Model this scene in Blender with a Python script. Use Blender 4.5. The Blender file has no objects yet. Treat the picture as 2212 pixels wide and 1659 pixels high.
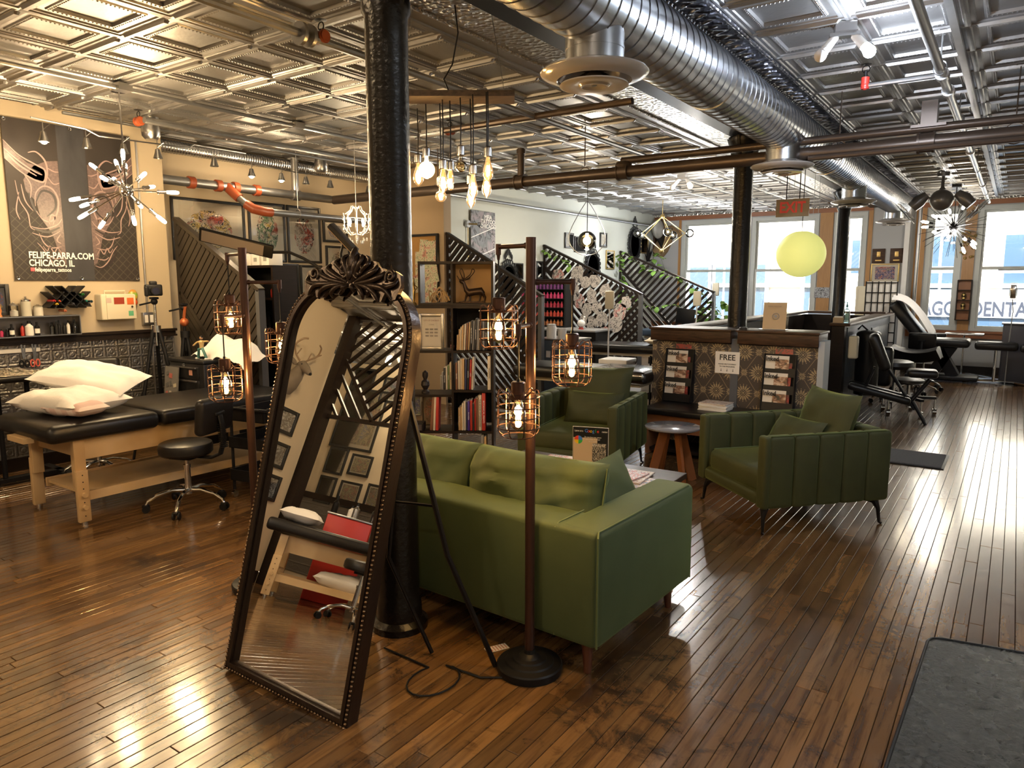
import bpy, math, random
from mathutils import Vector, Matrix, Euler, noise
SC = bpy.context.scene
COL = SC.collection
PI = math.pi
R_ = math.radians
rnd = random.Random(7)

# ------------------------------------------------------------------ camera
CAMH = 1.55
FPX, CX, CY = 1550.0, 1106.0, 829.5
PITCH, YAW = math.atan(217.5 / FPX), R_(34.95)
cd = bpy.data.cameras.new('camera')
cd.sensor_width = 36.0
cd.lens = FPX / 2212 * 36.0
cd.clip_start = 0.05
cd.clip_end = 200
cam = bpy.data.objects.new('camera', cd)
cam.location = (0, 0, CAMH)
cam.rotation_euler = (PI / 2 - PITCH, 0, YAW)
COL.objects.link(cam)
SC.camera = cam

# ------------------------------------------------------------------ view
SC.view_settings.view_transform = 'Standard'
SC.view_settings.look = 'None'
SC.view_settings.gamma = 1
SC.view_settings.use_curve_mapping = False
SC.view_settings.exposure = 1.0
SC.cycles.use_denoising = True

# ------------------------------------------------------------------ sky and sun
w = bpy.data.worlds.new('sky')
SC.world = w
w.use_nodes = True
wn = w.node_tree
wn.nodes.clear()
sky = wn.nodes.new('ShaderNodeTexSky')
sky.sky_type = 'NISHITA'
sky.sun_disc = False
sky.sun_elevation = R_(48)
sky.sun_rotation = R_(200)
bg = wn.nodes.new('ShaderNodeBackground')
bg.inputs[1].default_value = 0.7
wo = wn.nodes.new('ShaderNodeOutputWorld')
wn.links.new(sky.outputs[0], bg.inputs[0])
wn.links.new(bg.outputs[0], wo.inputs[0])
sl = bpy.data.lights.new('sun', 'SUN')
sl.energy = 15
sl.angle = R_(0.6)
sl.color = (1, 0.95, 0.88)
sun = bpy.data.objects.new('sun', sl)
sun.rotation_euler = (R_(46), 0, R_(-18))
sun.location = (0, 10, 8)
COL.objects.link(sun)

# ------------------------------------------------------------------ measuring helper: a pixel's ray meets a real plane
_f = Vector((-math.sin(YAW) * math.cos(PITCH), math.cos(YAW) * math.cos(PITCH), -math.sin(PITCH)))
_r = Vector((math.cos(YAW), math.sin(YAW), 0))
_u = _r.cross(_f)
_c = Vector((0, 0, CAMH))
def at(u, v, x=None, y=None, z=None):
    d = _f + _r * ((u - CX) / FPX) - _u * ((v - CY) / FPX)
    if z is not None: t = (z - _c.z) / d.z
    elif x is not None: t = (x - _c.x) / d.x
    else: t = (y - _c.y) / d.y
    return _c + d * t

# ------------------------------------------------------------------ mesh builder
def basis(d):
    d = d.normalized()
    a = Vector((0, 0, 1)) if abs(d.z) < 0.95 else Vector((1, 0, 0))
    x = d.cross(a).normalized()
    return x, d.cross(x)
def TR(loc=(0, 0, 0), rot=(0, 0, 0), sc=(1, 1, 1)):
    return Matrix.Translation(loc) @ Euler(rot).to_matrix().to_4x4() @ Matrix.Diagonal((*sc, 1))
class MB:
    def __init__(s):
        s.v = []; s.f = []
    def add(s, vs, fs, M=None):
        o = len(s.v)
        s.v += [tuple(M @ Vector(p)) if M else tuple(p) for p in vs]
        s.f += [tuple(i + o for i in f) for f in fs]
        return s
    def box(s, c, d, rot=None, M=None):
        x, y, z = d[0] / 2, d[1] / 2, d[2] / 2
        vs = [(a * x, b * y, e * z) for a in (-1, 1) for b in (-1, 1) for e in (-1, 1)]
        m = TR(c, rot or (0, 0, 0))
        if M: m = M @ m
        return s.add(vs, [(0, 1, 3, 2), (4, 6, 7, 5), (0, 4, 5, 1), (2, 3, 7, 6), (0, 2, 6, 4), (1, 5, 7, 3)], m)
    def b2(s, lo, hi, M=None):
        return s.box([(a + b) / 2 for a, b in zip(lo, hi)], [abs(b - a) for a, b in zip(lo, hi)], None, M)
    def rbox(s, c, d, r=0.02, rot=None, M=None, k=3):
        h = [max(q / 2, 1e-4) for q in d]
        r = min(r, *[q * 0.98 for q in h])
        ax = []
        for q in h:
            t = [-q, -q + r * 0.18, -q + r * 0.5, -q + r, q - r, q - r * 0.5, q - r * 0.18, q] if k > 2 else [-q, -q + r * 0.3, -q + r, q - r, q - r * 0.3, q]
            ax.append(t)
        vs = []; fs = []; idx = {}
        def P(p):
            key = tuple(round(a, 6) for a in p)
            if key not in idx:
                inn = [max(-q + r, min(q - r, a)) for a, q in zip(p, h)]
                dv = Vector([a - b for a, b in zip(p, inn)])
                if dv.length > 1e-9: dv = dv.normalized() * r
                idx[key] = len(vs); vs.append(tuple(a + b for a, b in zip(inn, dv)))
            return idx[key]
        for a in range(3):
            b, e = (a + 1) % 3, (a + 2) % 3
            for sg in (-1, 1):
                for i in range(len(ax[b]) - 1):
                    for j in range(len(ax[e]) - 1):
                        q = []
                        for (ii, jj) in ((i, j), (i + 1, j), (i + 1, j + 1), (i, j + 1)):
                            p = [0, 0, 0]; p[a] = sg * h[a]; p[b] = ax[b][ii]; p[e] = ax[e][jj]; q.append(P(p))
                        if sg < 0: q.reverse()
                        fs.append(q)
        m = TR(c, rot or (0, 0, 0))
        if M: m = M @ m
        return s.add(vs, fs, m)
    def cyl(s, a, b, r, r2=None, n=12, caps=True, M=None):
        a = Vector(a); b = Vector(b); r2 = r if r2 is None else r2
        x, y = basis(b - a)
        vs = []
        for p, q in ((a, r), (b, r2)):
            for i in range(n):
                t = 2 * PI * i / n
                vs.append(p + x * (q * math.cos(t)) + y * (q * math.sin(t)))
        fs = [(i, (i + 1) % n, n + (i + 1) % n, n + i) for i in range(n)]
        if caps: fs += [tuple(range(n))[::-1], tuple(range(n, 2 * n))]
        return s.add(vs, fs, M)
    def tube(s, pts, r, n=8, closed=False, M=None, radii=None, flat=1.0):
        P = [Vector(p) for p in pts]; k = len(P); vs = []; px = None
        for i in range(k):
            if closed: d = P[(i + 1) % k] - P[i - 1]
            else: d = P[min(i + 1, k - 1)] - P[max(i - 1, 0)]
            if d.length < 1e-9: d = Vector((0, 0, 1))
            d.normalize()
            if px is None: px, _y = basis(d)
            px = (px - d * px.dot(d))
            if px.length < 1e-6: px, _y = basis(d)
            px.normalize(); py = d.cross(px)
            rr = radii[i] if radii else r
            for j in range(n):
                t = 2 * PI * j / n
                vs.append(P[i] + px * (rr * math.cos(t)) + py * (rr * math.sin(t) * flat))
        fs = []
        for i in range(k if closed else k - 1):
            for j in range(n):
                a0 = i * n + j; a1 = i * n + (j + 1) % n; b0 = ((i + 1) % k) * n + j; b1 = ((i + 1) % k) * n + (j + 1) % n
                fs.append((a0, a1, b1, b0))
        if not closed: fs += [tuple(range(n))[::-1], tuple(range((k - 1) * n, k * n))]
        return s.add(vs, fs, M)
    def lathe(s, prof, c=(0, 0, 0), n=20, M=None, arc=2 * PI):
        vs = []; fs = []; k = len(prof)
        full = arc > 6.28; m = n if full else n + 1
        for j in range(m):
            t = arc * j / n
            for (r, z) in prof: vs.append((c[0] + r * math.cos(t), c[1] + r * math.sin(t), c[2] + z))
        for j in range(n):
            for i in range(k - 1):
                a = j * k + i; b = ((j + 1) % m) * k + i
                fs.append((a, b, b + 1, a + 1))
        if full:
            if prof[0][0] > 1e-5: fs.append(tuple(j * k for j in range(n))[::-1])
            if prof[-1][0] > 1e-5: fs.append(tuple(j * k + k - 1 for j in range(n)))
        return s.add(vs, fs, M)
    def sph(s, c, r, sc=(1, 1, 1), n=14, M=None, rot=None):
        k = max(4, n // 2)
        prof = [(max(1e-6, r * math.sin(PI * i / k)), -r * math.cos(PI * i / k)) for i in range(k + 1)]
        m = TR(c, rot or (0, 0, 0), sc)
        return s.lathe(prof, n=n, M=M @ m if M else m)
    def torus(s, c, R, r, rot=(0, 0, 0), n=24, m=6, sc=(1, 1), M=None):
        pts = [(R * math.cos(2 * PI * i / n) * sc[0], R * math.sin(2 * PI * i / n) * sc[1], 0) for i in range(n)]
        mm = TR(c, rot)
        return s.tube(pts, r, m, True, M @ mm if M else mm)
    def prism(s, poly, h, M=None):
        n = len(poly)
        vs = [(p[0], p[1], 0) for p in poly] + [(p[0], p[1], h) for p in poly]
        fs = [tuple(range(n))[::-1], tuple(range(n, 2 * n))] + [(i, (i + 1) % n, n + (i + 1) % n, n + i) for i in range(n)]
        return s.add(vs, fs, M)
    def pillow(s, c, d, rot=(0, 0, 0), n=14, seed=0, wr=0.06, pinch=0.12, M=None, p=2.6):
        vs = []; idx = {}; fs = []
        W, D, H = d[0] / 2, d[1] / 2, d[2] / 2
        for sd in (1, -1):
            for i in range(n + 1):
                for j in range(n + 1):
                    u = -1 + 2 * i / n; v = -1 + 2 * j / n
                    edge = i in (0, n) or j in (0, n)
                    key = (i, j) if edge else (i, j, sd)
                    if key in idx: continue
                    f = ((1 - abs(u) ** p) * (1 - abs(v) ** p)) ** 0.5 if not edge else 0
                    pu = u * (1 - pinch * (1 - v * v) * abs(u)); pv = v * (1 - pinch * (1 - u * u) * abs(v))
                    ns = noise.noise(Vector((u * 2.1 + seed, v * 2.1, seed * 3.1 + sd))) + 0.5 * noise.noise(Vector((u * 5 + seed, v * 5, sd)))
                    idx[key] = len(vs)
                    vs.append((pu * W, pv * D, sd * H * f * (1 + ns * wr * 4) + ns * wr * 0.15 * min(W, D)))
        g = lambda i, j, sd: idx[(i, j)] if (i in (0, n) or j in (0, n)) else idx[(i, j, sd)]
        for sd in (1, -1):
            for i in range(n):
                for j in range(n):
                    q = (g(i, j, sd), g(i + 1, j, sd), g(i + 1, j + 1, sd), g(i, j + 1, sd))
                    fs.append(q if sd > 0 else q[::-1])
        m = TR(c, rot)
        return s.add(vs, fs, M @ m if M else m)
    def sheet(s, fn, nu, nv, th=0.0, M=None):
        vs = []; fs = []
        for i in range(nu + 1):
            for j in range(nv + 1): vs.append(Vector(fn(i / nu, j / nv)))
        k = nv + 1
        for i in range(nu):
            for j in range(nv): fs.append((i * k + j, (i + 1) * k + j, (i + 1) * k + j + 1, i * k + j + 1))
        if th:
            N = len(vs); nr = [Vector((0, 0, 0)) for _ in vs]
            for f in fs:
                q = (vs[f[1]] - vs[f[0]]).cross(vs[f[3]] - vs[f[0]])
                for i in f: nr[i] += q
            bt = [v - (q.normalized() if q.length > 0 else Vector((0, 0, 1))) * th for v, q in zip(vs, nr)]
            fs += [tuple(i + N for i in f)[::-1] for f in list(fs)]
            rim = [i * k for i in range(nu + 1)] + [nu * k + j for j in range(1, k)] + [i * k + nv for i in range(nu - 1, -1, -1)] + [j for j in range(nv - 1, 0, -1)]
            for a, b in zip(rim, rim[1:] + rim[:1]): fs.append((b, a, a + N, b + N))
            vs += bt
        return s.add(vs, fs, M)
    def mesh(s, name, mat=None, ang=35):
        me = bpy.data.meshes.new(name)
        me.from_pydata(s.v, [], s.f)
        if mat: me.materials.append(mat)
        if ang:
            me.polygons.foreach_set('use_smooth', [True] * len(me.polygons))
            me.set_sharp_from_angle(angle=R_(ang))
        me.update()
        return me

def link(name, me, parent=None, loc=None, rz=None):
    o = bpy.data.objects.new(name, me)
    COL.objects.link(o)
    if parent: o.parent = parent
    if loc is not None: o.location = loc
    if rz is not None: o.rotation_euler = (0, 0, rz)
    return o
def part(name, mb, mat, parent, ang=35, label=None):
    o = link(name, mb.mesh(name, mat, ang), parent)
    if label: o['label'] = label
    return o
def tag(o, label, cat, group=None, kind=None):
    if label: o['label'] = label
    if cat: o['category'] = cat
    if group: o['group'] = group
    if kind: o['kind'] = kind
    return o
def thing(name, label, cat, loc=(0, 0, 0), rz=0, group=None):
    return tag(link(name, None, None, loc, rz), label, cat, group)
def solo(name, mb, mat, label, cat, loc=(0, 0, 0), rz=0, group=None, ang=35):
    return tag(link(name, mb.mesh(name, mat, ang), None, loc, rz), label, cat, group)
def struct(name, mb, mat, parent=None, ang=35):
    o = link(name, mb.mesh(name, mat, ang), parent)
    if not parent: o['kind'] = 'structure'
    return o
def kids(o): return [c for c in COL.objects if c.parent == o]
_kid = {}
def dup(root, label, loc, rz=None, group=None):
    r = root.copy(); COL.objects.link(r); r.location = loc
    if rz is not None: r.rotation_euler = (0, 0, rz)
    r['label'] = label
    if group: r['group'] = group
    if root not in _kid:
        _kid[root] = [(c, kids(c)) for c in kids(root)]
    for ch, gs in _kid[root]:
        c = ch.copy(); COL.objects.link(c); c.parent = r
        for g in gs:
            d = g.copy(); COL.objects.link(d); d.parent = c
    return r

# ------------------------------------------------------------------ materials
class X:                                                     # a node socket with arithmetic
    def __init__(s, nt, k): s.nt = nt; s.k = k
    def _m(s, op, *a):
        n = s.nt.nodes.new('ShaderNodeMath'); n.operation = op
        for i, q in enumerate((s,) + a):
            if isinstance(q, X): s.nt.links.new(q.k, n.inputs[i])
            else: n.inputs[i].default_value = q
        return X(s.nt, n.outputs[0])
    def __add__(s, o): return s._m('ADD', o)
    def __sub__(s, o): return s._m('SUBTRACT', o)
    def __mul__(s, o): return s._m('MULTIPLY', o)
    def __truediv__(s, o): return s._m('DIVIDE', o)
    def __pow__(s, o): return s._m('POWER', o)
    def lt(s, o): return s._m('LESS_THAN', o)
    def gt(s, o): return s._m('GREATER_THAN', o)
    def abs(s): return s._m('ABSOLUTE')
    def fr(s): return s._m('FRACT')
    def fl(s): return s._m('FLOOR')
    def sin(s): return s._m('SINE')
    def cos(s): return s._m('COSINE')
    def sqrt(s): return s._m('SQRT')
    def mx(s, o): return s._m('MAXIMUM', o)
    def mn(s, o): return s._m('MINIMUM', o)
    def inv(s): return X(s.nt, s.k) * -1.0 + 1.0
    def atan2(s, o): return s._m('ARCTAN2', o)
    def pp(s, o): return s._m('PINGPONG', o)
class Mt:
    def __init__(s, name, col=(0.5, 0.5, 0.5), rough=0.5, metal=0.0, **kw):
        s.m = bpy.data.materials.new(name); s.m.use_nodes = True
        s.nt = s.m.node_tree; s.b = s.nt.nodes['Principled BSDF']
        s.b.inputs['Base Color'].default_value = (*col, 1)
        s.b.inputs['Roughness'].default_value = rough
        s.b.inputs['Metallic'].default_value = metal
        for k, v in kw.items(): s.b.inputs[k].default_value = v
    def coord(s, kind='Object', sc=(1, 1, 1), rot=(0, 0, 0)):
        t = s.nt.nodes.new('ShaderNodeTexCoord'); mp = s.nt.nodes.new('ShaderNodeMapping')
        s.nt.links.new(t.outputs[kind], mp.inputs[0]); mp.inputs['Scale'].default_value = sc; mp.inputs['Rotation'].default_value = rot
        return mp.outputs[0]
    def xyz(s, kind='Object', sc=(1, 1, 1)):
        n = s.nt.nodes.new('ShaderNodeSeparateXYZ'); s.nt.links.new(s.coord(kind, sc), n.inputs[0])
        return [X(s.nt, o) for o in n.outputs]
    def noise(s, scale, detail=3, vec=None, dist=0, rough=0.5):
        n = s.nt.nodes.new('ShaderNodeTexNoise'); n.inputs['Scale'].default_value = scale; n.inputs['Detail'].default_value = detail
        n.inputs['Distortion'].default_value = dist; n.inputs['Roughness'].default_value = rough
        s.nt.links.new(vec or s.coord(), n.inputs['Vector']); return X(s.nt, n.outputs[0])
    def voro(s, scale, vec=None, out=0, feat='F1'):
        n = s.nt.nodes.new('ShaderNodeTexVoronoi'); n.feature = feat; n.inputs['Scale'].default_value = scale
        s.nt.links.new(vec or s.coord(), n.inputs['Vector']); return X(s.nt, n.outputs[out])
    def wave(s, scale, dist=0, vec=None, det=2, dsc=1):
        n = s.nt.nodes.new('ShaderNodeTexWave'); n.inputs['Scale'].default_value = scale; n.inputs['Distortion'].default_value = dist
        n.inputs['Detail'].default_value = det; n.inputs['Detail Scale'].default_value = dsc
        s.nt.links.new(vec or s.coord(), n.inputs['Vector']); return X(s.nt, n.outputs['Fac'])
    def ramp(s, fac, stops):
        n = s.nt.nodes.new('ShaderNodeValToRGB'); cr = n.color_ramp
        while len(cr.elements) < len(stops): cr.elements.new(0.5)
        for e, (p, c) in zip(cr.elements, stops): e.position = p; e.color = (*c, 1)
        s.nt.links.new(fac.k, n.inputs[0]); return n.outputs[0]
    def mix(s, fac, a, b):
        n = s.nt.nodes.new('ShaderNodeMix'); n.data_type = 'RGBA'
        for q, sk in ((fac, n.inputs[0]), (a, n.inputs[6]), (b, n.inputs[7])):
            if isinstance(q, X): s.nt.links.new(q.k, sk)
            elif isinstance(q, (int, float)): sk.default_value = q
            elif isinstance(q, tuple): sk.default_value = (*q, 1)
            else: s.nt.links.new(q, sk)
        return n.outputs[2]
    def col(s, c): s.nt.links.new(c.k if isinstance(c, X) else c, s.b.inputs['Base Color']); return s
    def rough(s, fac, lo, hi):
        q = fac * (hi - lo) + lo; s.nt.links.new(q.k, s.b.inputs['Roughness']); return s
    def bump(s, h, st=0.3, dist=0.01):
        n = s.nt.nodes.new('ShaderNodeBump'); n.inputs['Strength'].default_value = st; n.inputs['Distance'].default_value = dist
        s.nt.links.new(h.k, n.inputs['Height']); s.nt.links.new(n.outputs[0], s.b.inputs['Normal']); return s
    def rand(s):
        n = s.nt.nodes.new('ShaderNodeObjectInfo'); g = s.nt.nodes.new('ShaderNodeNewGeometry')
        return (X(s.nt, n.outputs['Random']) + X(s.nt, g.outputs['Random Per Island'])).fr()
def mottled(name, c1, c2, scale=4, rough=0.5, metal=0, bump=0.0, bs=60, **kw):
    t = Mt(name, c1, rough, metal, **kw)
    t.col(t.mix(t.noise(scale, 4), c1, c2))
    if bump: t.bump(t.noise(bs, 3), bump, 0.004)
    return t.m
def plain(name, c, rough=0.5, metal=0, **kw): return Mt(name, c, rough, metal, **kw).m
def emit(name, c, st, base=None):
    t = Mt(name, base or c, 0.4)
    t.b.inputs['Emission Color'].default_value = (*c, 1); t.b.inputs['Emission Strength'].default_value = st
    return t.m
def glass(name, tint=(1, 1, 1), gl=0.12, rough=0.02, fr=1.45):
    m = bpy.data.materials.new(name); m.use_nodes = True; nt = m.node_tree; nt.nodes.clear()
    tr = nt.nodes.new('ShaderNodeBsdfTransparent'); tr.inputs[0].default_value = (*tint, 1)
    g = nt.nodes.new('ShaderNodeBsdfGlossy'); g.inputs['Roughness'].default_value = rough
    f = nt.nodes.new('ShaderNodeFresnel'); f.inputs[0].default_value = fr
    a = nt.nodes.new('ShaderNodeMath'); a.operation = 'ADD'; a.inputs[1].default_value = gl; nt.links.new(f.outputs[0], a.inputs[0])
    mx = nt.nodes.new('ShaderNodeMixShader'); nt.links.new(a.outputs[0], mx.inputs[0]); nt.links.new(tr.outputs[0], mx.inputs[1]); nt.links.new(g.outputs[0], mx.inputs[2])
    o = nt.nodes.new('ShaderNodeOutputMaterial'); nt.links.new(mx.outputs[0], o.inputs[0])
    return m
def lamp(parent, loc, watts, color=(1, 0.62, 0.28), r=0.03, name='bulb_light', kind='POINT'):
    l = bpy.data.lights.new(name, kind); l.energy = watts; l.color = color; l.shadow_soft_size = r
    o = bpy.data.objects.new(name, l); o.location = loc; COL.objects.link(o)
    if parent: o.parent = parent
    return o
_fonts = {}
def text(name, s, size, mat, parent, loc, rot, align='CENTER', ext=0.0008, sx=1.0, bold=0.0):
    c = bpy.data.curves.new(name, 'FONT'); c.body = s; c.size = size; c.extrude = ext; c.align_x = align; c.align_y = 'CENTER'; c.offset = bold; c.resolution_u = 3
    o = bpy.data.objects.new(name, c); COL.objects.link(o)
    me = bpy.data.meshes.new_from_object(o); bpy.data.objects.remove(o); me.name = name
    me.materials.clear(); me.materials.append(mat)
    q = link(name, me, parent, loc); q.rotation_euler = rot; q.scale = (sx, 1, 1)
    return q
def arc(c, r, a0, a1, n=8, plane='xz'):
    out = []
    for i in range(n + 1):
        t = a0 + (a1 - a0) * i / n; p, q = r * math.cos(t), r * math.sin(t)
        out.append((c[0] + p, c[1], c[2] + q) if plane == 'xz' else ((c[0], c[1] + p, c[2] + q) if plane == 'yz' else (c[0] + p, c[1] + q, c[2])))
    return out

ORD = ('first', 'second', 'third', 'fourth', 'fifth', 'sixth', 'seventh', 'eighth', 'ninth', 'tenth', 'eleventh', 'twelfth', 'thirteenth', 'fourteenth', 'fifteenth', 'sixteenth', 'seventeenth', 'eighteenth', 'nineteenth', 'twentieth')
def smooth(P, n=5):
    P = [Vector(p) for p in P]; out = []
    for i in range(len(P) - 1):
        p0, p1, p2, p3 = P[max(i - 1, 0)], P[i], P[i + 1], P[min(i + 2, len(P) - 1)]
        for k in range(n):
            t_ = k / n; out.append(.5 * ((2 * p1) + (p2 - p0) * t_ + (2 * p0 - 5 * p1 + 4 * p2 - p3) * t_ * t_ + (3 * p1 - p0 - 3 * p2 + p3) * t_ ** 3))
    return out + [P[-1]]
WARM = (1.0, 0.66, 0.3)
m_black = plain('black_metal', (0.007, 0.006, 0.006), 0.42, 0, **{'Specular IOR Level': .22})
m_bpaint = plain('black_paint', (0.009, 0.009, 0.011), 0.4, **{'Specular IOR Level': .22})
m_bplas = plain('black_plastic', (0.008, 0.008, 0.009), 0.45, 0, **{'Specular IOR Level': .22})
m_leather = Mt('black_leather', (0.009, 0.008, 0.008), 0.36, 0, **{'Specular IOR Level': .4}); m_leather.bump(m_leather.noise(220, 3), 0.15, 0.002); m_leather = m_leather.m
m_chrome = plain('chrome', (0.75, 0.75, 0.76), 0.09, 1)
m_steel = mottled('steel', (0.5, 0.5, 0.5), (0.36, 0.36, 0.37), 9, 0.28, 1)
m_bronze = plain('bronze_pipe', (0.085, 0.045, 0.035), 0.3, 0.75)
m_white = plain('white_plastic', (0.75, 0.73, 0.7), 0.5)
m_cream = plain('cream_plastic', (0.62, 0.56, 0.42), 0.5)
m_cloth = Mt('white_cloth', (0.78, 0.76, 0.74), 0.85); m_cloth.bump(m_cloth.noise(18, 4), 0.25, 0.01); m_cloth = m_cloth.m
m_paper = plain('paper', (0.74, 0.71, 0.66), 0.8)
m_red = plain('red_paint', (0.45, 0.03, 0.02), 0.35)
m_pine = Mt('pine_wood', (0.6, 0.42, 0.22), 0.5); m_pine.col(m_pine.ramp(m_pine.wave(3, 5, m_pine.coord('Object', (8, 1, 1)), 3), [(0, (0.62, 0.44, 0.24)), (1, (0.5, 0.33, 0.16))])); m_pine = m_pine.m
m_dwood = Mt('dark_wood', (0.05, 0.025, 0.012), 0.4, **{'Specular IOR Level': .22}); m_dwood.col(m_dwood.ramp(m_dwood.noise(6, 5, m_dwood.coord('Object', (1, 9, 9)), 1), [(0.3, (0.022, 0.012, 0.008)), (0.7, (0.075, 0.036, 0.018))])); m_dwood = m_dwood.m
m_bwood = Mt('black_brown_wood', (0.02, 0.013, 0.01), 0.42, **{'Specular IOR Level': .22}); m_bwood.col(m_bwood.mix(m_bwood.noise(5, 5, m_bwood.coord('Object', (2, 2, 12))), (0.009, 0.006, 0.005), (0.022, 0.014, 0.01))); m_bwood = m_bwood.m
m_mwood = mottled('walnut_wood', (0.3, 0.12, 0.045), (0.2, 0.075, 0.03), 12, 0.4)
def glow_glass(name, tint, c, st):
    m = glass(name, tint, .08); nt = m.node_tree; o = [n for n in nt.nodes if n.type == 'OUTPUT_MATERIAL'][0]; s0 = o.inputs[0].links[0].from_socket
    e = nt.nodes.new('ShaderNodeEmission'); e.inputs[0].default_value = (*c, 1); e.inputs[1].default_value = st
    a = nt.nodes.new('ShaderNodeAddShader'); nt.links.new(s0, a.inputs[0]); nt.links.new(e.outputs[0], a.inputs[1]); nt.links.new(a.outputs[0], o.inputs[0]); return m
m_glow = glow_glass('lit_amber_bulb', (1, .86, .6), (1, .5, .16), .35)
m_glow2 = glow_glass('bright_amber_bulb', (1, .9, .7), (1, .72, .35), 2.2)
m_glass = glass('clear_glass', (0.97, 0.98, 0.97), 0.06)
m_amber = glass('amber_glass', (1.0, 0.86, 0.6), 0.08)
m_fil = emit('filament', (1.0, 0.68, 0.3), 50)
m_filw = emit('white_bulb_glow', (1.0, 0.86, 0.62), 22)
m_gold = plain('aged_brass', (0.5, 0.36, 0.14), 0.35, 0.9)
# ================================================================== STRUCTURE
XL, XF, XP, XR = -6.73, -7.15, -6.5, 2.6          # banner wall, framed-art wall, pale wall, right wall
YB, YF, ZC = -3.3, 14.67, 3.0
# ---- floor
t = Mt('floor_boards', (0.1, 0.05, 0.02), 0.2)
rd = t.rand()
n4 = t.nt.nodes.new('ShaderNodeTexNoise'); n4.noise_dimensions = '4D'; n4.inputs['Scale'].default_value = 3.2; n4.inputs['Detail'].default_value = 6; n4.inputs['Roughness'].default_value = 0.62
t.nt.links.new(t.coord('Object', (9, 0.7, 1)), n4.inputs['Vector']); t.nt.links.new((rd * 60.0).k, n4.inputs['W'])
gr = X(t.nt, n4.outputs[0])
geo = t.nt.nodes.new('ShaderNodeNewGeometry')
wv = geo.outputs['Position']
big = t.noise(1.1, 5, wv)
dirt = t.noise(7, 7, wv, 0.6, 0.7)
base = t.ramp(rd, [(0.0, (0.1, 0.053, 0.02)), (0.35, (0.155, 0.082, 0.03)), (0.7, (0.21, 0.112, 0.04)), (1.0, (0.13, 0.066, 0.025))])
c1 = t.mix(t.ramp(gr, [(0.35, (0.75, 0.75, 0.75)), (0.55, (0, 0, 0))]), base, (0.045, 0.02, 0.009))
c2 = t.mix(t.ramp(dirt * 0.6 + big * 0.4, [(0.52, (0, 0, 0)), (0.63, (0.92, 0.92, 0.92))]), c1, (0.022, 0.012, 0.008))
t.col(c2)
t.rough(t.noise(14, 5, wv), 0.13, 0.31)
t.bump(gr * 0.9 + t.noise(5, 2, t.coord('Object', (3, .6, 1))) * .5, 0.28, 0.004)
t.b.inputs['Coat Weight'].default_value = 0.5; t.b.inputs['Coat Roughness'].default_value = 0.11
m_floor = t.m
m_gap = plain('floor_gap', (0.01, 0.006, 0.004), 0.8)
fl = struct('floor', MB().b2((XF - .2, YB - .2, -.12), (XR + .2, YF + .2, -.012)), m_gap)
rows = []
pw = 0.0585
i = 0
x = XF - .05
while x < XR:
    y = YB - rnd.random() * 1.2
    while y < YF + .1:
        L = rnd.choice((0.6, 0.9, 1.2, 1.5, 1.8))
        rows.append((x, y, L)); y += L
    x += pw
def depth_px(p):
    d = Vector(p) - _c; wz = d.dot(_f)
    if wz < 0.3: return None
    return CX + FPX * d.dot(_r) / wz, CY - FPX * d.dot(_u) / wz, wz
def shown(p, m=60):
    q = depth_px(p)
    return q and -m < q[0] < 2212 + m and -m < q[1] < 1659 + m
sc_ = []
for k, (x, y, L) in enumerate(rows):
    q = depth_px((x, y + L / 2, 0))
    sc_.append(((L / q[2] ** 2.2) if (q and shown((x, y + L / 2, 0))) else 0, k))
top = set(k for s_, k in sorted(sc_, reverse=True)[:300])
def plank_mb(L, mb=None, o=(0, 0, 0)):
    mb = mb or MB(); g = 0.0011; b = 0.0017; X0, X1, Y0, Y1 = o[0] + g, o[0] + pw - g, o[1] + g, o[1] + L - g
    h = o[2]
    vs = [(X0, Y0, -.013), (X1, Y0, -.013), (X1, Y1, -.013), (X0, Y1, -.013), (X0, Y0, h - b), (X1, Y0, h - b), (X1, Y1, h - b), (X0, Y1, h - b),
          (X0 + b, Y0 + b, h), (X1 - b, Y0 + b, h), (X1 - b, Y1 - b, h), (X0 + b, Y1 - b, h)]
    return mb.add(vs, [(0, 1, 5, 4), (1, 2, 6, 5), (2, 3, 7, 6), (3, 0, 4, 7), (4, 5, 9, 8), (5, 6, 10, 9), (6, 7, 11, 10), (7, 4, 8, 11), (8, 9, 10, 11)])
pm = {L: plank_mb(L).mesh('plank', m_floor, 0) for L in (0.6, 0.9, 1.2, 1.5, 1.8)}
rest = MB()
for k, (x, y, L) in enumerate(rows):
    dz = rnd.uniform(-0.0012, 0.0)
    if k in top: link('plank', pm[L], fl, (x, y, dz)).rotation_euler = (0, rnd.uniform(-.004, .004), 0)
    else: plank_mb(L, rest, (x, y, dz))
o = part('planks_far', rest, m_floor, fl, 0); o['kind'] = 'stuff'

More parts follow.
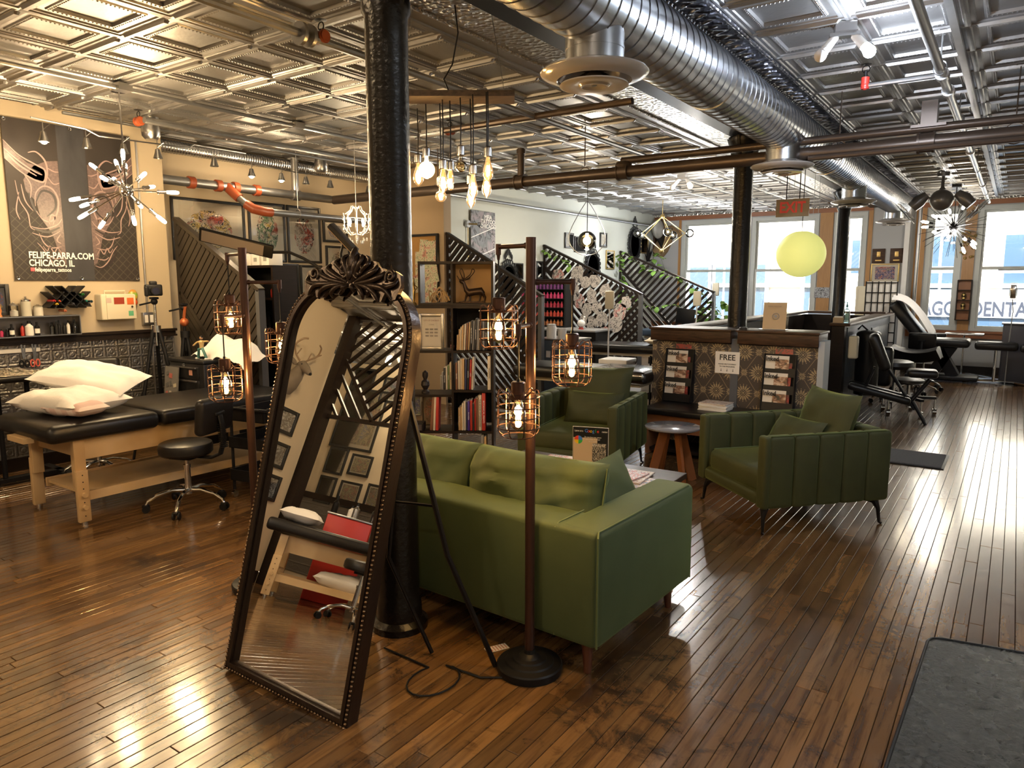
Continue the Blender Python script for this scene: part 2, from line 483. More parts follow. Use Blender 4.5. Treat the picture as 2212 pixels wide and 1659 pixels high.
# ---- ceiling
t = Mt('tin_ceiling', (0.47, 0.46, 0.44), 0.4, 0.88)
t.col(t.mix(t.noise(2.5, 5), (0.42, 0.41, 0.4), (0.24, 0.235, 0.23)))
t.bump(t.noise(26, 4) + t.noise(6, 3) * 1.5, 0.22, 0.008)
t.rough(t.noise(5, 4), 0.32, 0.5)
m_tin = t.m
m_dtin = mottled('dark_slab', (0.05, 0.05, 0.055), (0.03, 0.03, 0.03), 3, 0.5, 0.5)
ce = struct('ceiling', MB().b2((XF - .4, YB - .2, ZC + .03), (XR + .2, YF + .2, ZC + .25)), m_dtin)
TP = 0.53
def tile_mb(mb=None, o=(0, 0, 0), beads=True):
    mb = mb or MB()
    prof = [(0.0, -.012), (0.006, -.014), (0.014, -.014), (0.02, -.007), (0.034, -.01), (0.042, -.01), (0.048, -.002), (0.082, .002), (0.086, -.006), (0.106, -.006), (0.11, .012), (0.265, .014)]
    vs = []; fs = []
    for (d, z) in prof:
        a, b = d, TP - d
        vs += [(o[0] + a, o[1] + a, o[2] + z), (o[0] + b, o[1] + a, o[2] + z), (o[0] + b, o[1] + b, o[2] + z), (o[0] + a, o[1] + b, o[2] + z)]
    for k in range(len(prof) - 1):
        for j in range(4):
            q = (k * 4 + j, k * 4 + (j + 1) % 4, (k + 1) * 4 + (j + 1) % 4, (k + 1) * 4 + j)
            fs.append(q[::-1])
    mb.add(vs, fs)
    # heavy moulded rib along one side, with pointed ends
    z0, z1 = o[2] - .01, o[2] - .028
    xs = [o[0] + .03, o[0] + .055, o[0] + TP - .055, o[0] + TP - .03]
    for s_, yy in ((1, o[1]), (-1, o[1] + TP)):
        w_ = .02 * s_
        v = [(xs[0], yy, z0), (xs[3], yy, z0), (xs[3], yy + w_, z0 + .012), (xs[0], yy + w_, z0 + .012), (xs[1], yy, z1), (xs[2], yy, z1), (xs[2], yy + w_ * .6, z1), (xs[1], yy + w_ * .6, z1)]
        f = [(4, 5, 6, 7), (3, 7, 6, 2), (0, 4, 7, 3), (1, 2, 6, 5)]
        mb.add(v, f if s_ > 0 else [q[::-1] for q in f])
    if beads:
        r = .0052; n = 15
        for side in range(4):
            for k in range(n):
                a = .096 + (TP - .192) * k / n
                p = ((a, .096), (TP - .096, a), (TP - a, TP - .096), (.096, TP - a))[side]
                px_, py_ = o[0] + p[0], o[1] + p[1]; z = o[2] - .006
                mb.add([(px_ - r, py_ - r, z), (px_ + r, py_ - r, z), (px_ + r, py_ + r, z), (px_ - r, py_ + r, z), (px_, py_, z - r * 1.1)], [(0, 4, 1), (1, 4, 2), (2, 4, 3), (3, 4, 0)])
    return mb
cells = []
for k in range(-11, 24):
    y = 2.35 + TP * k
    for i in range(1, 9): cells.append((-2.86 - TP * i, y))
    for i in range(8): cells.append((-1.41 + TP * i, y))
scs = []
for k, (x, y) in enumerate(cells):
    q = depth_px((x + .26, y + .26, ZC)); scs.append((1 / q[2] if (q and shown((x + .26, y + .26, ZC), 150)) else 0, k))
top = set(k for s_, k in sorted(scs, reverse=True)[:300])
tmesh = tile_mb().mesh('tile', m_tin, 30); rest = MB()
for k, (x, y) in enumerate(cells):
    if k in top: link('ceiling_tile', tmesh, ce, (x, y, ZC))
    else: tile_mb(rest, (x, y, ZC), False)
o = part('ceiling_tiles_far', rest, m_tin, ce, 30); o['kind'] = 'stuff'
# embossed strips beside the girder, filler and cornices
t = Mt('embossed_tin', (0.5, 0.49, 0.47), 0.3, 0.95)
v_ = t.voro(28, None, 0, 'F1'); wv_ = t.noise(30, 3)
t.bump(v_ * 1.2 + wv_ * 0.6, 0.9, 0.014); m_emb = t.m
t = Mt('dark_embossed_tin', (0.13, 0.13, 0.15), 0.35, 0.85)
t.bump(t.voro(20, None, 0, 'F1') * 1.2 + t.noise(24, 3) * .5, 0.9, 0.014); m_demb = t.m
def strip(name, x0, x1, z, m, parent=ce):
    mb = MB().b2((x0, YB, z), (x1, YF, z + .03))
    for xx in (x0, x1): mb.cyl((xx, YB, z), (xx, YF, z), .012, n=8)
    return part(name, mb, m, parent)
strip('embossed_strip', -2.73, -2.33, ZC - .01, m_emb)
strip('embossed_strip', -2.86, -2.74, ZC - .005, m_tin)
strip('embossed_strip', -1.60, -1.42, ZC - .02, m_demb)
def beadrow(x, z, r=.008, step=.035):
    mb = MB(); y = 1.5
    while y < YF:
        mb.add([(x - r, y - r, z), (x + r, y - r, z), (x + r, y + r, z), (x - r, y + r, z), (x, y, z - r)], [(0, 4, 1), (1, 4, 2), (2, 4, 3), (3, 4, 0)]); y += step
    return mb
o = part('bead_moulding', beadrow(-2.715, ZC - .012), m_tin, ce); o['kind'] = 'stuff'
o = part('bead_moulding', beadrow(-1.585, ZC - .022, .009, .045), m_tin, ce); o['kind'] = 'stuff'
# zig-zag drops on the dark strip
mb = MB(); y = 1.5
while y < YF:
    mb.box((-1.51, y, ZC - .024), (.11, .012, .012), (0, 0, .5)); mb.box((-1.51, y + .05, ZC - .024), (.11, .012, .012), (0, 0, -.5)); y += .1
o = part('zigzag_moulding', mb, m_demb, ce); o['kind'] = 'stuff'
# steel girder
mb = MB().b2((-2.31, YB, 2.905), (-2.09, YF, 2.925)).b2((-2.215, YB, 2.925), (-2.185, YF, 3.03)).b2((-2.3, YB, 2.985), (-2.1, YF, 3.03))
struct('trim_1', mb, m_bpaint)
# columns
m_col = Mt('column_paint', (0.005, 0.004, 0.004), 0.25, 0, **{'Specular IOR Level': .35}); m_col.bump(m_col.noise(55, 5) + m_col.noise(9, 3), 0.3, 0.008); m_col = m_col.m
for k, y in enumerate((2.25, 6.95, 11.75)):
    mb = MB().lathe([(.13, 0), (.13, .03), (.105, .05), (.1, .12), (.093, .14), (.088, 1.5), (.088, 2.62), (.1, 2.64), (.1, 2.68), (.09, 2.7), (.09, 2.76), (.15, 2.85), (.15, 2.9)], (-2.2, y, 0), 28)
    for a in range(4):
        m = Matrix.Translation((-2.2, y, 0)) @ Matrix.Rotation(a * PI / 2, 4, 'Z') @ Matrix.Rotation(PI / 2, 4, 'X')
        mb.prism([(.07, 2.62), (.09, 2.62), (.17, 2.9), (.07, 2.9)], .024, m)
    o = struct('column', mb, m_col); o['kind'] = 'structure'

# ---- walls
t = Mt('beige_plaster', (0.6, 0.5, 0.36), 0.75); t.col(t.mix(t.noise(1.3, 5), (0.52, 0.43, 0.3), (0.44, 0.365, 0.26))); t.bump(t.noise(9, 5), 0.12, 0.01); m_beige = t.m
t = Mt('pale_plaster', (0.6, 0.62, 0.56), 0.75); t.col(t.mix(t.noise(1.1, 5), (0.62, 0.64, 0.57), (0.53, 0.55, 0.5))); t.bump(t.noise(7, 5), 0.12, 0.01); m_pale = t.m
t = Mt('grey_plaster', (0.4, 0.4, 0.4), 0.75); t.bump(t.noise(8, 5), 0.1, 0.01); m_grey = t.m
m_brown = mottled('brown_plaster', (0.42, 0.31, 0.19), (0.36, 0.26, 0.16), 2, 0.8)
t = Mt('wainscot_tin', (0.2, 0.19, 0.18), 0.36, 0.8)
xx_, yy_, zz_ = t.xyz()
cellsz = 0.11
fy = (yy_ / cellsz).fr() - .5; fz = (zz_ / cellsz).fr() - .5
d1 = (fy.abs().mx(fz.abs()) - .36).abs(); d2 = ((fy * fy + fz * fz).sqrt() - .22).abs()
t.bump((d1 * 9.0).mn(1.0) * .7 + (d2 * 9.0).mn(1.0) * .6 + t.noise(60, 4) * .9, 0.8, 0.008); m_wain = t.m
WT = .2
struct('wall_left', MB().b2((XL - WT, -1.7, 0), (XL, 3.85, ZC)), m_beige)
struct('wall_left_6', MB().b2((-7.5, YB, 0), (-7.3, -1.5, ZC)).b2((-7.3, -1.7, 0), (XL - WT, -1.5, ZC)), m_beige)
struct('wainscot_1', MB().b2((XL, -1.7, .1), (XL + .012, 3.85, 1.04)), m_wain)['kind'] = 'structure'
rail = MB().b2((XL, -1.7, 1.045), (XL + .03, 3.86, 1.115)).b2((XL, -1.7, 1.095), (XL + .045, 3.87, 1.118)).b2((XL, -1.7, 1.045), (XL + .04, 3.87, 1.062))
struct('trim_2', rail, m_bwood)
struct('baseboard_left', MB().b2((XL, -1.7, 0), (XL + .02, 3.85, .11)), m_bwood)
struct('wall_left_2', MB().b2((XF - WT, 3.65, 0), (XF, 7.1, ZC)), m_beige)
struct('wall_left_3', MB().b2((XF - .1, 7.0, 0), (-5.93, 7.14, ZC)), m_brown)
struct('wall_left_4', MB().b2((XP - WT, 7.1, 0), (XP, YF, ZC)), m_pale)
struct('baseboard_left_2', MB().b2((XP, 7.14, 0), (XP + .02, YF, .12)), m_bwood)
struct('baseboard_left_3', MB().b2((XF, 3.85, 0), (XF + .02, 7.0, .12)), m_bwood)
struct('wall_back', MB().b2((XF - .4, YB - WT, 0), (XR + .2, YB, ZC)), m_beige)
struct('trim_3', MB().b2((-7.3, YB, 1.05), (-3.2, YB + .03, 1.13)), m_bwood)
struct('wainscot_2', MB().b2((-7.3, YB, .1), (-3.2, YB + .012, 1.05)), m_wain)['kind'] = 'structure'
struct('wall_right', MB().b2((XR, YB, 0), (XR + WT, YF, ZC)), m_pale)
struct('wall_pier', MB().b2((-6.0, -1.62, 0), (-5.88, .1, ZC)), m_beige)['kind'] = 'structure'
struct('baseboard_pier', MB().b2((-5.88, -1.62, 0), (-5.865, .1, .12)), m_bwood)
# far wall with its windows
WX = [(-5.88, -4.56), (-4.42, -3.17), (-2.9, -2.34), (-1.38, -.84), (-.63, .72), (.95, 2.3)]
ZB_, ZT_ = .74, 2.84
mb = MB()
xs = [XP - WT] + [q for a in WX for q in a] + [XR + WT]
for a, b in zip(xs[0::2], xs[1::2]): mb.b2((a, YF, ZB_), (b, YF + .22, ZT_))
mb.b2((XP - WT, YF, 0), (XR + WT, YF + .22, ZB_)).b2((XP - WT, YF, ZT_), (XR + WT, YF + .22, ZC + .05))
struct('wall_far', mb, m_grey)
t = Mt('golden_oak', (0.42, 0.22, 0.07), 0.45); t.col(t.mix(t.noise(4, 6, t.coord('Object', (6, 6, 1)), 1), (0.45, 0.24, 0.08), (0.3, 0.14, 0.045))); m_oak = t.m
t = Mt('red_brown_oak', (0.3, 0.11, 0.04), 0.45); t.col(t.mix(t.noise(4, 6, t.coord('Object', (1, 6, 6)), 1), (0.32, 0.12, 0.045), (0.2, 0.07, 0.028))); m_roak = t.m
k = 3
for a, b in ((-5.95, -5.9), (-3.15, -2.92), (-2.32, -2.25), (-1.56, -1.4), (-.82, -.65), (.74, .93)):
    k += 1; struct('trim_%d' % k, MB().b2((a, YF - .02, .74), (b, YF, 2.86)), m_oak)
struct('trim_10', MB().b2((XP, YF - .035, 2.86), (-2.25, YF, 2.94)).b2((-1.6, YF - .035, 2.86), (XR, YF, 2.94)), m_roak)
struct('trim_11', MB().b2((XP, YF - .05, .61), (-2.25, YF, .7)).b2((-1.6, YF - .05, .61), (XR, YF, .7)).b2((XP, YF - .08, .7), (-2.25, YF, .735)).b2((-1.6, YF - .08, .7), (XR, YF, .735)), m_roak)
struct('trim_12', MB().b2((XP, YF - .07, 2.94), (XR, YF, 2.99)), m_emb)
struct('baseboard_far', MB().b2((-2.25, YF - .025, 0), (XR, YF, .13)), m_bwood)
m_frame = plain('window_paint', (0.5, 0.52, 0.5), 0.5)
for k, (a, b) in enumerate(WX):
    fw = .07
    mb = MB()
    for x0, x1 in ((a, a + fw), (b - fw, b)): mb.b2((x0, YF - .015, ZB_), (x1, YF + .12, ZT_))
    mb.b2((a + fw, YF - .015, ZT_ - .07), (b - fw, YF + .12, ZT_)).b2((a + fw, YF - .02, ZB_), (b - fw, YF + .12, ZB_ + .05))
    W_ = struct('window_%d' % (k + 1), mb, m_frame)
    for nm, z0, z1, yy in (('upper_sash', 1.78, ZT_ - .07, YF + .07), ('lower_sash', ZB_ + .05, 1.83, YF + .02)):
        s_ = .035; mb = MB().b2((a + fw, yy, z0), (a + fw + s_, yy + .035, z1)).b2((b - fw - s_, yy, z0), (b - fw, yy + .035, z1)).b2((a + fw + s_, yy, z0), (b - fw - s_, yy + .035, z0 + s_)).b2((a + fw + s_, yy, z1 - s_), (b - fw - s_, yy + .035, z1))
        sa = part(nm, mb, m_frame, W_)
        part('pane', MB().b2((a + fw + s_, yy + .016, z0 + s_), (b - fw - s_, yy + .02, z1 - s_)), m_glass, sa)
# ---- the street outside
m_stucco = mottled('cream_stucco', (0.85, 0.76, 0.62), (0.8, 0.7, 0.55), 1.2, 0.9)
m_bgl = plain('blue_glass', (0.04, 0.075, 0.12), 0.2)
m_sgn = plain('white_sign', (0.85, 0.85, 0.84), 0.6)
m_let = plain('slate_letters', (0.008, 0.014, 0.028), 0.6)
m_trimb = plain('pale_trim', (0.55, 0.6, 0.66), 0.6)
YO = 24.0
bld = thing('building', 'cream building across the street with blue windows and white shop sign', 'building', (-4, YO, 0))
part('wall', MB().b2((-22, 0, -4), (18, .6, 14)), m_stucco, bld)
def outwin(u0, v0, u1, v1, mull=1):
    a = at(u0, v0, y=YO); b = at(u1, v1, y=YO)
    x0, x1, z0, z1 = a.x + 4, b.x + 4, b.z, a.z
    f = part('window', MB().b2((x0 - .1, -.06, z0 - .1), (x1 + .1, -.01, z1 + .1)), m_trimb, bld)
    n = mull
    for j in range(n):
        w_ = (x1 - x0) / n
        part('pane', MB().b2((x0 + j * w_ + .04, -.075, z0), (x0 + (j + 1) * w_ - .04, -.062, z1)), m_bgl, f)
for q in ((1490, 578, 1530, 688, 1), (1545, 578, 1583, 688, 2), (1630, 572, 1652, 688, 1), (1640, 585, 1640, 680, 0), (1738, 590, 1760, 672, 1), (1840, 520, 1858, 590, 1), (2000, 512, 2066, 575, 2), (2000, 590, 2062, 625, 2), (2170, 508, 2300, 575, 2), (2165, 590, 2300, 625, 2)):
    if q[4]: outwin(*q)
a = at(1985, 648, y=YO - .2); b = at(2400, 688, y=YO - .2)
part('ledge', MB().b2((a.x - 6 + 4, -.22, a.z + .35), (b.x + 6, -.01, a.z + .47)), m_stucco, bld)
sg = part('sign_board', MB().b2((a.x - 3 + 4, -.2, b.z - .05), (b.x + 6, -.07, a.z + .02)), m_sgn, bld)
lw = at(2060, 668, y=YO - .22)
text('lettering', 'CHICAGO', .56, m_let, bld, (at(2066, 668, y=YO - .22).x + 4, -.21, lw.z), (PI / 2, 0, 0), 'RIGHT', .01, 0.7, .012)
text('lettering', 'DENTAL', .56, m_let, bld, (at(2096, 668, y=YO - .22).x + 4, -.21, lw.z), (PI / 2, 0, 0), 'LEFT', .01, 0.7, .012)
part('storefront', MB().b2((a.x - 3 + 4, -.1, -3.5), (b.x + 6, -.02, b.z - .06)), m_bgl, bld)
tag(link('road', MB().b2((-40, YF + .3, -4.2), (40, YO + 1, -4)).mesh('road', plain('asphalt', (0.25, 0.25, 0.26), 0.9))), None, None, kind='structure')
# ================================================================== LOUNGE
def velvet(name, a, b, sh=0.5):
    t = Mt(name, a, 0.75)
    t.col(t.mix(t.ramp(t.noise(3.5, 4), [(0.3, (0, 0, 0)), (0.7, (1, 1, 1))]), a, b))
    t.bump(t.noise(300, 2), 0.12, 0.002)
    t.b.inputs['Sheen Weight'].default_value = sh; t.b.inputs['Sheen Roughness'].default_value = 0.35; t.b.inputs['Sheen Tint'].default_value = (0.6, 0.75, 0.2, 1)
    return t.m
m_sofa = velvet('sage_velvet', (0.043, 0.066, 0.024), (0.06, 0.084, 0.032), 0.26)
m_velv = velvet('olive_velvet', (0.024, 0.029, 0.006), (0.04, 0.046, 0.01), 0.25)
m_pipe = plain('green_piping', (0.09, 0.12, 0.04), 0.7)
m_wleg = plain('walnut_leg', (0.09, 0.03, 0.015), 0.3)

# ---- sofa (back towards the camera)
s = thing('sofa', 'sage green velvet loveseat with its back to the mirror and floor lamp', 'sofa', (-2.06, 2.79, 0), R_(-2.5))
W2, D2 = .86, .44
part('back_frame', MB().rbox((0, -D2 + .11, .375), (2 * W2 - .02, .22, .47), .025), m_sofa, s)
for sx in (-1, 1):
    part('armrest', MB().rbox((sx * (W2 - .1), .01, .375), (.2, 2 * D2, .474), .03), m_sofa, s)
part('base', MB().rbox((0, .04, .2), (2 * W2 - .38, .76, .12), .02), m_sofa, s)
for sx in (-1, 1):
    part('seat_cushion', MB().rbox((sx * .33, .12, .345), (.65, .66, .17), .05), m_sofa, s)
    mb = MB()
    fnv = lambda sx: MB().pillow((0, 0, 0), (.72, .45, .25), (0, 0, 0), 24, 3 + sx, .1, .03, p=4.5)
    q = fnv(sx)
    m = TR((sx * .345 - .01, -.13, .565), (R_(76), 0, R_(2 * sx)))
    cu = part('back_cushion', MB().add(q.v, q.f, m), m_sofa, s, 60)
    seam = [(math.copysign(min(abs(a), .355), a) if abs(a) > .355 else a, b, 0) for a, b in [(-.355 + .0, -.2), (-.36, 0), (-.355, .2), (-.2, .215), (0, .21), (.2, .215), (.355, .2), (.36, 0), (.355, -.2)]]
    part('piping', MB().tube([m @ Vector(p) for p in [(a, b, .012) for a, b, _ in seam]], .004, 6), m_pipe, cu)
for sx in (-1, 1):
    x0, x1, y0, y1 = sx * (W2 - .2), sx * (W2 - .004), -D2 + .006, D2 - .006
    part('piping', MB().tube([(x1, y0, .15), (x1, y0, .595), (x1 - sx * .01, y0 + .02, .61), (x1 - sx * .01, y1 - .03, .61), (x1 - sx * .004, y1, .585), (x1, y1, .15)], .0045, 6), m_pipe, s)
    part('piping', MB().tube([(x0, y0 - .002, .15), (x0, y0, .6), (x0, y0 + .03, .613), (x0, -D2 + .22, .613)], .0035, 6), m_pipe, s)
mb = MB().pillow((0, 0, 0), (.42, .42, .13), (0, 0, 0), 12, 9, .05, .1)
tag(link('throw_pillow', mb.mesh('throw_pillow', m_sofa, 60), None, (-1.52, 2.98, .53)), 'green velvet throw pillow against the right arm of the green sofa', 'pillow').rotation_euler = (R_(8), R_(62), R_(-6))
for sx in (-1, 1):
    for sy in (-1, 1):
        part('leg', MB().cyl((sx * (W2 - .09), sy * (D2 - .08), .15), (sx * (W2 - .08), sy * (D2 - .07), 0), .026, .016), m_wleg, s)

# ---- armchairs
def armchair(label, loc, rz):
    a = thing('armchair', label, 'armchair', loc, rz, 'green velvet armchairs')
    W, D, z0, z1, th = .415, .455, .165, .625, .085
    n = 5
    for sx in (-1, 1):
        for k in range(n):
            wy = (2 * D - .03) / n
            part('channel_panel', MB().rbox((sx * (W - th / 2), -D + .03 + wy * (k + .5), (z0 + z1) / 2), (th, wy + .004, z1 - z0), .028), m_velv, a)
        part('piping', MB().tube([(sx * (W - .012), -D + .012, z0 + .03), (sx * (W - .012), -D + .008, z1 - .03), (sx * (W - .014), -D + .04, z1), (sx * (W - .014), D - .05, z1), (sx * (W - .014), D - .01, z1 - .05), (sx * (W - .014), D - .01, z0 + .03)], .0045, 6), m_pipe, a)
        part('arm_front', MB().rbox((sx * (W - th / 2), -D + .02, (z0 + z1) / 2), (th, .05, z1 - z0), .02), m_velv, a)
    for k in range(4):
        wx = (2 * W - 2 * th) / 4
        part('channel_panel', MB().rbox((-W + th + wx * (k + .5), D - .05, (z0 + z1) / 2), (wx + .004, .1, z1 - z0), .028), m_velv, a)
    part('base', MB().rbox((0, 0, .21), (2 * W - .03, 2 * D - .02, .09), .03), m_velv, a)
    c = part('seat_cushion', MB().rbox((0, -.03, .315), (2 * W - 2 * th - .006, 2 * D - .12, .15), .045), m_velv, a)
    wq, dq = W - th - .012, D - .07
    part('piping', MB().tube([(-wq, dq - .06, .386), (-wq, -dq - .0, .384), (wq, -dq - .0, .384), (wq, dq - .06, .386)], .0045, 6), m_pipe, c)
    part('front_rail', MB().rbox((0, -D + .03, .215), (2 * W - 2 * th, .05, .07), .02), m_velv, a)
    for sx in (-1, 1):
        for sy in (-1, 1):
            part('leg', MB().tube([(sx * (W - .1), sy * (D - .09), .17), (sx * (W - .065), sy * (D - .05), .15), (sx * (W - .05), sy * (D - .035), .1), (sx * (W - .04), sy * (D - .03), .012), (sx * (W - .025), sy * (D - .02), .004)], .01, 8, radii=[.03, .026, .013, .009, .009]), m_black, a)
    return a
a1 = armchair('green channel-tufted armchair beside the doormat, its ribbed side to the camera', (-1.185, 4.99, 0), R_(-41.5))
a2 = armchair('green channel-tufted armchair facing the camera behind the coffee table', (-2.87, 5.17, 0), R_(10))
def pillow_on(ch, label, lp, rot, dim, seed):
    m = Matrix.Translation(ch.location) @ Matrix.Rotation(ch.rotation_euler.z, 4, 'Z') @ TR(lp, rot)
    o = solo('throw_pillow', MB().pillow((0, 0, 0), dim, (0, 0, 0), 14, seed, .05, .08, p=3), m_velv, label, 'pillow', group='green pillows on the armchairs', ang=60)
    o.matrix_world = m; return o
pillow_on(a1, 'large green velvet pillow standing against the back of the nearer armchair', (.0, .27, .61), (R_(74), 0, R_(-3)), (.56, .46, .18), 1)
pillow_on(a1, 'small dark green pillow leaning in front of the large one in the nearer armchair', (-.06, .06, .5), (R_(58), 0, R_(5)), (.46, .32, .13), 2)
pillow_on(a2, 'large green velvet pillow against the back of the farther armchair', (.03, .27, .62), (R_(76), 0, R_(3)), (.58, .46, .18), 4)
pillow_on(a2, 'small dark green lumbar pillow in front of the large one in the farther armchair', (.04, .09, .51), (R_(66), 0, 0), (.5, .3, .13), 5)

# ---- coffee table with magazines and the sign stand
t = Mt('table_wood', (0.08, 0.04, 0.025), 0.42, **{'Specular IOR Level': .3}); t.col(t.ramp(t.noise(5, 6, t.coord('Object', (1, 12, 8)), 1), [(0.3, (0.02, 0.011, 0.008)), (0.7, (0.07, 0.035, 0.022))])); m_table = t.m
ct = thing('coffee_table', 'dark wood coffee table between the green sofa and the armchairs', 'table', (-2.1, 3.74, 0), R_(2))
part('tabletop', MB().rbox((0, 0, .405), (1.14, .56, .035), .005), m_table, ct)
part('apron', MB().box((0, 0, .36), (1.02, .46, .055)), m_table, ct)
for sx in (-1, 1):
    for sy in (-1, 1): part('leg', MB().cyl((sx * .5, sy * .22, .39), (sx * .53, sy * .25, 0), .026, .015), m_table, ct)
part('shelf', MB().box((0, 0, .16), (1.0, .44, .02)), m_table, ct)
def pic_mat(name, bgc, inks, scale=8, th=0.5, border=0.0):
    t = Mt(name, bgc, 0.45); vec = t.coord('Generated', (1, 1, 1))
    v = t.noise(scale, 4, vec, 1.5); c = bgc
    cur = bgc
    for k, ik in enumerate(inks):
        vv = t.coord('Generated'); mp = vv.node; mp.inputs['Location'].default_value = (k * 3.7, k * 1.3, 0)
        msk = t.ramp(t.noise(scale * (1 + .4 * k), 3, vv, 2.0), [(th, (0, 0, 0)), (th + .04, (1, 1, 1))])
        cur = t.mix(msk, cur, ik)
    t.col(cur) if not isinstance(cur, tuple) else None
    return t.m
mg = [pic_mat('magazine_print', (0.75, 0.7, 0.64), [(0.35, 0.15, 0.1), (0.6, 0.5, 0.4)], 7),
      pic_mat('magazine_print', (0.7, 0.66, 0.6), [(0.12, 0.16, 0.24), (0.5, 0.28, 0.2)], 6),
      pic_mat('magazine_print', (0.72, 0.72, 0.7), [(0.2, 0.2, 0.22), (0.55, 0.12, 0.08)], 9)]
mags = [(-2.42, 3.74, .0, 25, 0, 'magazine lying left of the sign stand beside another'), (-2.2, 3.78, .0, 5, 1, 'magazine lying just left of the sign stand on the coffee table'), (-2.3, 3.8, .009, 12, 2, 'magazine overlapping two others left of the sign stand'),
        (-1.72, 3.66, 0, -18, 1, 'lowest magazine in the fan at the right end of the coffee table'), (-1.77, 3.74, .009, 6, 0, 'middle magazine in the fan at the right end of the coffee table'), (-1.8, 3.69, .018, -5, 2, 'topmost magazine in the fan at the right end of the coffee table')]
for x, y, dz, rz, k, lb in mags:
    o = solo('magazine', MB().rbox((0, 0, .004), (.21, .275, .008), .002), mg[k], lb, 'magazine', (x, y, .4225 + dz), R_(rz), 'magazines on the coffee table')
ss = thing('sign_stand', 'upright black review sign in a wooden base on the coffee table', 'sign', (-1.95, 3.58, .4225), R_(18))
part('base', MB().rbox((0, 0, .009), (.19, .07, .018), .003), m_mwood, ss)
m_sblk = plain('sign_black', (0.015, 0.016, 0.018), 0.3)
cdp = part('card', MB().box((0, 0, .162), (.205, .004, .29)), m_sblk, ss)
part('card_edge', MB().b2((-.104, -.0015, .016), (.104, .0035, .309)), m_paper, ss)
part('tan_panel', MB().box((-.03, -.0028, .16), (.14, .001, .17), (0, 0, 0)), plain('sign_tan', (0.55, 0.42, 0.28), 0.5), ss)
part('tattoo_print', MB().box((.052, -.0036, .14), (.08, .001, .15)), pic_mat('sign_print', (0.03, 0.03, 0.03), [(0.6, 0.55, 0.45)], 14, .52), ss)
for tx, z, sz, mm in (('Leave us a', .285, .017, m_paper), ('review', .285, .017, m_paper), ('Do you love your tattoo,', .25, .0115, m_paper), ('your artist, the shop?', .238, .0115, m_paper), ('Let us know!', .226, .0115, m_paper), ('Scan this QR code to leave', .047, .011, m_paper), ('us a REVIEW', .034, .011, m_paper), ('SPEAKEASY', .205, .018, m_paper), ('*****', .066, .03, m_gold)):
    xo = -.068 if tx == 'Leave us a' else (.082 if tx == 'review' else (.05 if tx == 'SPEAKEASY' else (-.03 if tx == '*****' else .015)))
    text('lettering', tx, sz, mm, ss, (xo, -.0042, z), (PI / 2, 0, 0), sx=.7 if tx in ('Leave us a', 'review') else .85)
for k, (ch_, cc) in enumerate(zip('Google', ((0.05, 0.2, 0.7), (0.7, 0.05, 0.03), (0.75, 0.5, 0.02), (0.05, 0.2, 0.7), (0.03, 0.4, 0.1), (0.7, 0.05, 0.03)))):
    text('lettering', ch_, .028, plain('logo_colour', cc, 0.5), ss, (-.024 + k * .0135, -.0042, .286), (PI / 2, 0, 0))
for a0, cc in ((0, (0.05, 0.2, 0.7)), (90, (0.7, 0.05, 0.03)), (180, (0.75, 0.5, 0.02)), (270, (0.03, 0.4, 0.1))):
    pts = [(0, 0)] + [(.024 * math.cos(R_(a0 + q)), .024 * math.sin(R_(a0 + q))) for q in range(0, 91, 15)]
    part('logo_sector', MB().prism(pts, .001, TR((-.07, -.0028, .232), (PI / 2, 0, 0))), plain('logo_sector', cc, 0.5), ss)

# ---- side table
st = thing('side_table', 'small round grey-topped table with splayed wooden legs between the armchairs', 'table', (-2.12, 5.22, 0), .3)
part('tabletop', MB().lathe([(0, .425), (.19, .425), (.215, .437), (.215, .447), (.21, .45), (0, .45)], n=40), mottled('grey_stone', (0.25, 0.25, 0.27), (0.18, 0.18, 0.2), 5, 0.12), st)
for k in range(4):
    a = k * PI / 2 + .6
    p0 = Vector((.07 * math.cos(a), .07 * math.sin(a), .43)); p1 = Vector((.19 * math.cos(a), .19 * math.sin(a), 0))
    part('leg', MB().box((p0 + p1) / 2, (.065, .022, (p0 - p1).length), (0, -math.atan2(.12, .43), a)), m_mwood, st)

# ---- bench against the counter
bn = thing('bench', 'low walnut bench with a black leather seat in front of the papered counter', 'bench', (-2.08, 6.2, 0))
part('seat', MB().rbox((0, 0, .405), (1.3, .5, .06), .02), m_leather, bn)
part('front_panel', MB().box((0, -.2, .3), (1.22, .025, .15)), m_mwood, bn)
part('side_panel', MB().box((-.6, 0, .19), (.03, .42, .37)), m_mwood, bn)
part('side_panel', MB().box((.6, 0, .19), (.03, .42, .37)), m_mwood, bn)
part('shelf', MB().box((0, .02, .05), (1.2, .4, .025)), m_bwood, bn)

# ---- papered counter and dark half walls
t = Mt('medallion_paper', (0.06, 0.045, 0.04), 0.6)
px_, py_, pz_ = t.xyz()
def burst(cx_, cz_, per, R, petals, k0):
    u = ((px_ - cx_) / per).fr() - .5; v = ((pz_ - cz_) / (per * 1.5)).fr() - .5
    u = u * per; v = v * (per * 1.5)
    r = (u * u + v * v).sqrt(); a = v.atan2(u)
    pet = (a * (petals / 2)).cos().abs()
    m1 = r.lt(pet * R * .45 + R * .55) * r.gt(R * .42) * (pet.gt(.45))
    m2 = r.lt(R * .34) * r.gt(R * .22) * ((a * 8).cos().gt(0))
    m3 = r.lt(R * .12)
    dot = r.lt(R * 1.16) * r.gt(R * 1.06) * (pet.gt(.93))
    return m1.mx(m2).mx(m3).mx(dot)
msk = burst(0, 0, .25, .07, 16, 0).mx(burst(.125, .1875, .25, .07, 16, 0)).mx(burst(.125, 0, .25, .03, 10, 0)).mx(burst(0, .1875, .25, .03, 10, 0))
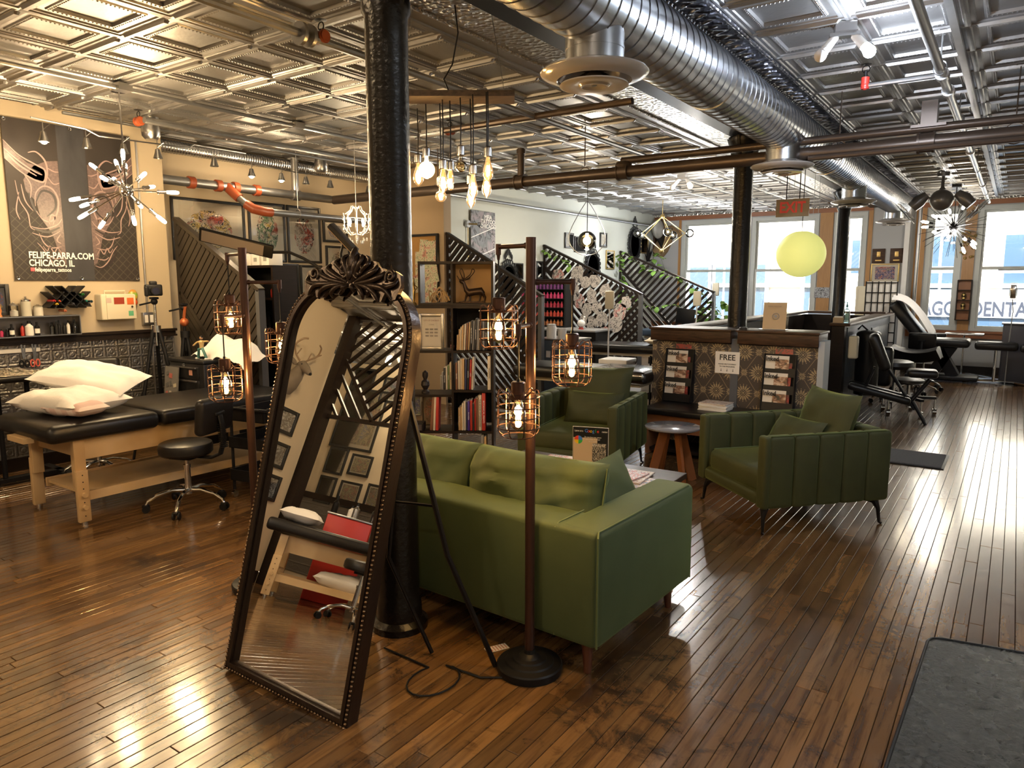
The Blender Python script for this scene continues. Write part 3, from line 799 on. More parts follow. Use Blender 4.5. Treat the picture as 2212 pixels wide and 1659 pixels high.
ln = ((px_ * 1.5 + pz_) / .375).fr(); ln2 = ((px_ * 1.5 - pz_) / .375).fr()
msk = msk.mx(((ln - .5).abs().lt(.012)) * .6).mx(((ln2 - .5).abs().lt(.012)) * .6)
t.col(t.mix(msk, (0.05, 0.038, 0.032), (0.3, 0.23, 0.13))); m_wall = t.m
co = thing('counter', 'reception counter papered in dark medallions with wooden cap around the second column', 'counter', (-2.1, 6.6, 0))
for x0, x1 in ((-.77, .0), (.07, .75)):
    part('papered_panel', MB().b2((x0, -.1, .04), (x1, 0, 1.0)), m_wall, co)
    part('cap', MB().rbox(((x0 + x1) / 2, .03, 1.065), (x1 - x0 + .01, .36, .11), .006), m_dwood, co)
    part('cap_top', MB().rbox(((x0 + x1) / 2, .03, 1.125), (x1 - x0 + .03, .4, .02), .005), m_dwood, co)
part('panel_seam', MB().b2((0, -.105, .04), (.07, .0, 1.05)), plain('blue_grey_post', (0.07, 0.08, 0.1), 0.4), co)
part('end_post', MB().b2((.75, -.12, 0), (.8, .1, 1.06)), plain('pale_post', (0.35, 0.38, 0.4), 0.5), co)
t = Mt('bead_board', (0.045, 0.055, 0.07), 0.3)
bx_, by_, bz_ = t.xyz()
t.bump(((by_ / .06).fr() - .5).abs().mn(.06) * 16, 0.8, 0.01); t.col(t.mix(t.noise(4, 5, t.coord('Object', (4, 4, .7))), (0.025, 0.032, 0.042), (0.075, 0.09, 0.11))); m_bead = t.m
hw = thing('half_wall', 'dark half wall running back from the left end of the papered counter', 'partition', (-2.8, 6.86, 0))
part('panel', MB().b2((-.05, 0, 0), (.05, 5.2, 1.06)), m_bwood, hw); part('cap', MB().rbox((0, 2.6, 1.1), (.2, 5.2, .035), .006), m_dwood, hw)
hw = thing('half_wall', 'dark half wall closing the far side of the reception enclosure', 'partition', (-2.2, 12.2, 0))
part('panel', MB().b2((-.6, -.05, 0), (.55, .05, 1.06)), m_bwood, hw); part('cap', MB().rbox((0, 0, 1.1), (1.2, .2, .035), .006), m_dwood, hw)
hw = thing('half_wall', 'blue-grey bead board half wall with end post, rolled black pad hanging on it', 'partition', (-1.64, 8.95, 0))
part('end_post', MB().b2((-.09, -.02, 0), (.05, .12, 1.06)), m_bwood, hw)
for k in range(56):
    y0 = .12 + k * .06
    part('board', MB().rbox((.02, y0 + .03, .53), (.05, .057, 1.04), .004, k=2), m_bead, hw, 30)
part('backing', MB().b2((-.05, .12, 0), (0, 3.5, 1.05)), m_bwood, hw)
part('top_rail', MB().box((.05, 1.8, .99), (.02, 3.36, .1)), m_bead, hw)
part('cap', MB().rbox((0, 1.75, 1.08), (.22, 3.6, .035), .006), m_dwood, hw)
part('skirting', MB().box((.05, 1.8, .06), (.02, 3.36, .12)), m_bead, hw)

# magazine racks, sign, magazine stack
def mag_mat(seed, red=False):
    t = Mt('cover_print', (0.6, 0.55, 0.5), 0.35)
    vec = t.coord('Generated'); vec.node.inputs['Location'].default_value = (seed * 2.3, 0, seed)
    g = t.xyz('Generated')
    n = t.noise(3.2, 3, vec, 1)
    base = t.ramp(n, [(0.35, (0.03, 0.025, 0.022)), (0.5, (0.25, 0.12, 0.07) if not red else (0.3, 0.02, 0.02)), (0.62, (0.55, 0.42, 0.32) if not red else (0.1, 0.03, 0.03))])
    t.col(t.mix(g[0].lt(.42).mx(g[2].gt(.8)) * (0.0 if red else 1.0), base, (0.62, 0.58, 0.52))); return t.m
for nm, X0, lb in (('l', -2.58, 'black three-tier magazine rack left of the FREE sign'), ('r', -1.66, 'black three-tier magazine rack right of the FREE sign')):
    rk = thing('magazine_rack', lb, 'magazine rack', (X0, 6.44, .436), 0, 'magazine racks on the bench')
    part('back_panel', MB().box((0, .045, .25), (.27, .012, .5)), m_bplas, rk)
    for sx in (-1, 1): part('side_panel', MB().prism([(-.05, 0), (.05, 0), (.05, .5), (.02, .5)], .008, TR((sx * .135, 0, 0), (PI / 2, 0, PI / 2))), m_bplas, rk)
    for k in range(3):
        part('pocket', MB().box((0, -.03 + .025 * k, .04 + .15 * k), (.27, .01, .075), (R_(-12), 0, 0)), m_bplas, rk)
    for k in range(3):
        for b in (0, 1):
            zc = .105 + .15 * k + (.02 if b else 0)
            if b and k == 0 and nm == 'l': pass
            yy = 6.44 - .02 + .024 * k + (.016 if b else 0)
            red = b == 1
            mz = thing('magazine', '%s magazine in the %s tier of the %s rack by the FREE sign' % ('dark red' if red else 'pale-covered lettered', ('bottom', 'middle', 'top')[k], 'left' if nm == 'l' else 'right'), 'magazine', (X0 + (.03 if red else -.02), yy, .436 + zc - .07), 0, 'magazines in the racks')
            hh = .19 if red else .15
            part('cover', MB().box((0, 0, hh / 2), (.15 if red else .2, .005, hh), (R_(-6), 0, 0)), mag_mat(k + 3 * b + (7 if nm == 'l' else 0), red), mz)
            if not red: text('masthead', 'Inked', .06, m_bplas, mz, (-.038, -.014, hh - .028), (PI / 2 - .1, 0, 0), sx=.85, bold=.001)
fs = thing('notice', 'white FREE notice pinned to the papered counter between the racks', 'sign', (-2.13, 6.493, .83), 0)
part('sheet', MB().box((0, 0, 0), (.225, .003, .2)), m_paper, fs)
m_ink = plain('ink', (0.012, 0.014, 0.02), 0.5)
text('lettering', 'FREE', .072, m_ink, fs, (0, -.003, .045), (PI / 2, 0, 0), bold=.0012)
text('lettering', 'PLEASE HELP YOURSELF', .0155, m_ink, fs, (0, -.003, -.015), (PI / 2, 0, 0))
text('lettering', 'TO THE MAGAZINES', .0155, m_ink, fs, (0, -.003, -.037), (PI / 2, 0, 0))
for k in (-1, 0, 1):
    part('arrow', MB().box((k * .055, -.0025, -.066), (.003, .001, .022)).prism([(-.007, 0), (.007, 0), (0, -.009)], .001, TR((k * .055, -.002, -.073), (PI / 2, 0, 0))), m_ink, fs)
for k in range(7):
    solo('magazine', MB().rbox((0, 0, .0045), (.25, .2, .009), .001), mg[k % 3] if k == 6 else m_paper, 'magazine %s of the white stack on the black bench' % ('topmost' if k == 6 else ('lowest' if k == 0 else 'inside, layer %s' % ('second', 'third', 'fourth', 'fifth', 'sixth')[k - 1])), 'magazine', (-2.12 + rnd.uniform(-.006, .006), 6.2 + rnd.uniform(-.006, .006), .4365 + k * .0095), R_(rnd.uniform(-3, 3)), 'stack of magazines on the bench')

# things on the counters
sh = thing('sign_holder', 'clear acrylic holder with tan notice standing on the papered counter', 'sign', (-1.78, 6.68, 1.135), .1)
part('acrylic', MB().box((0, .02, .13), (.24, .004, .26), (R_(-8), 0, 0)), m_glass, sh)
part('notice', MB().box((.0, .014, .125), (.2, .003, .24), (R_(-8), 0, 0)), plain('tan_paper', (0.5, 0.36, 0.2), 0.7), sh)
part('emblem', MB().torus((.01, .005, .12), .028, .003, (PI / 2 - .14, 0, 0)).lathe([(0, 0), (.014, 0), (.014, .002), (0, .002)], (0, 0, 0), 16, TR((.01, .006, .12), (PI / 2 - .14, 0, 0))), plain('grey_ink', (0.3, 0.28, 0.25), 0.6), sh)
text('lettering', 'PLEASE TAKE ONE', .014, plain('brown_ink', (0.25, 0.15, 0.08), 0.6), sh, (0, -.008, .21), (PI / 2 - .14, 0, 0))
part('foot', MB().box((0, -.02, .003), (.24, .1, .006)), m_glass, sh)
br = thing('counter_bell', 'small dark metal dish on the papered counter by the second column', 'bell', (-2.03, 6.6, 1.135))
part('dish', MB().lathe([(0, 0), (.03, 0), (.035, .012), (.03, .02), (0, .022)], n=18), m_steel, br); part('knob', MB().sph((0, 0, .026), .007), m_black, br)
hs = thing('hand_sanitizer', 'clear sanitizer bottle with blue-green pump on the end post of the half wall', 'bottle', (-1.6, 9.05, 1.098))
part('bottle', MB().lathe([(0, 0), (.034, 0), (.036, .02), (.036, .12), (.03, .15), (.012, .165), (.012, .175)], n=20), glass('gel', (0.75, 0.9, 0.88), .1), hs)
part('label', MB().lathe([(.0365, .03), (.0365, .11)], n=16, arc=2.2), m_paper, hs)
part('pump', MB().cyl((0, 0, .175), (0, 0, .21), .012).cyl((0, 0, .21), (0, 0, .235), .006).box((-.012, 0, .235), (.04, .012, .01)), plain('teal_plastic', (0.03, 0.18, 0.2), 0.4), hs)
cb = thing('card_holder', 'small wooden business card box beside the sanitizer bottle', 'box', (-1.67, 8.98, 1.098))
part('box', MB().box((0, 0, .03), (.11, .06, .06)), plain('kraft', (0.42, 0.3, 0.18), 0.6), cb); part('cards', MB().box((0, 0, .065), (.09, .04, .02)), m_paper, cb)

# bead moulding etc: doormat, floor plate
t = Mt('mat_pile', (0.07, 0.07, 0.075), 0.95); t.col(t.mix(t.noise(180, 3), (0.03, 0.03, 0.032), (0.2, 0.2, 0.21))); t.bump(t.noise(160, 2), 1, .01); m_mat = t.m
dm = thing('doormat', 'dark grey speckled rectangular doormat behind the nearer green armchair', 'mat', (-.86, 7.17, 0))
part('pile', MB().rbox((0, 0, .009), (.9, .56, .014), .006), m_mat, dm); part('border', MB().rbox((0, 0, .004), (.94, .6, .008), .003), m_bplas, dm)
t = Mt('wet_rubber', (0.008, 0.009, 0.009), 0.3, **{'Specular IOR Level': .3}); t.bump(t.noise(38, 6, None, 1.2, .75), .8, .006); t.rough(t.noise(11, 5), .15, .4); m_rub = t.m
poly = []
for cxx, cyy, a0 in ((1.1, 1.1, -90), (1.1, 3.68, 0), (-.13, 3.45, 90), (-.19, 1.1, 180)):
    for q in range(0, 91, 18): poly.append((cxx + .07 * math.cos(R_(a0 + q)), cyy + .07 * math.sin(R_(a0 + q))))
fm = thing('floor_mat', 'large glossy dark rubber floor mat with rounded corner at the lower right', 'mat', (0, 0, 0))
part('mat', MB().prism(poly, .005), m_rub, fm)
part('rim', MB().tube([(p[0], p[1], .005) for p in poly], .006, 6, True, flat=.6), m_bplas, fm)
struct('wall_left_5', MB().b2((XF - WT, 3.65, 0), (XL - WT, 3.85, ZC)), m_beige)
# ================================================================== OVERHEAD
# ---- spiral duct with drop diffusers
t = Mt('galvanised_duct', (0.5, 0.52, 0.55), 0.27, 1.0); t.col(t.mix(t.noise(8, 5, t.coord('Object', (1, .15, 1))), (0.6, 0.62, 0.65), (0.42, 0.44, 0.47))); m_duct = t.m
DX, DZ, DR = -1.6, 2.75, .172
du = thing('spiral_duct', 'large galvanised spiral duct running the length of the ceiling beside the girder', 'duct', (DX, 0, DZ))
part('pipe', MB().cyl((0, -3.2, 0), (0, 12.7, 0), DR, n=48), m_duct, du)
mb = MB(); y = -.5; n = 36
while y < 12.7:
    mb.torus((0, y, 0), DR + .0008, .0028, (PI / 2, R_(4), 0), n, 4); y += .088
o = part('spiral_seams', mb, plain('seam', (0.16, 0.16, 0.17), 0.4, .8), du); o['kind'] = 'stuff'
for y in (1.7, 4.35, 7.5, 10.7): part('joint_band', MB().cyl((0, y - .02, 0), (0, y + .02, 0), DR + .005, n=40), m_duct, du)
m_diff = plain('enamel', (0.5, 0.46, 0.42), 0.15, .2)
m_dark = plain('dark_void', (0.006, 0.006, 0.006), 0.9)
for k, (y, lb) in enumerate(((2.92, 'nearest round diffuser, hanging large from the duct above the bulbs'), (6.0, 'second round diffuser on the duct, just past the big brown pipe'), (9.02, 'third round diffuser along the duct, above the third column'), (12.2, 'farthest round diffuser at the window end of the duct'))):
    d = thing('duct_diffuser', lb, 'air diffuser', (DX, y, 0), 0, 'round duct diffusers')
    part('collar', MB().cyl((0, 0, 2.5), (0, 0, 2.66), .128, n=32).cyl((0, 0, 2.555), (0, 0, 2.565), .131, n=32), m_duct, d)
    part('outer_cone', MB().lathe([(.125, 2.505), (.135, 2.5), (.19, 2.482), (.232, 2.47), (.238, 2.462), (.234, 2.456), (.2, 2.44), (.165, 2.43), (.16, 2.435), (.165, 2.445), (.12, 2.5)], n=48), m_diff, d)
    part('throat', MB().cyl((0, 0, 2.5), (0, 0, 2.502), .124, n=24), m_dark, d)
    part('inner_cone', MB().lathe([(.03, 2.47), (.11, 2.425), (.15, 2.415), (.152, 2.409), (.14, 2.405), (.07, 2.412), (.062, 2.404), (.055, 2.404), (.045, 2.411), (0, 2.413)], n=44), m_diff, d)
    part('stem', MB().cyl((0, 0, 2.41), (0, 0, 2.5), .012), m_steel, d)

# ---- pipes
m_ppipe = Mt('brown_painted_pipe', (0.085, 0.062, 0.048), 0.33, .45).m
m_gpipe = mottled('galvanised_pipe', (0.42, 0.42, 0.42), (0.3, 0.3, 0.3), 14, 0.35, .9)
m_coup = plain('orange_coupling', (0.28, 0.06, 0.02), 0.4)
def hanger(mb, x, y, z, top=ZC, r=.05):
    mb.cyl((x, y, z + r + .03), (x, y, top), .005, n=6).torus((x, y, z + .005), r + .006, .004, (PI / 2, 0, 0), 16, 5, (1, 1.15)).lathe([(.03, -.012), (.02, 0), (0, 0)], (x, y, top), 10)
    return mb
PY, PZ = 6.05, 2.545
mp = thing('main_pipe', 'thick brown sprinkler main crossing the room below the duct', 'pipe', (0, PY, PZ))
part('pipe', MB().cyl((-6.85, 0, 0), (2.5, 0, 0), .052, n=20), m_ppipe, mp)
part('branch_pipe', MB().tube([(-3.02, 0, .1), (-3.0, 0, .098), (2.5, 0, .098)], .03, 14), m_ppipe, mp)
part('branch_pipe', MB().cyl((-1.4, -.07, -.045), (2.5, -.07, -.045), .022, n=10), m_ppipe, mp)
for x in (-3.0, -4.12, -6.0, -.62, .9): part('coupling', MB().cyl((x - .05, 0, 0), (x + .05, 0, 0), .068, n=20).cyl((x - .055, 0, 0), (x - .04, 0, 0), .075, n=20).cyl((x + .04, 0, 0), (x + .055, 0, 0), .075, n=20), m_ppipe, mp)
part('elbow', MB().torus((-3.0, 0, .06), .045, .033, (0, 0, 0), 14, 8), m_ppipe, mp)
part('riser', MB().cyl((-4.12, 0, 0), (-4.12, 0, .32), .035, n=14).cyl((-4.12, 0, .27), (-4.12, 0, .31), .046, n=14), m_ppipe, mp)
part('bracket', MB().b2((-.66, -.05, .1), (-.56, .05, .28)).b2((-.72, -.06, .1), (-.5, .06, .12)), m_ppipe, mp)
for x in (-5.2, -3.4, -1.2, -.1): part('hanger', hanger(MB(), x, 0, 0, ZC - PZ, .055), m_ppipe, mp)
gp = thing('sprinkler_pipe', 'galvanised sprinkler pipe running lengthwise under the right-hand ceiling', 'pipe', (-.47, 0, 2.78))
part('pipe', MB().cyl((0, -3, 0), (0, 13.4, 0), .026, n=14), m_gpipe, gp)
for y in (5.15, 5.6, 8.2, 11): part('coupling', MB().cyl((0, y - .035, 0), (0, y + .035, 0), .038, n=14), m_gpipe, gp)
part('branch_pipe', MB().cyl((0, 5.15, 0), (-.42, 5.15, 0), .014, n=8), m_gpipe, gp)
part('end_elbow', MB().cyl((-.42, 5.15, -.02), (-.42, 5.15, .05), .024, n=12).sph((-.42, 5.15, 0), .026), m_red, gp)
part('sprinkler_head', MB().cyl((-.42, 5.15, .05), (-.42, 5.15, .09), .01).torus((-.42, 5.15, .1), .022, .003, (PI / 2, 0, 0), 12, 4).lathe([(0, .13), (.032, .128), (0, .126)], (-.42, 5.15, 0), 12), m_black, gp)
for y in (5.0, 6.6, 9.5, 12): part('hanger', hanger(MB(), 0, y, 0, .22, .028), m_gpipe, gp)
tag(part('conduit', MB().b2((-.42, -3, ZC - .055), (-.38, YF - .3, ZC - .028)), m_gpipe, None), 'straight conduit strip fixed along the ceiling seam at right', 'conduit')
# wall pipe, orange couplings, lower branch
wp = thing('sprinkler_pipe', 'silver pipe with orange couplings along the framed-art wall', 'pipe', (-6.87, 0, 2.55))
part('pipe', MB().cyl((0, 3.2, 0), (0, 6.02, 0), .045, n=18), m_gpipe, wp)
for y in (4.22, 4.52, 4.72, 4.98): part('coupling', MB().cyl((0, y - .03, 0), (0, y + .03, 0), .06, n=18), m_coup, wp)
part('tee', MB().tube([(0, 4.62, 0), (.12, 4.68, -.12)], .05, 12), m_coup, wp)
part('drop_pipe', MB().cyl((.12, 4.68, -.12), (.22, 4.72, -.2), .036), m_gpipe, wp)
part('elbow', MB().tube([(.2, 4.7, -.18), (.26, 4.74, -.23), (.28, 4.86, -.25), (.28, 4.95, -.25)], .05, 12), m_coup, wp)
part('lower_pipe', MB().cyl((.28, 4.93, -.25), (.28, 7.0, -.25), .036, n=14), m_gpipe, wp)
part('riser', MB().cyl((0, 5.5, 0), (0, 5.5, .4), .042, n=14).cyl((0, 5.45, -.0), (0, 5.55, 0), .06, n=14).lathe([(.075, .4), (.075, .41), (0, .41)], (0, 5.5, 0), 16), m_gpipe, wp)
part('hanger', hanger(MB(), .28, 5.3, -.25, .45, .04), m_gpipe, wp)
mbx = thing('flexible_duct', 'small silver ribbed duct along the top of the framed-art wall', 'duct', (-7.05, 0, 2.9))
part('pipe', MB().cyl((0, 3.86, 0), (0, 6.99, 0), .058, n=20), m_duct, mbx)
mb = MB(); y = 3.9
while y < 6.98: mb.torus((0, y, 0), .06, .006, (PI / 2, 0, 0), 14, 4); y += .03
o = part('rib', mb, m_duct, mbx); o['kind'] = 'stuff'
# ceiling-hugging pipes on the left
def lpipe(label, pts, r, m=m_gpipe, boxes=()):
    o = thing('ceiling_pipe', label, 'pipe', (0, 0, 0))
    part('pipe', MB().tube(pts, r, 10), m, o)
    for b in boxes: part('junction_box', MB().box(b, (.1, .1, .05)), m_steel, o)
    return o
lpipe('thin pipe under the ceiling above the starburst chandelier', [(-5.44, -3, 2.95), (-5.44, 6.9, 2.95)], .017, m_gpipe, ((-5.44, 2.85, 2.955), (-5.44, 4.4, 2.955)))
lpipe('thin conduit under the ceiling nearest the framed-art wall', [(-6.5, 2.9, 2.93), (-6.5, 6.9, 2.93)], .014)
lpipe('silver sprinkler line with red tee end above the track lights', [(-5.72, 3.15, 2.82), (-5.72, 5.9, 2.82)], .026)
o = lpipe('long pipe near the ceiling running from the front past the bulb cluster', [(-3.22, -2.5, 2.86), (-3.22, 2.6, 2.86), (-3.24, 4.1, 2.86), (-3.28, 7.1, 2.86)], .022)
part('flange', MB().cyl((-3.22, 2.64, 2.86), (-3.22, 2.66, 2.86), .06, n=20).cyl((-3.22, 2.7, 2.86), (-3.22, 2.72, 2.86), .06, n=20), m_gpipe, o)
lpipe('pipe crossing the left ceiling above the hanging bulbs', [(-4.18, 4.96, 2.86), (-2.4, 4.96, 2.86)], .026, m_ppipe)
lpipe('pale line of pipe rising over the pale wall', [(-6.3, 7.2, 2.72), (-6.3, 12.0, 2.72), (-6.3, 14.3, 2.72)], .022)
lpipe('dark cable conduit crossing the ceiling beyond the brown main', [(-1.4, 8.6, 2.93), (2.4, 8.7, 2.93)], .014, m_black)
def valve(label, x, y, z, up=.12, c=m_coup):
    o = thing('sprinkler', label, 'sprinkler', (x, y, z), 0, 'ceiling sprinkler heads')
    part('fitting', MB().cyl((-.04, 0, 0), (.04, 0, 0), .03, n=12).cyl((-.03, 0, 0), (-.02, 0, 0), .036, n=12).cyl((.02, 0, 0), (.03, 0, 0), .036, n=12), c, o)
    part('frame', MB().torus((0, 0, .055), .022, .004, (PI / 2, 0, 0), 12, 4).cyl((0, 0, .02), (0, 0, .04), .01).lathe([(0, .09), (.034, .087), (0, .083)], (0, 0, 0), 12), m_black, o)
    return o
v = at(300, 262, z=2.84); valve('orange sprinkler fitting right of the starburst chandelier rod', v.x, v.y, 2.84)
v = at(694, 80, z=2.88); valve('red-brown sprinkler fitting on the pipe left of the black column', v.x, v.y, 2.88)
v = at(972, 283, z=2.86); valve('red sprinkler fitting at the left end of the crossing pipe', v.x, v.y, 2.86)

# ---- track lights
def spot_mb(): return MB().lathe([(.012, .05), (.02, .045), (.024, .02), (.04, -.03), (.037, -.032), (.02, 0), (0, .01)], n=14)
m_spotg = emit('spot_glow', (1, 0.85, 0.6), 30)
def track(label, pts, heads, z=2.8):
    o = thing('track_light', label, 'track light', pts[0])
    p0 = Vector(pts[0])
    part('rail', MB().tube([Vector(p) - p0 for p in pts], .007, 6), m_steel, o)
    for (x, y, lit) in heads:
        h = part('spot_head', spot_mb(), m_steel, o); h.location = Vector((x, y, z - .12)) - p0
        part('arm', MB().cyl((0, 0, .04), (0, 0, .12), .004, n=6).cyl((0, 0, .06), (.05, .03, .1), .003, n=5), m_steel, h)
        if lit:
            part('bulb', MB().sph((0, 0, -.024), .026), m_spotg, h)
            lamp(o, Vector((x, y, z - .18)) - p0, 4, (1, .72, .42), .03)
    part('canopy', MB().lathe([(0, .0), (.05, .0), (.075, .03), (.08, .09), (.07, .12), (.07, .19), (0, .19)], (0, 0, 0), 20, TR(Vector(((pts[0][0] + pts[-1][0]) / 2, (pts[0][1] + pts[-1][1]) / 2, z)) - p0)), m_steel, o)
    return o
TXX = -6.35
track('brushed track rail with bell-shaped spotlights above the dark banner', [(TXX, 2.6, 2.82), (TXX, 3.0, 2.8), (TXX, 3.1, 2.76), (TXX, 3.9, 2.78), (TXX, 3.95, 2.82), (TXX, 4.5, 2.82)], [(TXX, 2.68, 1), (TXX, 3.0, 0), (TXX, 3.3, 0), (TXX, 3.6, 0), (TXX, 4.15, 0)], 2.8)
track('brushed track rail with spotlights above the framed tattoo art', [(-6.62, 4.6, 2.8), (-6.62, 5.3, 2.76), (-6.62, 6.2, 2.78), (-6.62, 6.75, 2.8)], [(-6.62, 4.75, 1), (-6.62, 5.12, 1), (-6.62, 5.45, 0), (-6.62, 5.8, 0), (-6.62, 6.4, 1)], 2.8)
# ---- ceiling lamp holders with two bulbs
def twin(label, loc, rz, lit=1, w=14, col_=(0.75, 0.85, 1.0), glow=None):
    o = thing('ceiling_lamp', label, 'ceiling light', loc, rz)
    part('box', MB().box((0, 0, -.02), (.11, .11, .05)).box((0, 0, -.055), (.16, .06, .02)), m_steel, o)
    for k, sx in enumerate((-1, 1)):
        q = part('lamp_holder', MB().cyl((sx * .05, 0, -.06), (sx * .1, -.03, -.13), .022, .026, 14), m_white, o)
        on = lit == 2 or (lit == 1 and sx > 0)
        part('bulb', MB().sph((sx * .125, -.045, -.165), .034).cyl((sx * .1, -.03, -.13), (sx * .115, -.04, -.15), .024, .03), (glow or m_led) if on else m_white, q)
        if on: lamp(o, (sx * .14, -.06, -.21), w, col_, .035)
    return o
m_led = emit('cool_bulb_glow', (0.86, 0.92, 1.0), 60)
v = at(1826, 58, z=ZC - .03); twin('ceiling lamp holder with one lit cool bulb and one dark, above the right floor', (v.x, v.y, ZC - .02), .3, 1, 32)
v = at(1475, 378, z=ZC - .03); twin('small twin-bulb ceiling lamp beyond the brown main pipe', (v.x, v.y, ZC - .02), 0, 1, 50, (1, .95, .88), m_filw)
# lamps added out of view to light the room; the art-wall one shows mirrored
for k, (x, y, lb, cl_, wt) in enumerate(((.2, -.6, 'added to light the clear floor behind the camera', (1, .8, .58), 32), (-2.0, -1.6, 'added to light the back part of the studio', (1, .76, .5), 46), (1.6, 2.6, 'added for cool light near the right wall', (.8, .88, 1), 40), (-4.2, -.2, 'added for warm light above the rear massage table', (1, .7, .38), 56), (-5.9, -2.6, 'over the back art wall seen in the mirror', (1, .78, .5), 34))):
    twin('twin-bulb ceiling lamp ' + lb, (x, y, ZC - .02), .4 * k, 2, wt / 2, cl_, m_filw)

# ---- bulbs
def bulb_prof(kind, R):
    if kind == 'globe': return [(.012, 0), (.013, -.02)] + [(max(1e-4, R * math.sin(a)), -.03 - R + R * math.cos(a)) for a in [R_(q) for q in range(18, 181, 12)]]
    if kind == 'tube': return [(.012, 0), (.015, -.015), (R, -.035), (R, -.1), (R * .8, -.118), (R * .4, -.125), (1e-4, -.127)]
    return [(.012, 0), (.014, -.02), (R * .62, -.045), (R * .9, -.075), (R, -.1), (R * .95, -.115), (R * .6, -.135), (R * .2, -.147), (1e-4, -.153)]
def edison(parent, loc, kind='pear', R=.03, lit=True, w=6, sock=m_black, fil=None, gl=None, s=1.0):
    sk = part('socket', MB().lathe([(.0, .05), (.012, .05), (.02, .042), (.021, .03), (.021, 0), (.016, -.004), (0, -.004)], n=16), sock, parent); sk.location = loc
    b = part('bulb', MB().lathe([(r * s, z * s) for r, z in bulb_prof(kind, R)], n=20), gl or m_amber, sk)
    if lit:
        L = {'globe': R * 1.3, 'tube': .05}.get(kind, .06) * s; z0 = -(R * .9 + .02 if kind == 'globe' else .055) * s
        f = MB()
        for q in range(5):
            a = 2 * PI * q / 5; f.cyl((.009 * math.cos(a), .009 * math.sin(a), z0), (.006 * math.cos(a + .6), .006 * math.sin(a + .6), z0 - L), .0022, n=5)
        part('filament', f, fil or m_fil, sk)
        b.data.materials[0] = m_glow2 if R > .04 else m_glow
        lamp(parent, Vector(loc) + Vector((0, 0, z0 - L / 2)), w, WARM, .02)
    return sk
# ---- hanging cluster on a board
c0 = at(978, 214, y=3.1)
bc = thing('pendant_cluster', 'wooden board hung from the ceiling with ten assorted filament bulbs', 'chandelier', (c0.x, c0.y, 0), 0)
ang = R_(35)
R20 = Matrix.Rotation(ang, 4, 'Z')
t = Mt('reclaimed_board', (0.14, 0.08, 0.05), 0.55); t.col(t.ramp(t.noise(5, 5, t.coord('Object', (1, 9, 9)), 1), [(.3, (.04, .028, .02)), (.7, (.11, .075, .05))])); m_board = t.m
zb = c0.z + .01
part('board', MB().box((0, 0, zb), (.66, .17, .03), None, R20), m_board, bc)
wires = MB()
for sx in (-1, 1):
    for q in (-1, 1): wires.cyl(R20 @ Vector((sx * .28, q * .05, zb)), R20 @ Vector((sx * .2, q * .02, ZC)), .0012, n=4)
part('suspension_wire', wires, m_steel, bc)['kind'] = 'stuff'
part('power_cord', MB().tube([(.02, 0, ZC), (.04, 0, ZC - .15), (0, 0, ZC - .3), (-.06, 0, zb + .1), (-.02, 0, zb + .02)], .004, 6), m_black, bc)
for u, vt, vb, kind, R in ((903, 340, 392, 'pear', .032), (921, 326, 396, 'globe', .047), (957, 352, 395, 'pear', .026), (952, 389, 442, 'globe', .032), (973, 355, 397, 'tube', .017), (995, 322, 376, 'globe', .033), (1022, 363, 415, 'pear', .026), (1017, 385, 438, 'pear', .026), (1054, 325, 380, 'pear', .028), (1051, 360, 412, 'pear', .026)):
    p = at(u, vt, y=c0.y + (rnd.random() - .5) * .1) - Vector((c0.x, c0.y, 0))
    part('cord', MB().tube([(p.x, p.y, zb - .01), (p.x + .003, p.y, (p.z + zb) / 2), (p.x, p.y, p.z)], .0035, 6), m_black, bc)
    edison(bc, (p.x, p.y, p.z - .03), kind, R * 1.15, u != 995, 3.6, m_steel, None, None, .85)

# ---- starburst chandelier
c0 = at(272, 411, x=-5.6)
sc2 = thing('sputnik_chandelier', 'chrome starburst chandelier with lit tubular bulbs in front of the dark banner', 'chandelier', c0)
part('ball', MB().sph((0, 0, 0), .05, n=20), m_chrome, sc2)
part('rod', MB().cyl((0, 0, .04), (0, 0, ZC - c0.z), .006, n=8), m_chrome, sc2)
part('canopy', MB().lathe([(0, 0), (.055, 0), (.06, .01), (.06, .03), (0, .03)], (0, 0, ZC - c0.z - .04), 20).box((0, 0, ZC - c0.z - .0), (.09, .09, .04)), m_chrome, sc2)
for (u, v_) in ((218, 330), (242, 342), (294, 335), (315, 345), (252, 383), (174, 388), (368, 398), (190, 427), (222, 441), (332, 424), (352, 444), (247, 492), (257, 492), (312, 488), (205, 470), (300, 375)):
    q = at(u, v_, x=-5.6) - c0
    L = .43
    dx = max(0, L * L - q.length_squared) ** .5 * (1 if rnd.random() > .5 else -1)
    d = (q + Vector((dx, 0, 0))).normalized()
    ar = part('arm', MB().cyl(d * .045, d * .26, .005, n=6), m_chrome, sc2)
    part('socket', MB().cyl(d * .26, d * .33, .014, n=12).cyl(d * .255, d * .265, .017, n=12), m_chrome, ar)
    bx, by = basis(d)
    M_ = Matrix((( bx.x, by.x, d.x, 0), (bx.y, by.y, d.y, 0), (bx.z, by.z, d.z, 0), (0, 0, 0, 1)))
    part('bulb', MB().lathe([(.01, .33), (.0135, .345), (.014, .395), (.01, .415), (.0001, .42)], (0, 0, 0), 14, M_), m_filw, ar)
for dd in ((0.3, 0, .3), (-.2, .3, -.1), (0, -.3, -.1), (.3, .1, -.25)): lamp(sc2, dd, 15, (1, .7, .36), .05)

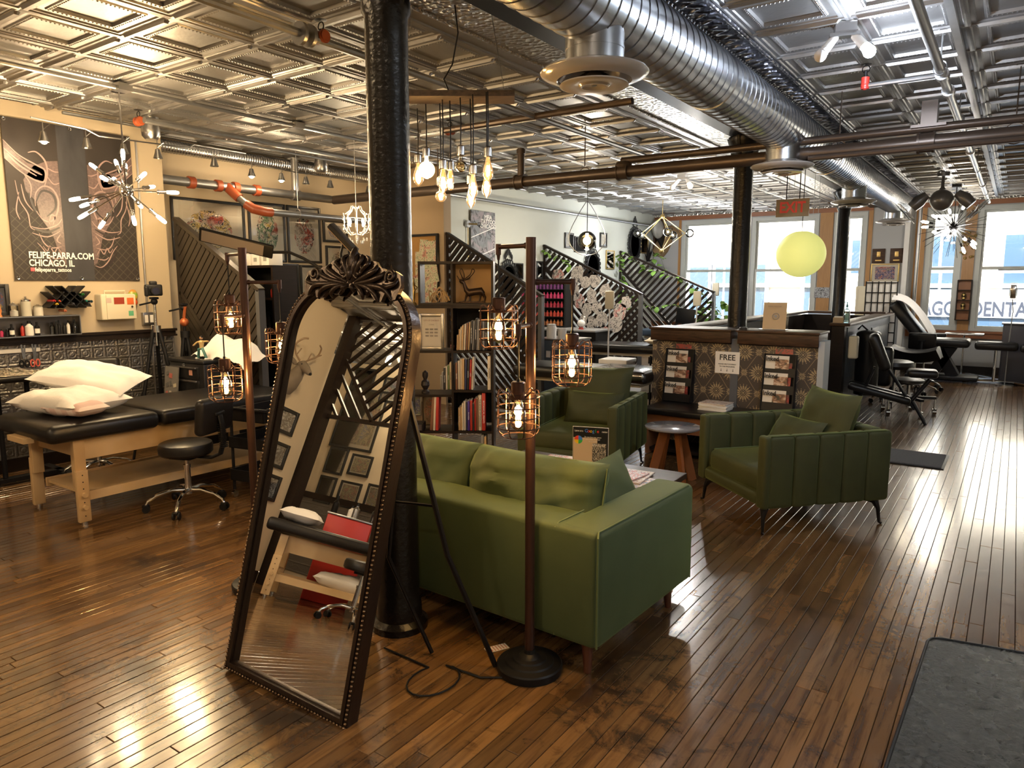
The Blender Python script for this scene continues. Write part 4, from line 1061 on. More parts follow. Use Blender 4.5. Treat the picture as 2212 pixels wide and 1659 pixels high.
# ---- cage floor lamps
def cage(parent, arm_end, drop=.3):
    x, y, z = arm_end
    zc = z - drop
    hg = part('pendant', MB().tube([(x, y, z), (x + .001, y, z - drop / 2), (x, y, zc + .115)], .0035, 6).cyl((x, y, zc + .11), (x, y, zc + .125), .006), m_bplas, parent)
    part('socket', MB().lathe([(0, .115), (.022, .115), (.026, .11), (.026, .07), (.03, .066), (.03, .055), (0, .055)], (x, y, zc), 20), m_bronze, hg)
    mb = MB(); R = .077
    for k in range(9):
        a = 2 * PI * k / 9; c, s_ = math.cos(a), math.sin(a)
        pr = [(.028, .058), (.05, .078), (R - .014, .086), (R - .004, .082), (R, .07), (R, -.06), (R - .006, -.074), (R - .02, -.084)]
        mb.tube([(x + r * c, y + r * s_, zc + h) for r, h in pr], .0022, 5)
    for h, r in ((.062, R), (.025, R), (-.012, R), (-.05, R), (-.084, R - .02)): mb.torus((x, y, zc + h), r, .0022, (0, 0, 0), 28, 5)
    part('wire_cage', mb, m_bronze, hg)['kind'] = 'stuff'
    part('bulb', MB().lathe([(.014, .055), (.015, .04), (.026, .01), (.032, -.02), (.032, -.035), (.022, -.055), (.008, -.064), (.0001, -.068)], (x, y, zc), 20), m_amber, hg)
    f = MB()
    for q in range(6):
        a = 2 * PI * q / 6; f.tube([(x + .006 * math.cos(a), y + .006 * math.sin(a), zc + .015), (x + .01 * math.cos(a), y + .01 * math.sin(a), zc - .02), (x + .004 * math.cos(a), y + .004 * math.sin(a), zc - .04)], .0016, 5)
    part('filament', f, m_fil, hg)
    lamp(parent, (x, y, zc - .012), 10, WARM, .02)
def floor_lamp(label, loc):
    o = thing('floor_lamp', label, 'floor lamp', loc, 0)
    part('base', MB().lathe([(0, 0), (.13, 0), (.133, .012), (.133, .03), (.128, .036), (.1, .04), (.095, .046), (.07, .05), (.066, .057), (.045, .06), (.035, .07), (.024, .075), (.022, .09), (0, .09)], n=44), m_bplas, o)
    part('pole', MB().cyl((0, 0, .08), (0, 0, 1.72), .0195, n=24), m_bronze, o)
    for ph, z, L in ((-71.6, 1.395, .17), (48.4, 1.555, .165), (168.4, 1.69, .18)):
        d = Vector((math.cos(R_(ph)), math.sin(R_(ph)), 0))
        e = d * L
        part('arm', MB().cyl(d * .015 + Vector((0, 0, z)), e + Vector((0, 0, z)), .0085, n=12).cyl(e + Vector((0, 0, z + .012)), e + Vector((0, 0, z - .03)), .011, n=12).cyl(e + Vector((0, 0, z - .03)), e + Vector((0, 0, z - .05)), .008, .005, n=10).cyl(d * .018 + Vector((0, 0, z)), d * .03 + Vector((0, 0, z)), .012, n=12), m_bronze, o)
        cage(o, (e.x, e.y, z - .04), .27)
    return o
floor_lamp('bronze three-cage floor lamp standing behind the green sofa', (-1.5, 2.27, 0))
v = at(560, 1268, z=0)
floor_lamp('bronze three-cage floor lamp left of the leaning mirror', (v.x, v.y, 0))
# ================================================================== LEANING MIRROR
a14 = R_(14); yw = .035; rl = R_(-1.9)
bl = Vector((-2.505, 1.555, .012))
e1_ = Vector((math.cos(yw), math.sin(yw), 0)); e2_ = Vector((-math.sin(yw) * math.sin(a14), math.cos(yw) * math.sin(a14), math.cos(a14)))
n_ = e1_.cross(e2_)                                          # out of the face, towards the room
e1 = e1_ * math.cos(rl) + e2_ * math.sin(rl) ; e2 = e2_ * math.cos(rl) - e1_ * math.sin(rl)
MM = Matrix(((e1.x, e2.x, n_.x, bl.x), (e1.y, e2.y, n_.y, bl.y), (e1.z, e2.z, n_.z, bl.z), (0, 0, 0, 1)))
mr = thing('leaning_mirror', 'tall arched floor mirror in a beaded black-bronze frame with carved crest', 'mirror', (0, 0, 0))
mr.matrix_world = MM
MW, ML, MT_ = .695, 1.34, 1.625
def outline(ins=0.0, n=40):
    pts = [(ins, ins), (MW - ins, ins), (MW - ins, ML)]
    a, b = MW / 2 - ins, MT_ - ML - ins
    for k in range(1, n):
        t = PI * k / n; c, s_ = math.cos(t), math.sin(t); e = 2 / 2.5
        pts.append((MW / 2 + a * math.copysign(abs(c) ** e, c), ML + b * abs(s_) ** e))
    pts.append((ins, ML)); return pts
def ring(mb, i0, i1, z0, z1):
    o, i = outline(i0), outline(i1); n = len(o); vs = []
    for z in (z0, z1):
        vs += [(p[0], p[1], z) for p in o] + [(p[0], p[1], z) for p in i]
    fs = []
    for k in range(n):
        j = (k + 1) % n
        fs += [(2 * n + k, 2 * n + j, 3 * n + j, 3 * n + k), (k, n + k, n + j, j), (k, j, 2 * n + j, 2 * n + k), (n + k, 3 * n + k, 3 * n + j, n + j)]
    return mb.add(vs, fs)
m_mfr = Mt('bronzed_frame', (0.035, 0.022, 0.016), 0.28, .55); m_mfr.bump(m_mfr.noise(60, 3, m_mfr.coord('Object', (4, .6, 1))), .25, .004); m_mfr = m_mfr.m
m_bead2 = plain('bead_bronze', (0.2, 0.13, 0.08), 0.25, .85)
part('frame', ring(ring(ring(MB(), 0, .028, -.052, 0), .018, .034, -.01, .008), .034, .04, -.02, -.006), m_mfr, mr)
m_mir = plain('mirror_silver', (0.86, 0.86, 0.85), 0.005, 1)
gl = outline(.036); part('mirror_glass', MB().add([(p[0], p[1], -.016) for p in gl], [tuple(range(len(gl)))]), m_mir, mr, 0)
part('backing', MB().add([(p[0], p[1], -.05) for p in gl] + [(p[0], p[1], -.018) for p in gl], [tuple(range(len(gl)))[::-1], tuple(range(len(gl), 2 * len(gl)))]), m_bplas, mr, 0)
mid = outline(.0085, 60); P = []
for p, q in zip(mid, mid[1:] + mid[:1]):
    P.append((Vector(p), Vector(q)))
bp = []; carry = 0; step = .0165
for p, q in P:
    L = (q - p).length; s_ = carry
    while s_ < L: bp.append(p + (q - p) * (s_ / L)); s_ += step
    carry = s_ - L
bm = MB().sph((0, 0, 0), .0066, n=8).mesh('bead', m_bead2, 60)
for k, p in enumerate(bp[:300]): link('bead', bm, mr, (p.x, p.y, .003))
if len(bp) > 300:
    mb = MB()
    for p in bp[300:]: mb.sph((p.x, p.y, .003), .0066, n=8)
    part('beads', mb, m_bead2, mr)['kind'] = 'stuff'
# carved crest: scrolls and leaves
cx0 = MW / 2; 
def mx_(pts): return [(2 * cx0 - p[0], p[1], p[2]) for p in pts]
def spiral(c, r0, turns, a0, z, n=26, sgn=1):
    return [(c[0] + r0 * (1 - .85 * k / n) * math.cos(a0 + sgn * turns * 2 * PI * k / n), c[1] + r0 * (1 - .85 * k / n) * math.sin(a0 + sgn * turns * 2 * PI * k / n), z) for k in range(n + 1)]
cr = []
cr.append((spiral((cx0 - .04, MT_ + .018), .03, 1.5, -PI / 2, .02), .009))
cr.append((spiral((cx0 - .205, MT_ - .0), .026, 1.4, -.9, .018), .008))
for pts, r in (([(-.004, -.03), (-.012, .02), (-.02, .06), (-.008, .088)], .011), ([(-.012, -.02), (-.035, .03), (-.05, .065), (-.036, .082)], .0105), ([(-.02, -.01), (-.07, .03), (-.09, .048), (-.078, .066)], .010),
               ([(-.02, -.025), (-.09, .0), (-.13, .022), (-.125, .042)], .011), ([(-.03, -.03), (-.11, -.02), (-.16, -.002), (-.17, .018)], .0105), ([(-.04, -.035), (-.13, -.04), (-.19, -.05), (-.225, -.085)], .012),
               ([(-.03, -.035), (-.1, -.045), (-.145, -.068), (-.16, -.098)], .011), ([(-.02, -.035), (-.06, -.05), (-.085, -.075), (-.08, -.09)], .010), ([(-.01, -.035), (-.025, -.05), (-.03, -.065)], .010),
               ([(-.17, -.03), (-.2, -.04), (-.235, -.03), (-.24, -.005)], .009)):
    cr.append(([tuple(q) for q in smooth([(cx0 + p[0], MT_ + p[1], .012 + .014 * math.sin(PI * k / (len(pts) - 1))) for k, p in enumerate(pts)], 4)], r))
hp = [(-.262, -.03), (-.25, .01), (-.225, .022), (-.19, .008), (-.17, .03), (-.135, .036), (-.115, .058), (-.082, .06), (-.06, .082), (-.03, .08), (0, .095)]
lp = [(0, -.05), (-.03, -.045), (-.055, -.075), (-.09, -.075), (-.105, -.055), (-.14, -.09), (-.175, -.095), (-.19, -.06), (-.22, -.09), (-.245, -.085)]
sil = [(cx0 + a, MT_ + b) for a, b in hp] + [(cx0 - a, MT_ + b) for a, b in hp[-2::-1]] + [(cx0 - a, MT_ + b) for a, b in lp[::-1]] + [(cx0 + a, MT_ + b) for a, b in lp[1:]]
crest = part('crest', MB().prism(sil, .018, Matrix.Translation((0, 0, -.004))), m_mfr, mr)
for pts, r in cr:
    for P_ in (pts, mx_(pts)):
        n = len(P_); part('scroll', MB().tube(P_, r, 7, radii=[r * (1 - .45 * (abs(2 * k / (n - 1) - .9)) ** 1.5) for k in range(n)], flat=.8), m_mfr, crest, 60)
part('leaf', MB().sph((cx0, MT_ + .06, .018), .018, (1, 3.0, 1), 12).sph((cx0, MT_ + .01, .024), .014, (1.2, 2.4, 1), 10), m_mfr, crest)
# back stand and cable
W2L = lambda p: MM.inverted() @ Vector(p)
part('back_stand', MB().tube([W2L((-1.86, 1.95, 1.2)), W2L((-2.06, 2.05, .42)), W2L((-1.9, 2.13, .01))], .009, 8).tube([W2L((-1.84, 1.93, 1.2)), W2L((-1.74, 2.05, .5)), W2L((-1.62, 2.2, .01))], .011, 8).tube([W2L((-1.98, 2.02, .68)), W2L((-1.78, 2.02, .7))], .006, 6), m_black, mr)
tag(part('power_cable', MB().tube([(-2.1, 2.05, .006)] + [(-1.76 + .09 * math.cos(a), 1.98 + .12 * math.sin(a), .006) for a in [R_(q) for q in range(150, 480, 20)]] + [(-1.62, 2.1, .006), (-1.45, 2.22, .006)], .004, 6), m_bplas, None), 'black cable looped on the floor between the mirror and the floor lamp', 'cable')
ft = at(1073, 1400, z=.002)
ftag = solo('floor_tag', MB().box((0, 0, .002), (.1, .045, .002)), m_paper, 'small pink and white printed slip on the floor by the lamp base', 'paper', (ft.x, ft.y, 0), R_(62))
mb = MB()
for k in range(7): mb.box((-.04 + k * .0133, 0, .0034), (.003, .04, .0005))
part('printed_lines', mb, m_red, ftag)['kind'] = 'stuff'
# ---- LED panel lamps on gooseneck behind the mirror
m_pan = plain('unlit_panel', (0.16, 0.14, 0.13), .5)
pa = at(430, 505, y=2.45); pb = at(590, 545, y=2.75)
ll = thing('panel_lamp', 'long black LED panel lamp on a gooseneck reaching left above the mirror', 'lamp', (-3.25, 2.95, 0))
O = Vector((-3.25, 2.95, 0))
d = (pb - pa).normalized(); mid_ = (pa + pb) / 2
nf_ = ((_c - mid_).normalized() + Vector((0, 0, -.7))).normalized(); nf_ = (nf_ - d * nf_.dot(d)).normalized()
u2 = -nf_; s2 = u2.cross(d).normalized()
ctr = (pa + pb) / 2 - O
Mx = Matrix(((d.x, s2.x, u2.x, ctr.x), (d.y, s2.y, u2.y, ctr.y), (d.z, s2.z, u2.z, ctr.z), (0, 0, 0, 1)))
Lp = (pb - pa).length
part('head', MB().rbox((0, 0, 0), (Lp, .09, .018), .006, None, Mx), m_bplas, ll)
sg_ = -1
part('diffuser', MB().box((-.02, 0, sg_ * .0095), (Lp - .07, .072, .002), None, Mx), m_pan, ll)
pc = at(700, 585, y=2.85) - O
part('gooseneck', MB().tube([pb - O, at(625, 545, y=2.78) - O, at(655, 558, y=2.8) - O, at(680, 572, y=2.82) - O, pc, pc + Vector((.05, .02, -.25)), (.06, .0, .9), (0, 0, .02)], .009, 8), m_bplas, ll)
part('base', MB().cyl((0, 0, 0), (0, 0, .02), .14, n=24), m_bplas, ll)
pq = at(742, 515, y=3.3)
l2 = thing('panel_lamp', 'short black LED panel lamp head tilted above the mirror crest', 'lamp', (pq.x, pq.y, 0))
part('head', MB().rbox((0, 0, pq.z), (.03, .19, .24), .006, (R_(10), R_(-42), R_(35))), m_bplas, l2)
part('diffuser', MB().box((-.014, -.006, pq.z - .012), (.003, .17, .22), (R_(10), R_(-42), R_(35))), plain('tan_panel', (0.5, 0.32, 0.16), 0.5), l2)
part('bracket', MB().tube([(0.0, 0, pq.z - .02), (-.03, 0, pq.z - .1), (-.03, 0, pq.z - .3), (0, 0, .6), (0, 0, .01)], .008, 8), m_bplas, l2)
part('base', MB().cyl((0, 0, 0), (0, 0, .015), .1, n=20), m_bplas, l2)
# ================================================================== HELPERS FOR ART AND PARTITIONS
def ink(seed, cols, bgc=(0.68, 0.62, 0.52), ell=True, sc=5.0, lines=9, lw=.13, inkc=(0.02, 0.018, 0.016)):
    t = Mt('ink_print', bgc, 0.5)
    g = t.xyz('Generated'); vec = t.coord('Generated'); vec.node.inputs['Location'].default_value = (seed * 3.1, seed * 1.7, seed * .9)
    n = t.noise(sc, 2.5, vec, 1.6)
    ln = ((n * lines).fr() - .5).abs().lt(lw)
    cr_ = t.ramp(t.noise(sc * .8, 2, vec, .8), [(.3, cols[0]), (.45, bgc), (.52, cols[1 % len(cols)]), (.62, bgc), (.72, cols[2 % len(cols)])])
    cur = t.mix(ln, cr_, inkc)
    u = g[0] - .5; v = g[2] - .5
    r = (u * u * 5.6 + v * v * 4.6).sqrt() + (t.noise(9, 2, vec) - .5) * .25
    if ell: cur = t.mix(r.lt(.92), bgc, cur)
    t.col(cur); t.b.inputs['Coat Weight'].default_value = .3; return t.m
m_blkf = plain('black_frame', (0.012, 0.012, 0.012), 0.35)
m_matb = plain('mat_board', (0.68, 0.64, 0.55), 0.7)
m_glz = glass('picture_glass', (1, 1, 1), 0.03)
RED, YEL, GRN, BLU, BRN = (0.5, 0.06, 0.03), (0.6, 0.42, 0.08), (0.1, 0.25, 0.12), (0.04, 0.06, 0.3), (0.3, 0.14, 0.08)
def framed(label, c, w_, h, rz, pm, fm=None, fw=.03, mat=.12, group=None, glaze=True, depth=.025, tilt=0, name='framed_picture', cat='picture'):
    o = thing(name, label, cat, c, rz, group)
    if tilt: o.rotation_euler = (0, tilt, rz)
    mb = MB()
    for s_ in (-1, 1):
        mb.rbox((s_ * (w_ / 2 - fw / 2), -depth / 2, 0), (fw, depth, h), .004, k=2); mb.rbox((0, -depth / 2, s_ * (h / 2 - fw / 2)), (w_ - 2 * fw, depth, fw), .004, k=2)
    part('frame', mb, fm or m_blkf, o)
    iw, ih = w_ - 2 * fw, h - 2 * fw
    if mat: part('mat_board', MB().b2((-iw / 2, -.008, -ih / 2), (iw / 2, -.001, ih / 2)), m_matb, o)
    k = 1 - 2 * mat
    part('print', MB().b2((-iw / 2 * k, -.0105, -ih / 2 * k), (iw / 2 * k, -.009 if mat else -.001, ih / 2 * k)), pm, o)
    if glaze: part('glass', MB().b2((-iw / 2, -.016, -ih / 2), (iw / 2, -.014, ih / 2)), m_glz, o)
    return o
def clipline(p, d, planes):
    t0, t1 = -50.0, 50.0
    for (nx, nz, c) in planes:                               # nx*x+nz*z <= c
        a = nx * d[0] + nz * d[1]; b = c - nx * p[0] - nz * p[1]
        if abs(a) < 1e-9:
            if b < 0: return None
        elif a > 0: t1 = min(t1, b / a)
        else: t0 = max(t0, b / a)
    return (t0, t1) if t1 - t0 > .03 else None
def partition(label, y, xL, xR, zL, zR, z0=.02, div=None, mat=None, step=.078, sw=.034, solid=False, group='slatted black partitions', post=True):
    o = thing('slatted_partition', label, 'partition', (xL, y, 0), 0, group)
    m = mat or m_bwood; W = xR - xL; k = (zR - zL) / W; th = .045
    base = [(-1, 0, -.03), (1, 0, W - .04), (0, -1, -z0 - .03), (-k, 1, zL - .035)]
    dv = div if div is not None else zL - .32
    fams = [((.707, .707), [(-.707, -.707, -dv * .707)]), ((.707, -.707), [(.707, .707, dv * .707)])]
    for fi, (d, ex) in enumerate(fams):
        nrm = (-d[1], d[0]); q = -6.0
        while q < 6:
            p = (nrm[0] * q, nrm[1] * q); r = clipline(p, d, base + ex)
            if r:
                a, b = r; cx_, cz_ = p[0] + d[0] * (a + b) / 2, p[1] + d[1] * (a + b) / 2
                part('slat', MB().box((cx_, 0, cz_), (b - a, .03, sw), (0, -math.atan2(d[1], d[0]), 0)), m, o)
            q += step
    # frame
    part('left_post', MB().box((.02, 0, (zL + z0) / 2), (.045, th, zL - z0)), m, o)
    if post: part('right_post', MB().box((W - .02, 0, (zR + z0) / 2), (.05, th + .02, zR - z0)), plain('grey_post', (0.07, 0.07, 0.075), 0.45), o)
    L = math.hypot(W, zR - zL)
    part('top_rail', MB().box((W / 2, 0, (zL + zR) / 2), (L, th + .02, .035), (0, -math.atan2(zR - zL, W), 0)), m, o)
    part('bottom_rail', MB().box((W / 2, 0, z0 + .02), (W, th, .04)), m, o)
    a = clipline((0, dv), (.707, -.707), base)
    if a: part('divider', MB().box((.707 * (a[0] + a[1]) / 2, 0, dv - .707 * (a[0] + a[1]) / 2), (a[1] - a[0], th, .04), (0, PI / 4, 0)), m, o)
    if solid: part('backing', MB().prism([(0, z0), (W, z0), (W, zR), (0, zL)], .008, TR((0, .02, 0), (PI / 2, 0, 0))), m, o)
    return o
m_p0 = mottled('dark_brown_slat', (0.035, 0.028, 0.02), (0.022, 0.017, 0.013), 6, 0.35)
partition('dark solid-backed chevron partition beside the banner wall', 3.95, -6.73, -5.45, 2.17, 1.49, div=1.5, mat=m_p0, step=.07, sw=.057, solid=True)
partition('black slatted partition starting from the tan wall end', 7.06, -5.93, -4.5, 2.17, 1.4, step=.075, sw=.042)

# ================================================================== LEFT STATION
XB = XL + .012
bn = thing('banner', 'large dark banner with a horned skull drawing and white lettering', 'banner', (XB, 3.04, 2.22), PI / 2)
BW, BH = 1.02, 1.29
t = Mt('banner_vinyl', (0.03, 0.027, 0.026), 0.5, **{'Specular IOR Level': .25})
g = t.xyz('Generated')
lat = (((g[0] * 14 + g[2] * 17).fr() - .5).abs().gt(.44)).mx((((g[0] * 14 - g[2] * 17).fr() - .5).abs().gt(.44))) * (g[2].lt(.45)) * .5
strip_ = ((g[0] - .5).abs().lt(.11))
t.col(t.mix(strip_, t.mix(lat, t.mix(t.noise(2.5, 3, t.coord('Generated')), (0.05, 0.04, 0.036), (0.022, 0.02, 0.019)), (0.10, 0.085, 0.07)), t.mix(t.noise(5, 3, t.coord('Generated', (1, 1, .5))), (0.02, 0.02, 0.022), (0.07, 0.07, 0.08))))
part('vinyl', MB().sheet(lambda u, v: ((u - .5) * BW, -.004 + .001 * math.sin(u * 7) * math.sin(v * 5), (v - .5) * BH), 10, 10, -.003), t.m, bn)
t = Mt('skull_print', (0.13, 0.085, 0.08), 0.35); t.col(t.mix(t.noise(70, 2), (0.2, 0.14, 0.135), (0.05, 0.035, 0.035))); m_sk = t.m
m_skl = plain('skull_lines', (0.3, 0.21, 0.2), 0.4); m_skd = plain('skull_shadow', (0.025, 0.018, 0.018), 0.4)
def U(u, v, e=0): return Vector(((u - .5) * BW, -.0095 - e, (v - .5) * BH))
def ribbon(mb, pts, w_, e=0.0):
    P = smooth([(p[0] * BW, p[1] * BH, 0) for p in pts]); n = len(P); vs = []
    for i in range(n):
        d = (P[min(i + 1, n - 1)] - P[max(i - 1, 0)]).normalized(); q = Vector((-d.y, d.x, 0)) * (w_ * (0.35 + .65 * math.sin(PI * (i + .5) / n)) / 2)
        for s_ in (-1, 1):
            r = P[i] + q * s_; vs.append((r.x - BW / 2, -.0105 - e, r.y - BH / 2))
    mb.add(vs, [(2 * i, 2 * i + 1, 2 * i + 3, 2 * i + 2) for i in range(n - 1)])
def mir(p): return [(1.0 - a, b) for a, b in p]
face = [(.12, .63), (.2, .72), (.3, .76), (.385, .77), (.39, .1), (.36, .12), (.33, .2), (.3, .3), (.22, .4), (.2, .5), (.13, .56)]
horn = [(.0, .86), (.06, .80), (.16, .735), (.26, .72), (.29, .68), (.27, .63), (.2, .64), (.1, .68), (.0, .75)]
for sd in (0, 1):
    f = mir if sd else (lambda p: p)
    for poly_ in (face, horn):
        P = f(poly_); 
        P = P[::-1] if sd else P
        part('skull_half', MB().add([U(a, b, 0) for a, b in P], [tuple(range(len(P)))]), m_sk, bn, 0)
    L = MB(); D = MB()
    ls = [[(0, .86), (.1, .78), (.22, .73), (.285, .70), (.27, .63), (.2, .635), (.1, .68), (0, .75)], [(0, .81), (.1, .74), (.2, .69), (.26, .67)], [(.02, .78), (.1, .715), (.22, .66)],
          [(.17, .8), (.23, .81), (.29, .76), (.3, .68), (.27, .6)], [(.19, .47), (.2, .55), (.26, .6), (.33, .585), (.365, .52), (.35, .44), (.3, .38), (.235, .39), (.195, .44)],
          [(.28, .36), (.3, .42), (.33, .41), (.31, .36)], [(.06, .62), (.08, .5), (.13, .42), (.14, .34), (.17, .32)], [(.1, .6), (.12, .5), (.17, .44)], [(.14, .34), (.24, .33), (.34, .36), (.38, .4)],
          [(.15, .3), (.26, .28), (.36, .32)], [(.18, .24), (.22, .2), (.27, .13), (.33, .09), (.38, .1)], [(.2, .3), (.23, .24), (.28, .21), (.36, .22)], [(.22, .22), (.25, .19), (.27, .22), (.3, .18), (.33, .21), (.36, .17)],
          [(.26, .16), (.3, .14), (.37, .15)], [(.08, .55), (.05, .44), (.07, .38)], [(.13, .66), (.17, .6), (.16, .52)], [(.3, .66), (.34, .62), (.385, .63)], [(.3, .72), (.35, .7), (.385, .7)], [(.36, .3), (.33, .26), (.36, .24)]]
    for k, p in enumerate(ls): ribbon(L, f(p), .014 if k < 5 else .010)
    for p in ([(.2, .5), (.25, .57), (.33, .55), (.34, .47), (.27, .41)], [(.16, .33), (.26, .31), (.36, .345)], [(.03, .79), (.13, .72), (.25, .68)], [(.21, .25), (.26, .22), (.35, .2)], [(.19, .2), (.25, .12), (.35, .07)], [(.15, .55), (.17, .48), (.2, .42)]): ribbon(D, f(p), .02, -.0004)
    part('skull_lines', L, m_skl, bn, 0)['kind'] = 'stuff'; part('skull_shadow', D, m_skd, bn, 0)['kind'] = 'stuff'
m_wt = plain('white_lettering', (0.85, 0.83, 0.8), 0.5)
for s_, (u, v), sz, bd in (('FELIPE-PARRA.COM', (60, 551), .075, .0018), ('CHICAGO, IL', (61, 568), .075, .0018), ('felipeparra_tattoos', (74, 582.5), .046, .0009)):
    p = at(u, v, x=XB); q_ = text('lettering', s_, sz, m_wt, bn, (p.y - 3.04, -.013, p.z - 2.22), (PI / 2, 0, 0), 'LEFT', sx=.8, bold=bd)
p = at(69, 582, x=XB); part('app_icon', MB().rbox((p.y - 3.04, -.012, p.z - 2.22), (.03, .002, .03), .001), plain('pink_icon', (0.6, 0.1, 0.12), .5), bn)
for u in (-.48, 0, .48):
    for v in (-.485, .485): part('grommet', MB().torus((u * BW, -.01, v * BH), .011, .0035, (PI / 2, 0, 0), 14, 5), m_chrome, bn)

ms = thing('wall_shelf', 'galvanised metal box shelf on the banner wall holding bottles', 'shelf', (XL, 2.5, 1.115))
Y0, Y1 = -.8, .45
part('top', MB().b2((0, Y0, .16), (.14, Y1, .168)), m_steel, ms); part('bottom', MB().b2((0, Y0, 0), (.14, Y1, .008)), m_steel, ms)
part('end', MB().b2((0, Y1 - .008, .008), (.14, Y1, .16)), m_steel, ms); part('back', MB().b2((0.001, Y0, .008), (.006, Y1 - .008, .16)), mottled('zinc', (0.22, 0.2, 0.18), (0.1, 0.09, 0.085), 3, .3, .9), ms)
def bottle(label, x, y, z, r, h, m, cap=m_bplas, neck=.4, kind='bottle', grp='small bottles in the metal shelf', lab=None):
    o = thing('bottle', label, kind, (x, y, z), 0, grp)
    part('body', MB().lathe([(0, 0), (r * .95, 0), (r, .004), (r, h * .62), (r * neck, h * .76), (r * neck, h * .82), (0, h * .82)], n=14), m, o)
    part('cap', MB().lathe([(0, h * .82), (r * neck * 1.2, h * .82), (r * neck * 1.1, h), (0, h)], n=12), cap, o)
    if lab: part('label', MB().lathe([(r * 1.02, h * .15), (r * 1.02, h * .5)], n=10, arc=2.6, M=TR((0, 0, 0), (0, 0, -1.3))), lab, o)
    return o
m_pink = plain('pink_ink', (0.5, 0.04, 0.12), .3); m_brng = glass('brown_glass', (0.25, 0.1, 0.04), .1)
bl_ = [(6, .013, .06, m_pink, None), (14, .012, .06, m_bplas, None), (22, .012, .065, m_bplas, None), (25, .018, .1, m_bplas, m_paper), (52, .016, .1, m_red, None), (63, .03, .12, m_white, m_paper), (72, .012, .1, m_white, None), (80, .02, .11, m_bplas, m_paper), (116, .018, .1, m_glass, None), (122, .014, .11, m_bplas, None), (131, .014, .115, m_bplas, None), (139, .014, .09, m_bplas, None), (151, .014, .11, m_white, m_paper), (162, .012, .12, m_brng, None), (165, .016, .1, m_bplas, None)]
for k, (u, r, h, m, lb) in enumerate(bl_):
    p = at(u, 722, x=XL + .08)
    bottle('%s bottle, %s from the left in the metal wall shelf' % ({m_pink: 'pink', m_white: 'white', m_red: 'red', m_glass: 'clear', m_brng: 'brown glass'}.get(m, 'black'), ORD[k]), XL + .06 + .03 * (k % 2), p.y, 1.124, r, h, m, lab=lb)
def jar(label, u, r, h, lid, m, fill=None):
    p = at(u, 680, x=XL + .07); o = thing('jar', label, 'jar', (XL + .075, p.y, 1.284))
    part('body', MB().lathe([(0, 0), (r, 0), (r, h), (r * .85, h * 1.05)], n=20), m, o)
    part('lid', MB().lathe([(r * .9, h), (r * 1.05, h), (r * 1.05, h * 1.1), (r * .5, h * 1.22), (.006, h * 1.25), (.01, h * 1.32), (0, h * 1.34)], n=20), lid, o)
    if fill: part('contents', MB().lathe([(0, .003), (r * .92, .003), (r * .9, h * .5), (r * .4, h * .62), (0, h * .6)], n=12), fill, o)
jar('tall frosted jar with chrome lid on the metal wall shelf', 57, .036, .12, m_chrome, plain('frosted', (0.5, 0.48, 0.4), .5))
jar('glass jar of cotton wool on the metal wall shelf', 30, .032, .085, m_steel, m_glass, m_cloth)
jar('low frosted jar right of the tall one on the metal wall shelf', 83, .034, .07, m_glass, plain('frosted_low', (0.55, 0.53, 0.46), .5))
framed('small framed figure print standing at the left end of the wall shelf', (XL + .03, 2.38, 1.42), .17, .25, PI / 2, ink(3, (RED, BLU, YEL), (0.03, 0.025, 0.025), sc=7), mat=0)
cf = solo('figurine', MB().lathe([(0, 0), (.02, 0), (.012, .02), (.018, .05), (.01, .08), (.012, .1), (0, .11)], n=10), plain('orange_resin', (0.5, 0.18, 0.05), .5), 'small orange and yellow figurine at the left end of the wall shelf', 'figurine', (XL + .08, 2.37, 1.284))
# marker rack: crossed boards
rk = thing('marker_rack', 'black diagonal lattice rack of ink bottles standing on the wall shelf', 'rack', (XL + .01, 2.87, 1.285), PI / 2)
for k in range(4): part('board', MB().box((-.1 + .0 + .07 * k * 1, -.07, .13 - .0 + (.02 if k in (1, 2) else 0)), (.008, .14, .26 if k in (1, 2) else .18), (0, PI / 4, 0)), m_bplas, rk)
for k in range(4): part('board', MB().box((-.1 + .07 * k, -.07, .13 + (.02 if k in (1, 2) else 0)), (.008, .14, .26 if k in (1, 2) else .18), (0, -PI / 4, 0)), m_bplas, rk)
for k, (u, v, c) in enumerate(((113, 650, (0.5, .03, .04)), (124, 651, (0.5, .08, .03)), (119, 657, (0.6, .4, .05)), (137, 671, (0.45, .15, .08)), (134, 641, (0.05, .05, .05)), (153, 656, (0.1, .1, .12)), (170, 641, (0.02, .04, .03)), (175, 636, (0.03, .15, .04)), (181, 650, (0.03, .25, .2)), (193, 651, (0.02, .04, .05)), (188, 657, (0.06, .06, .07)))):
    p = at(u, v, x=XL + .1)
    solo('ink_bottle', MB().cyl((-.09, 0, 0), (.02, 0, 0), .012, n=12).cyl((.02, 0, 0), (.04, 0, 0), .008, .004, n=10), plain('ink', c, .15), 'ink bottle with %s cap lying in the black lattice rack' % (('deep red', 'red-orange', 'yellow', 'brown-orange', 'black', 'grey', 'black-green', 'green', 'turquoise', 'dark blue', 'charcoal')[k]), 'ink bottle', (XL + .12, p.y, p.z), 0, 'ink bottles in the lattice rack')
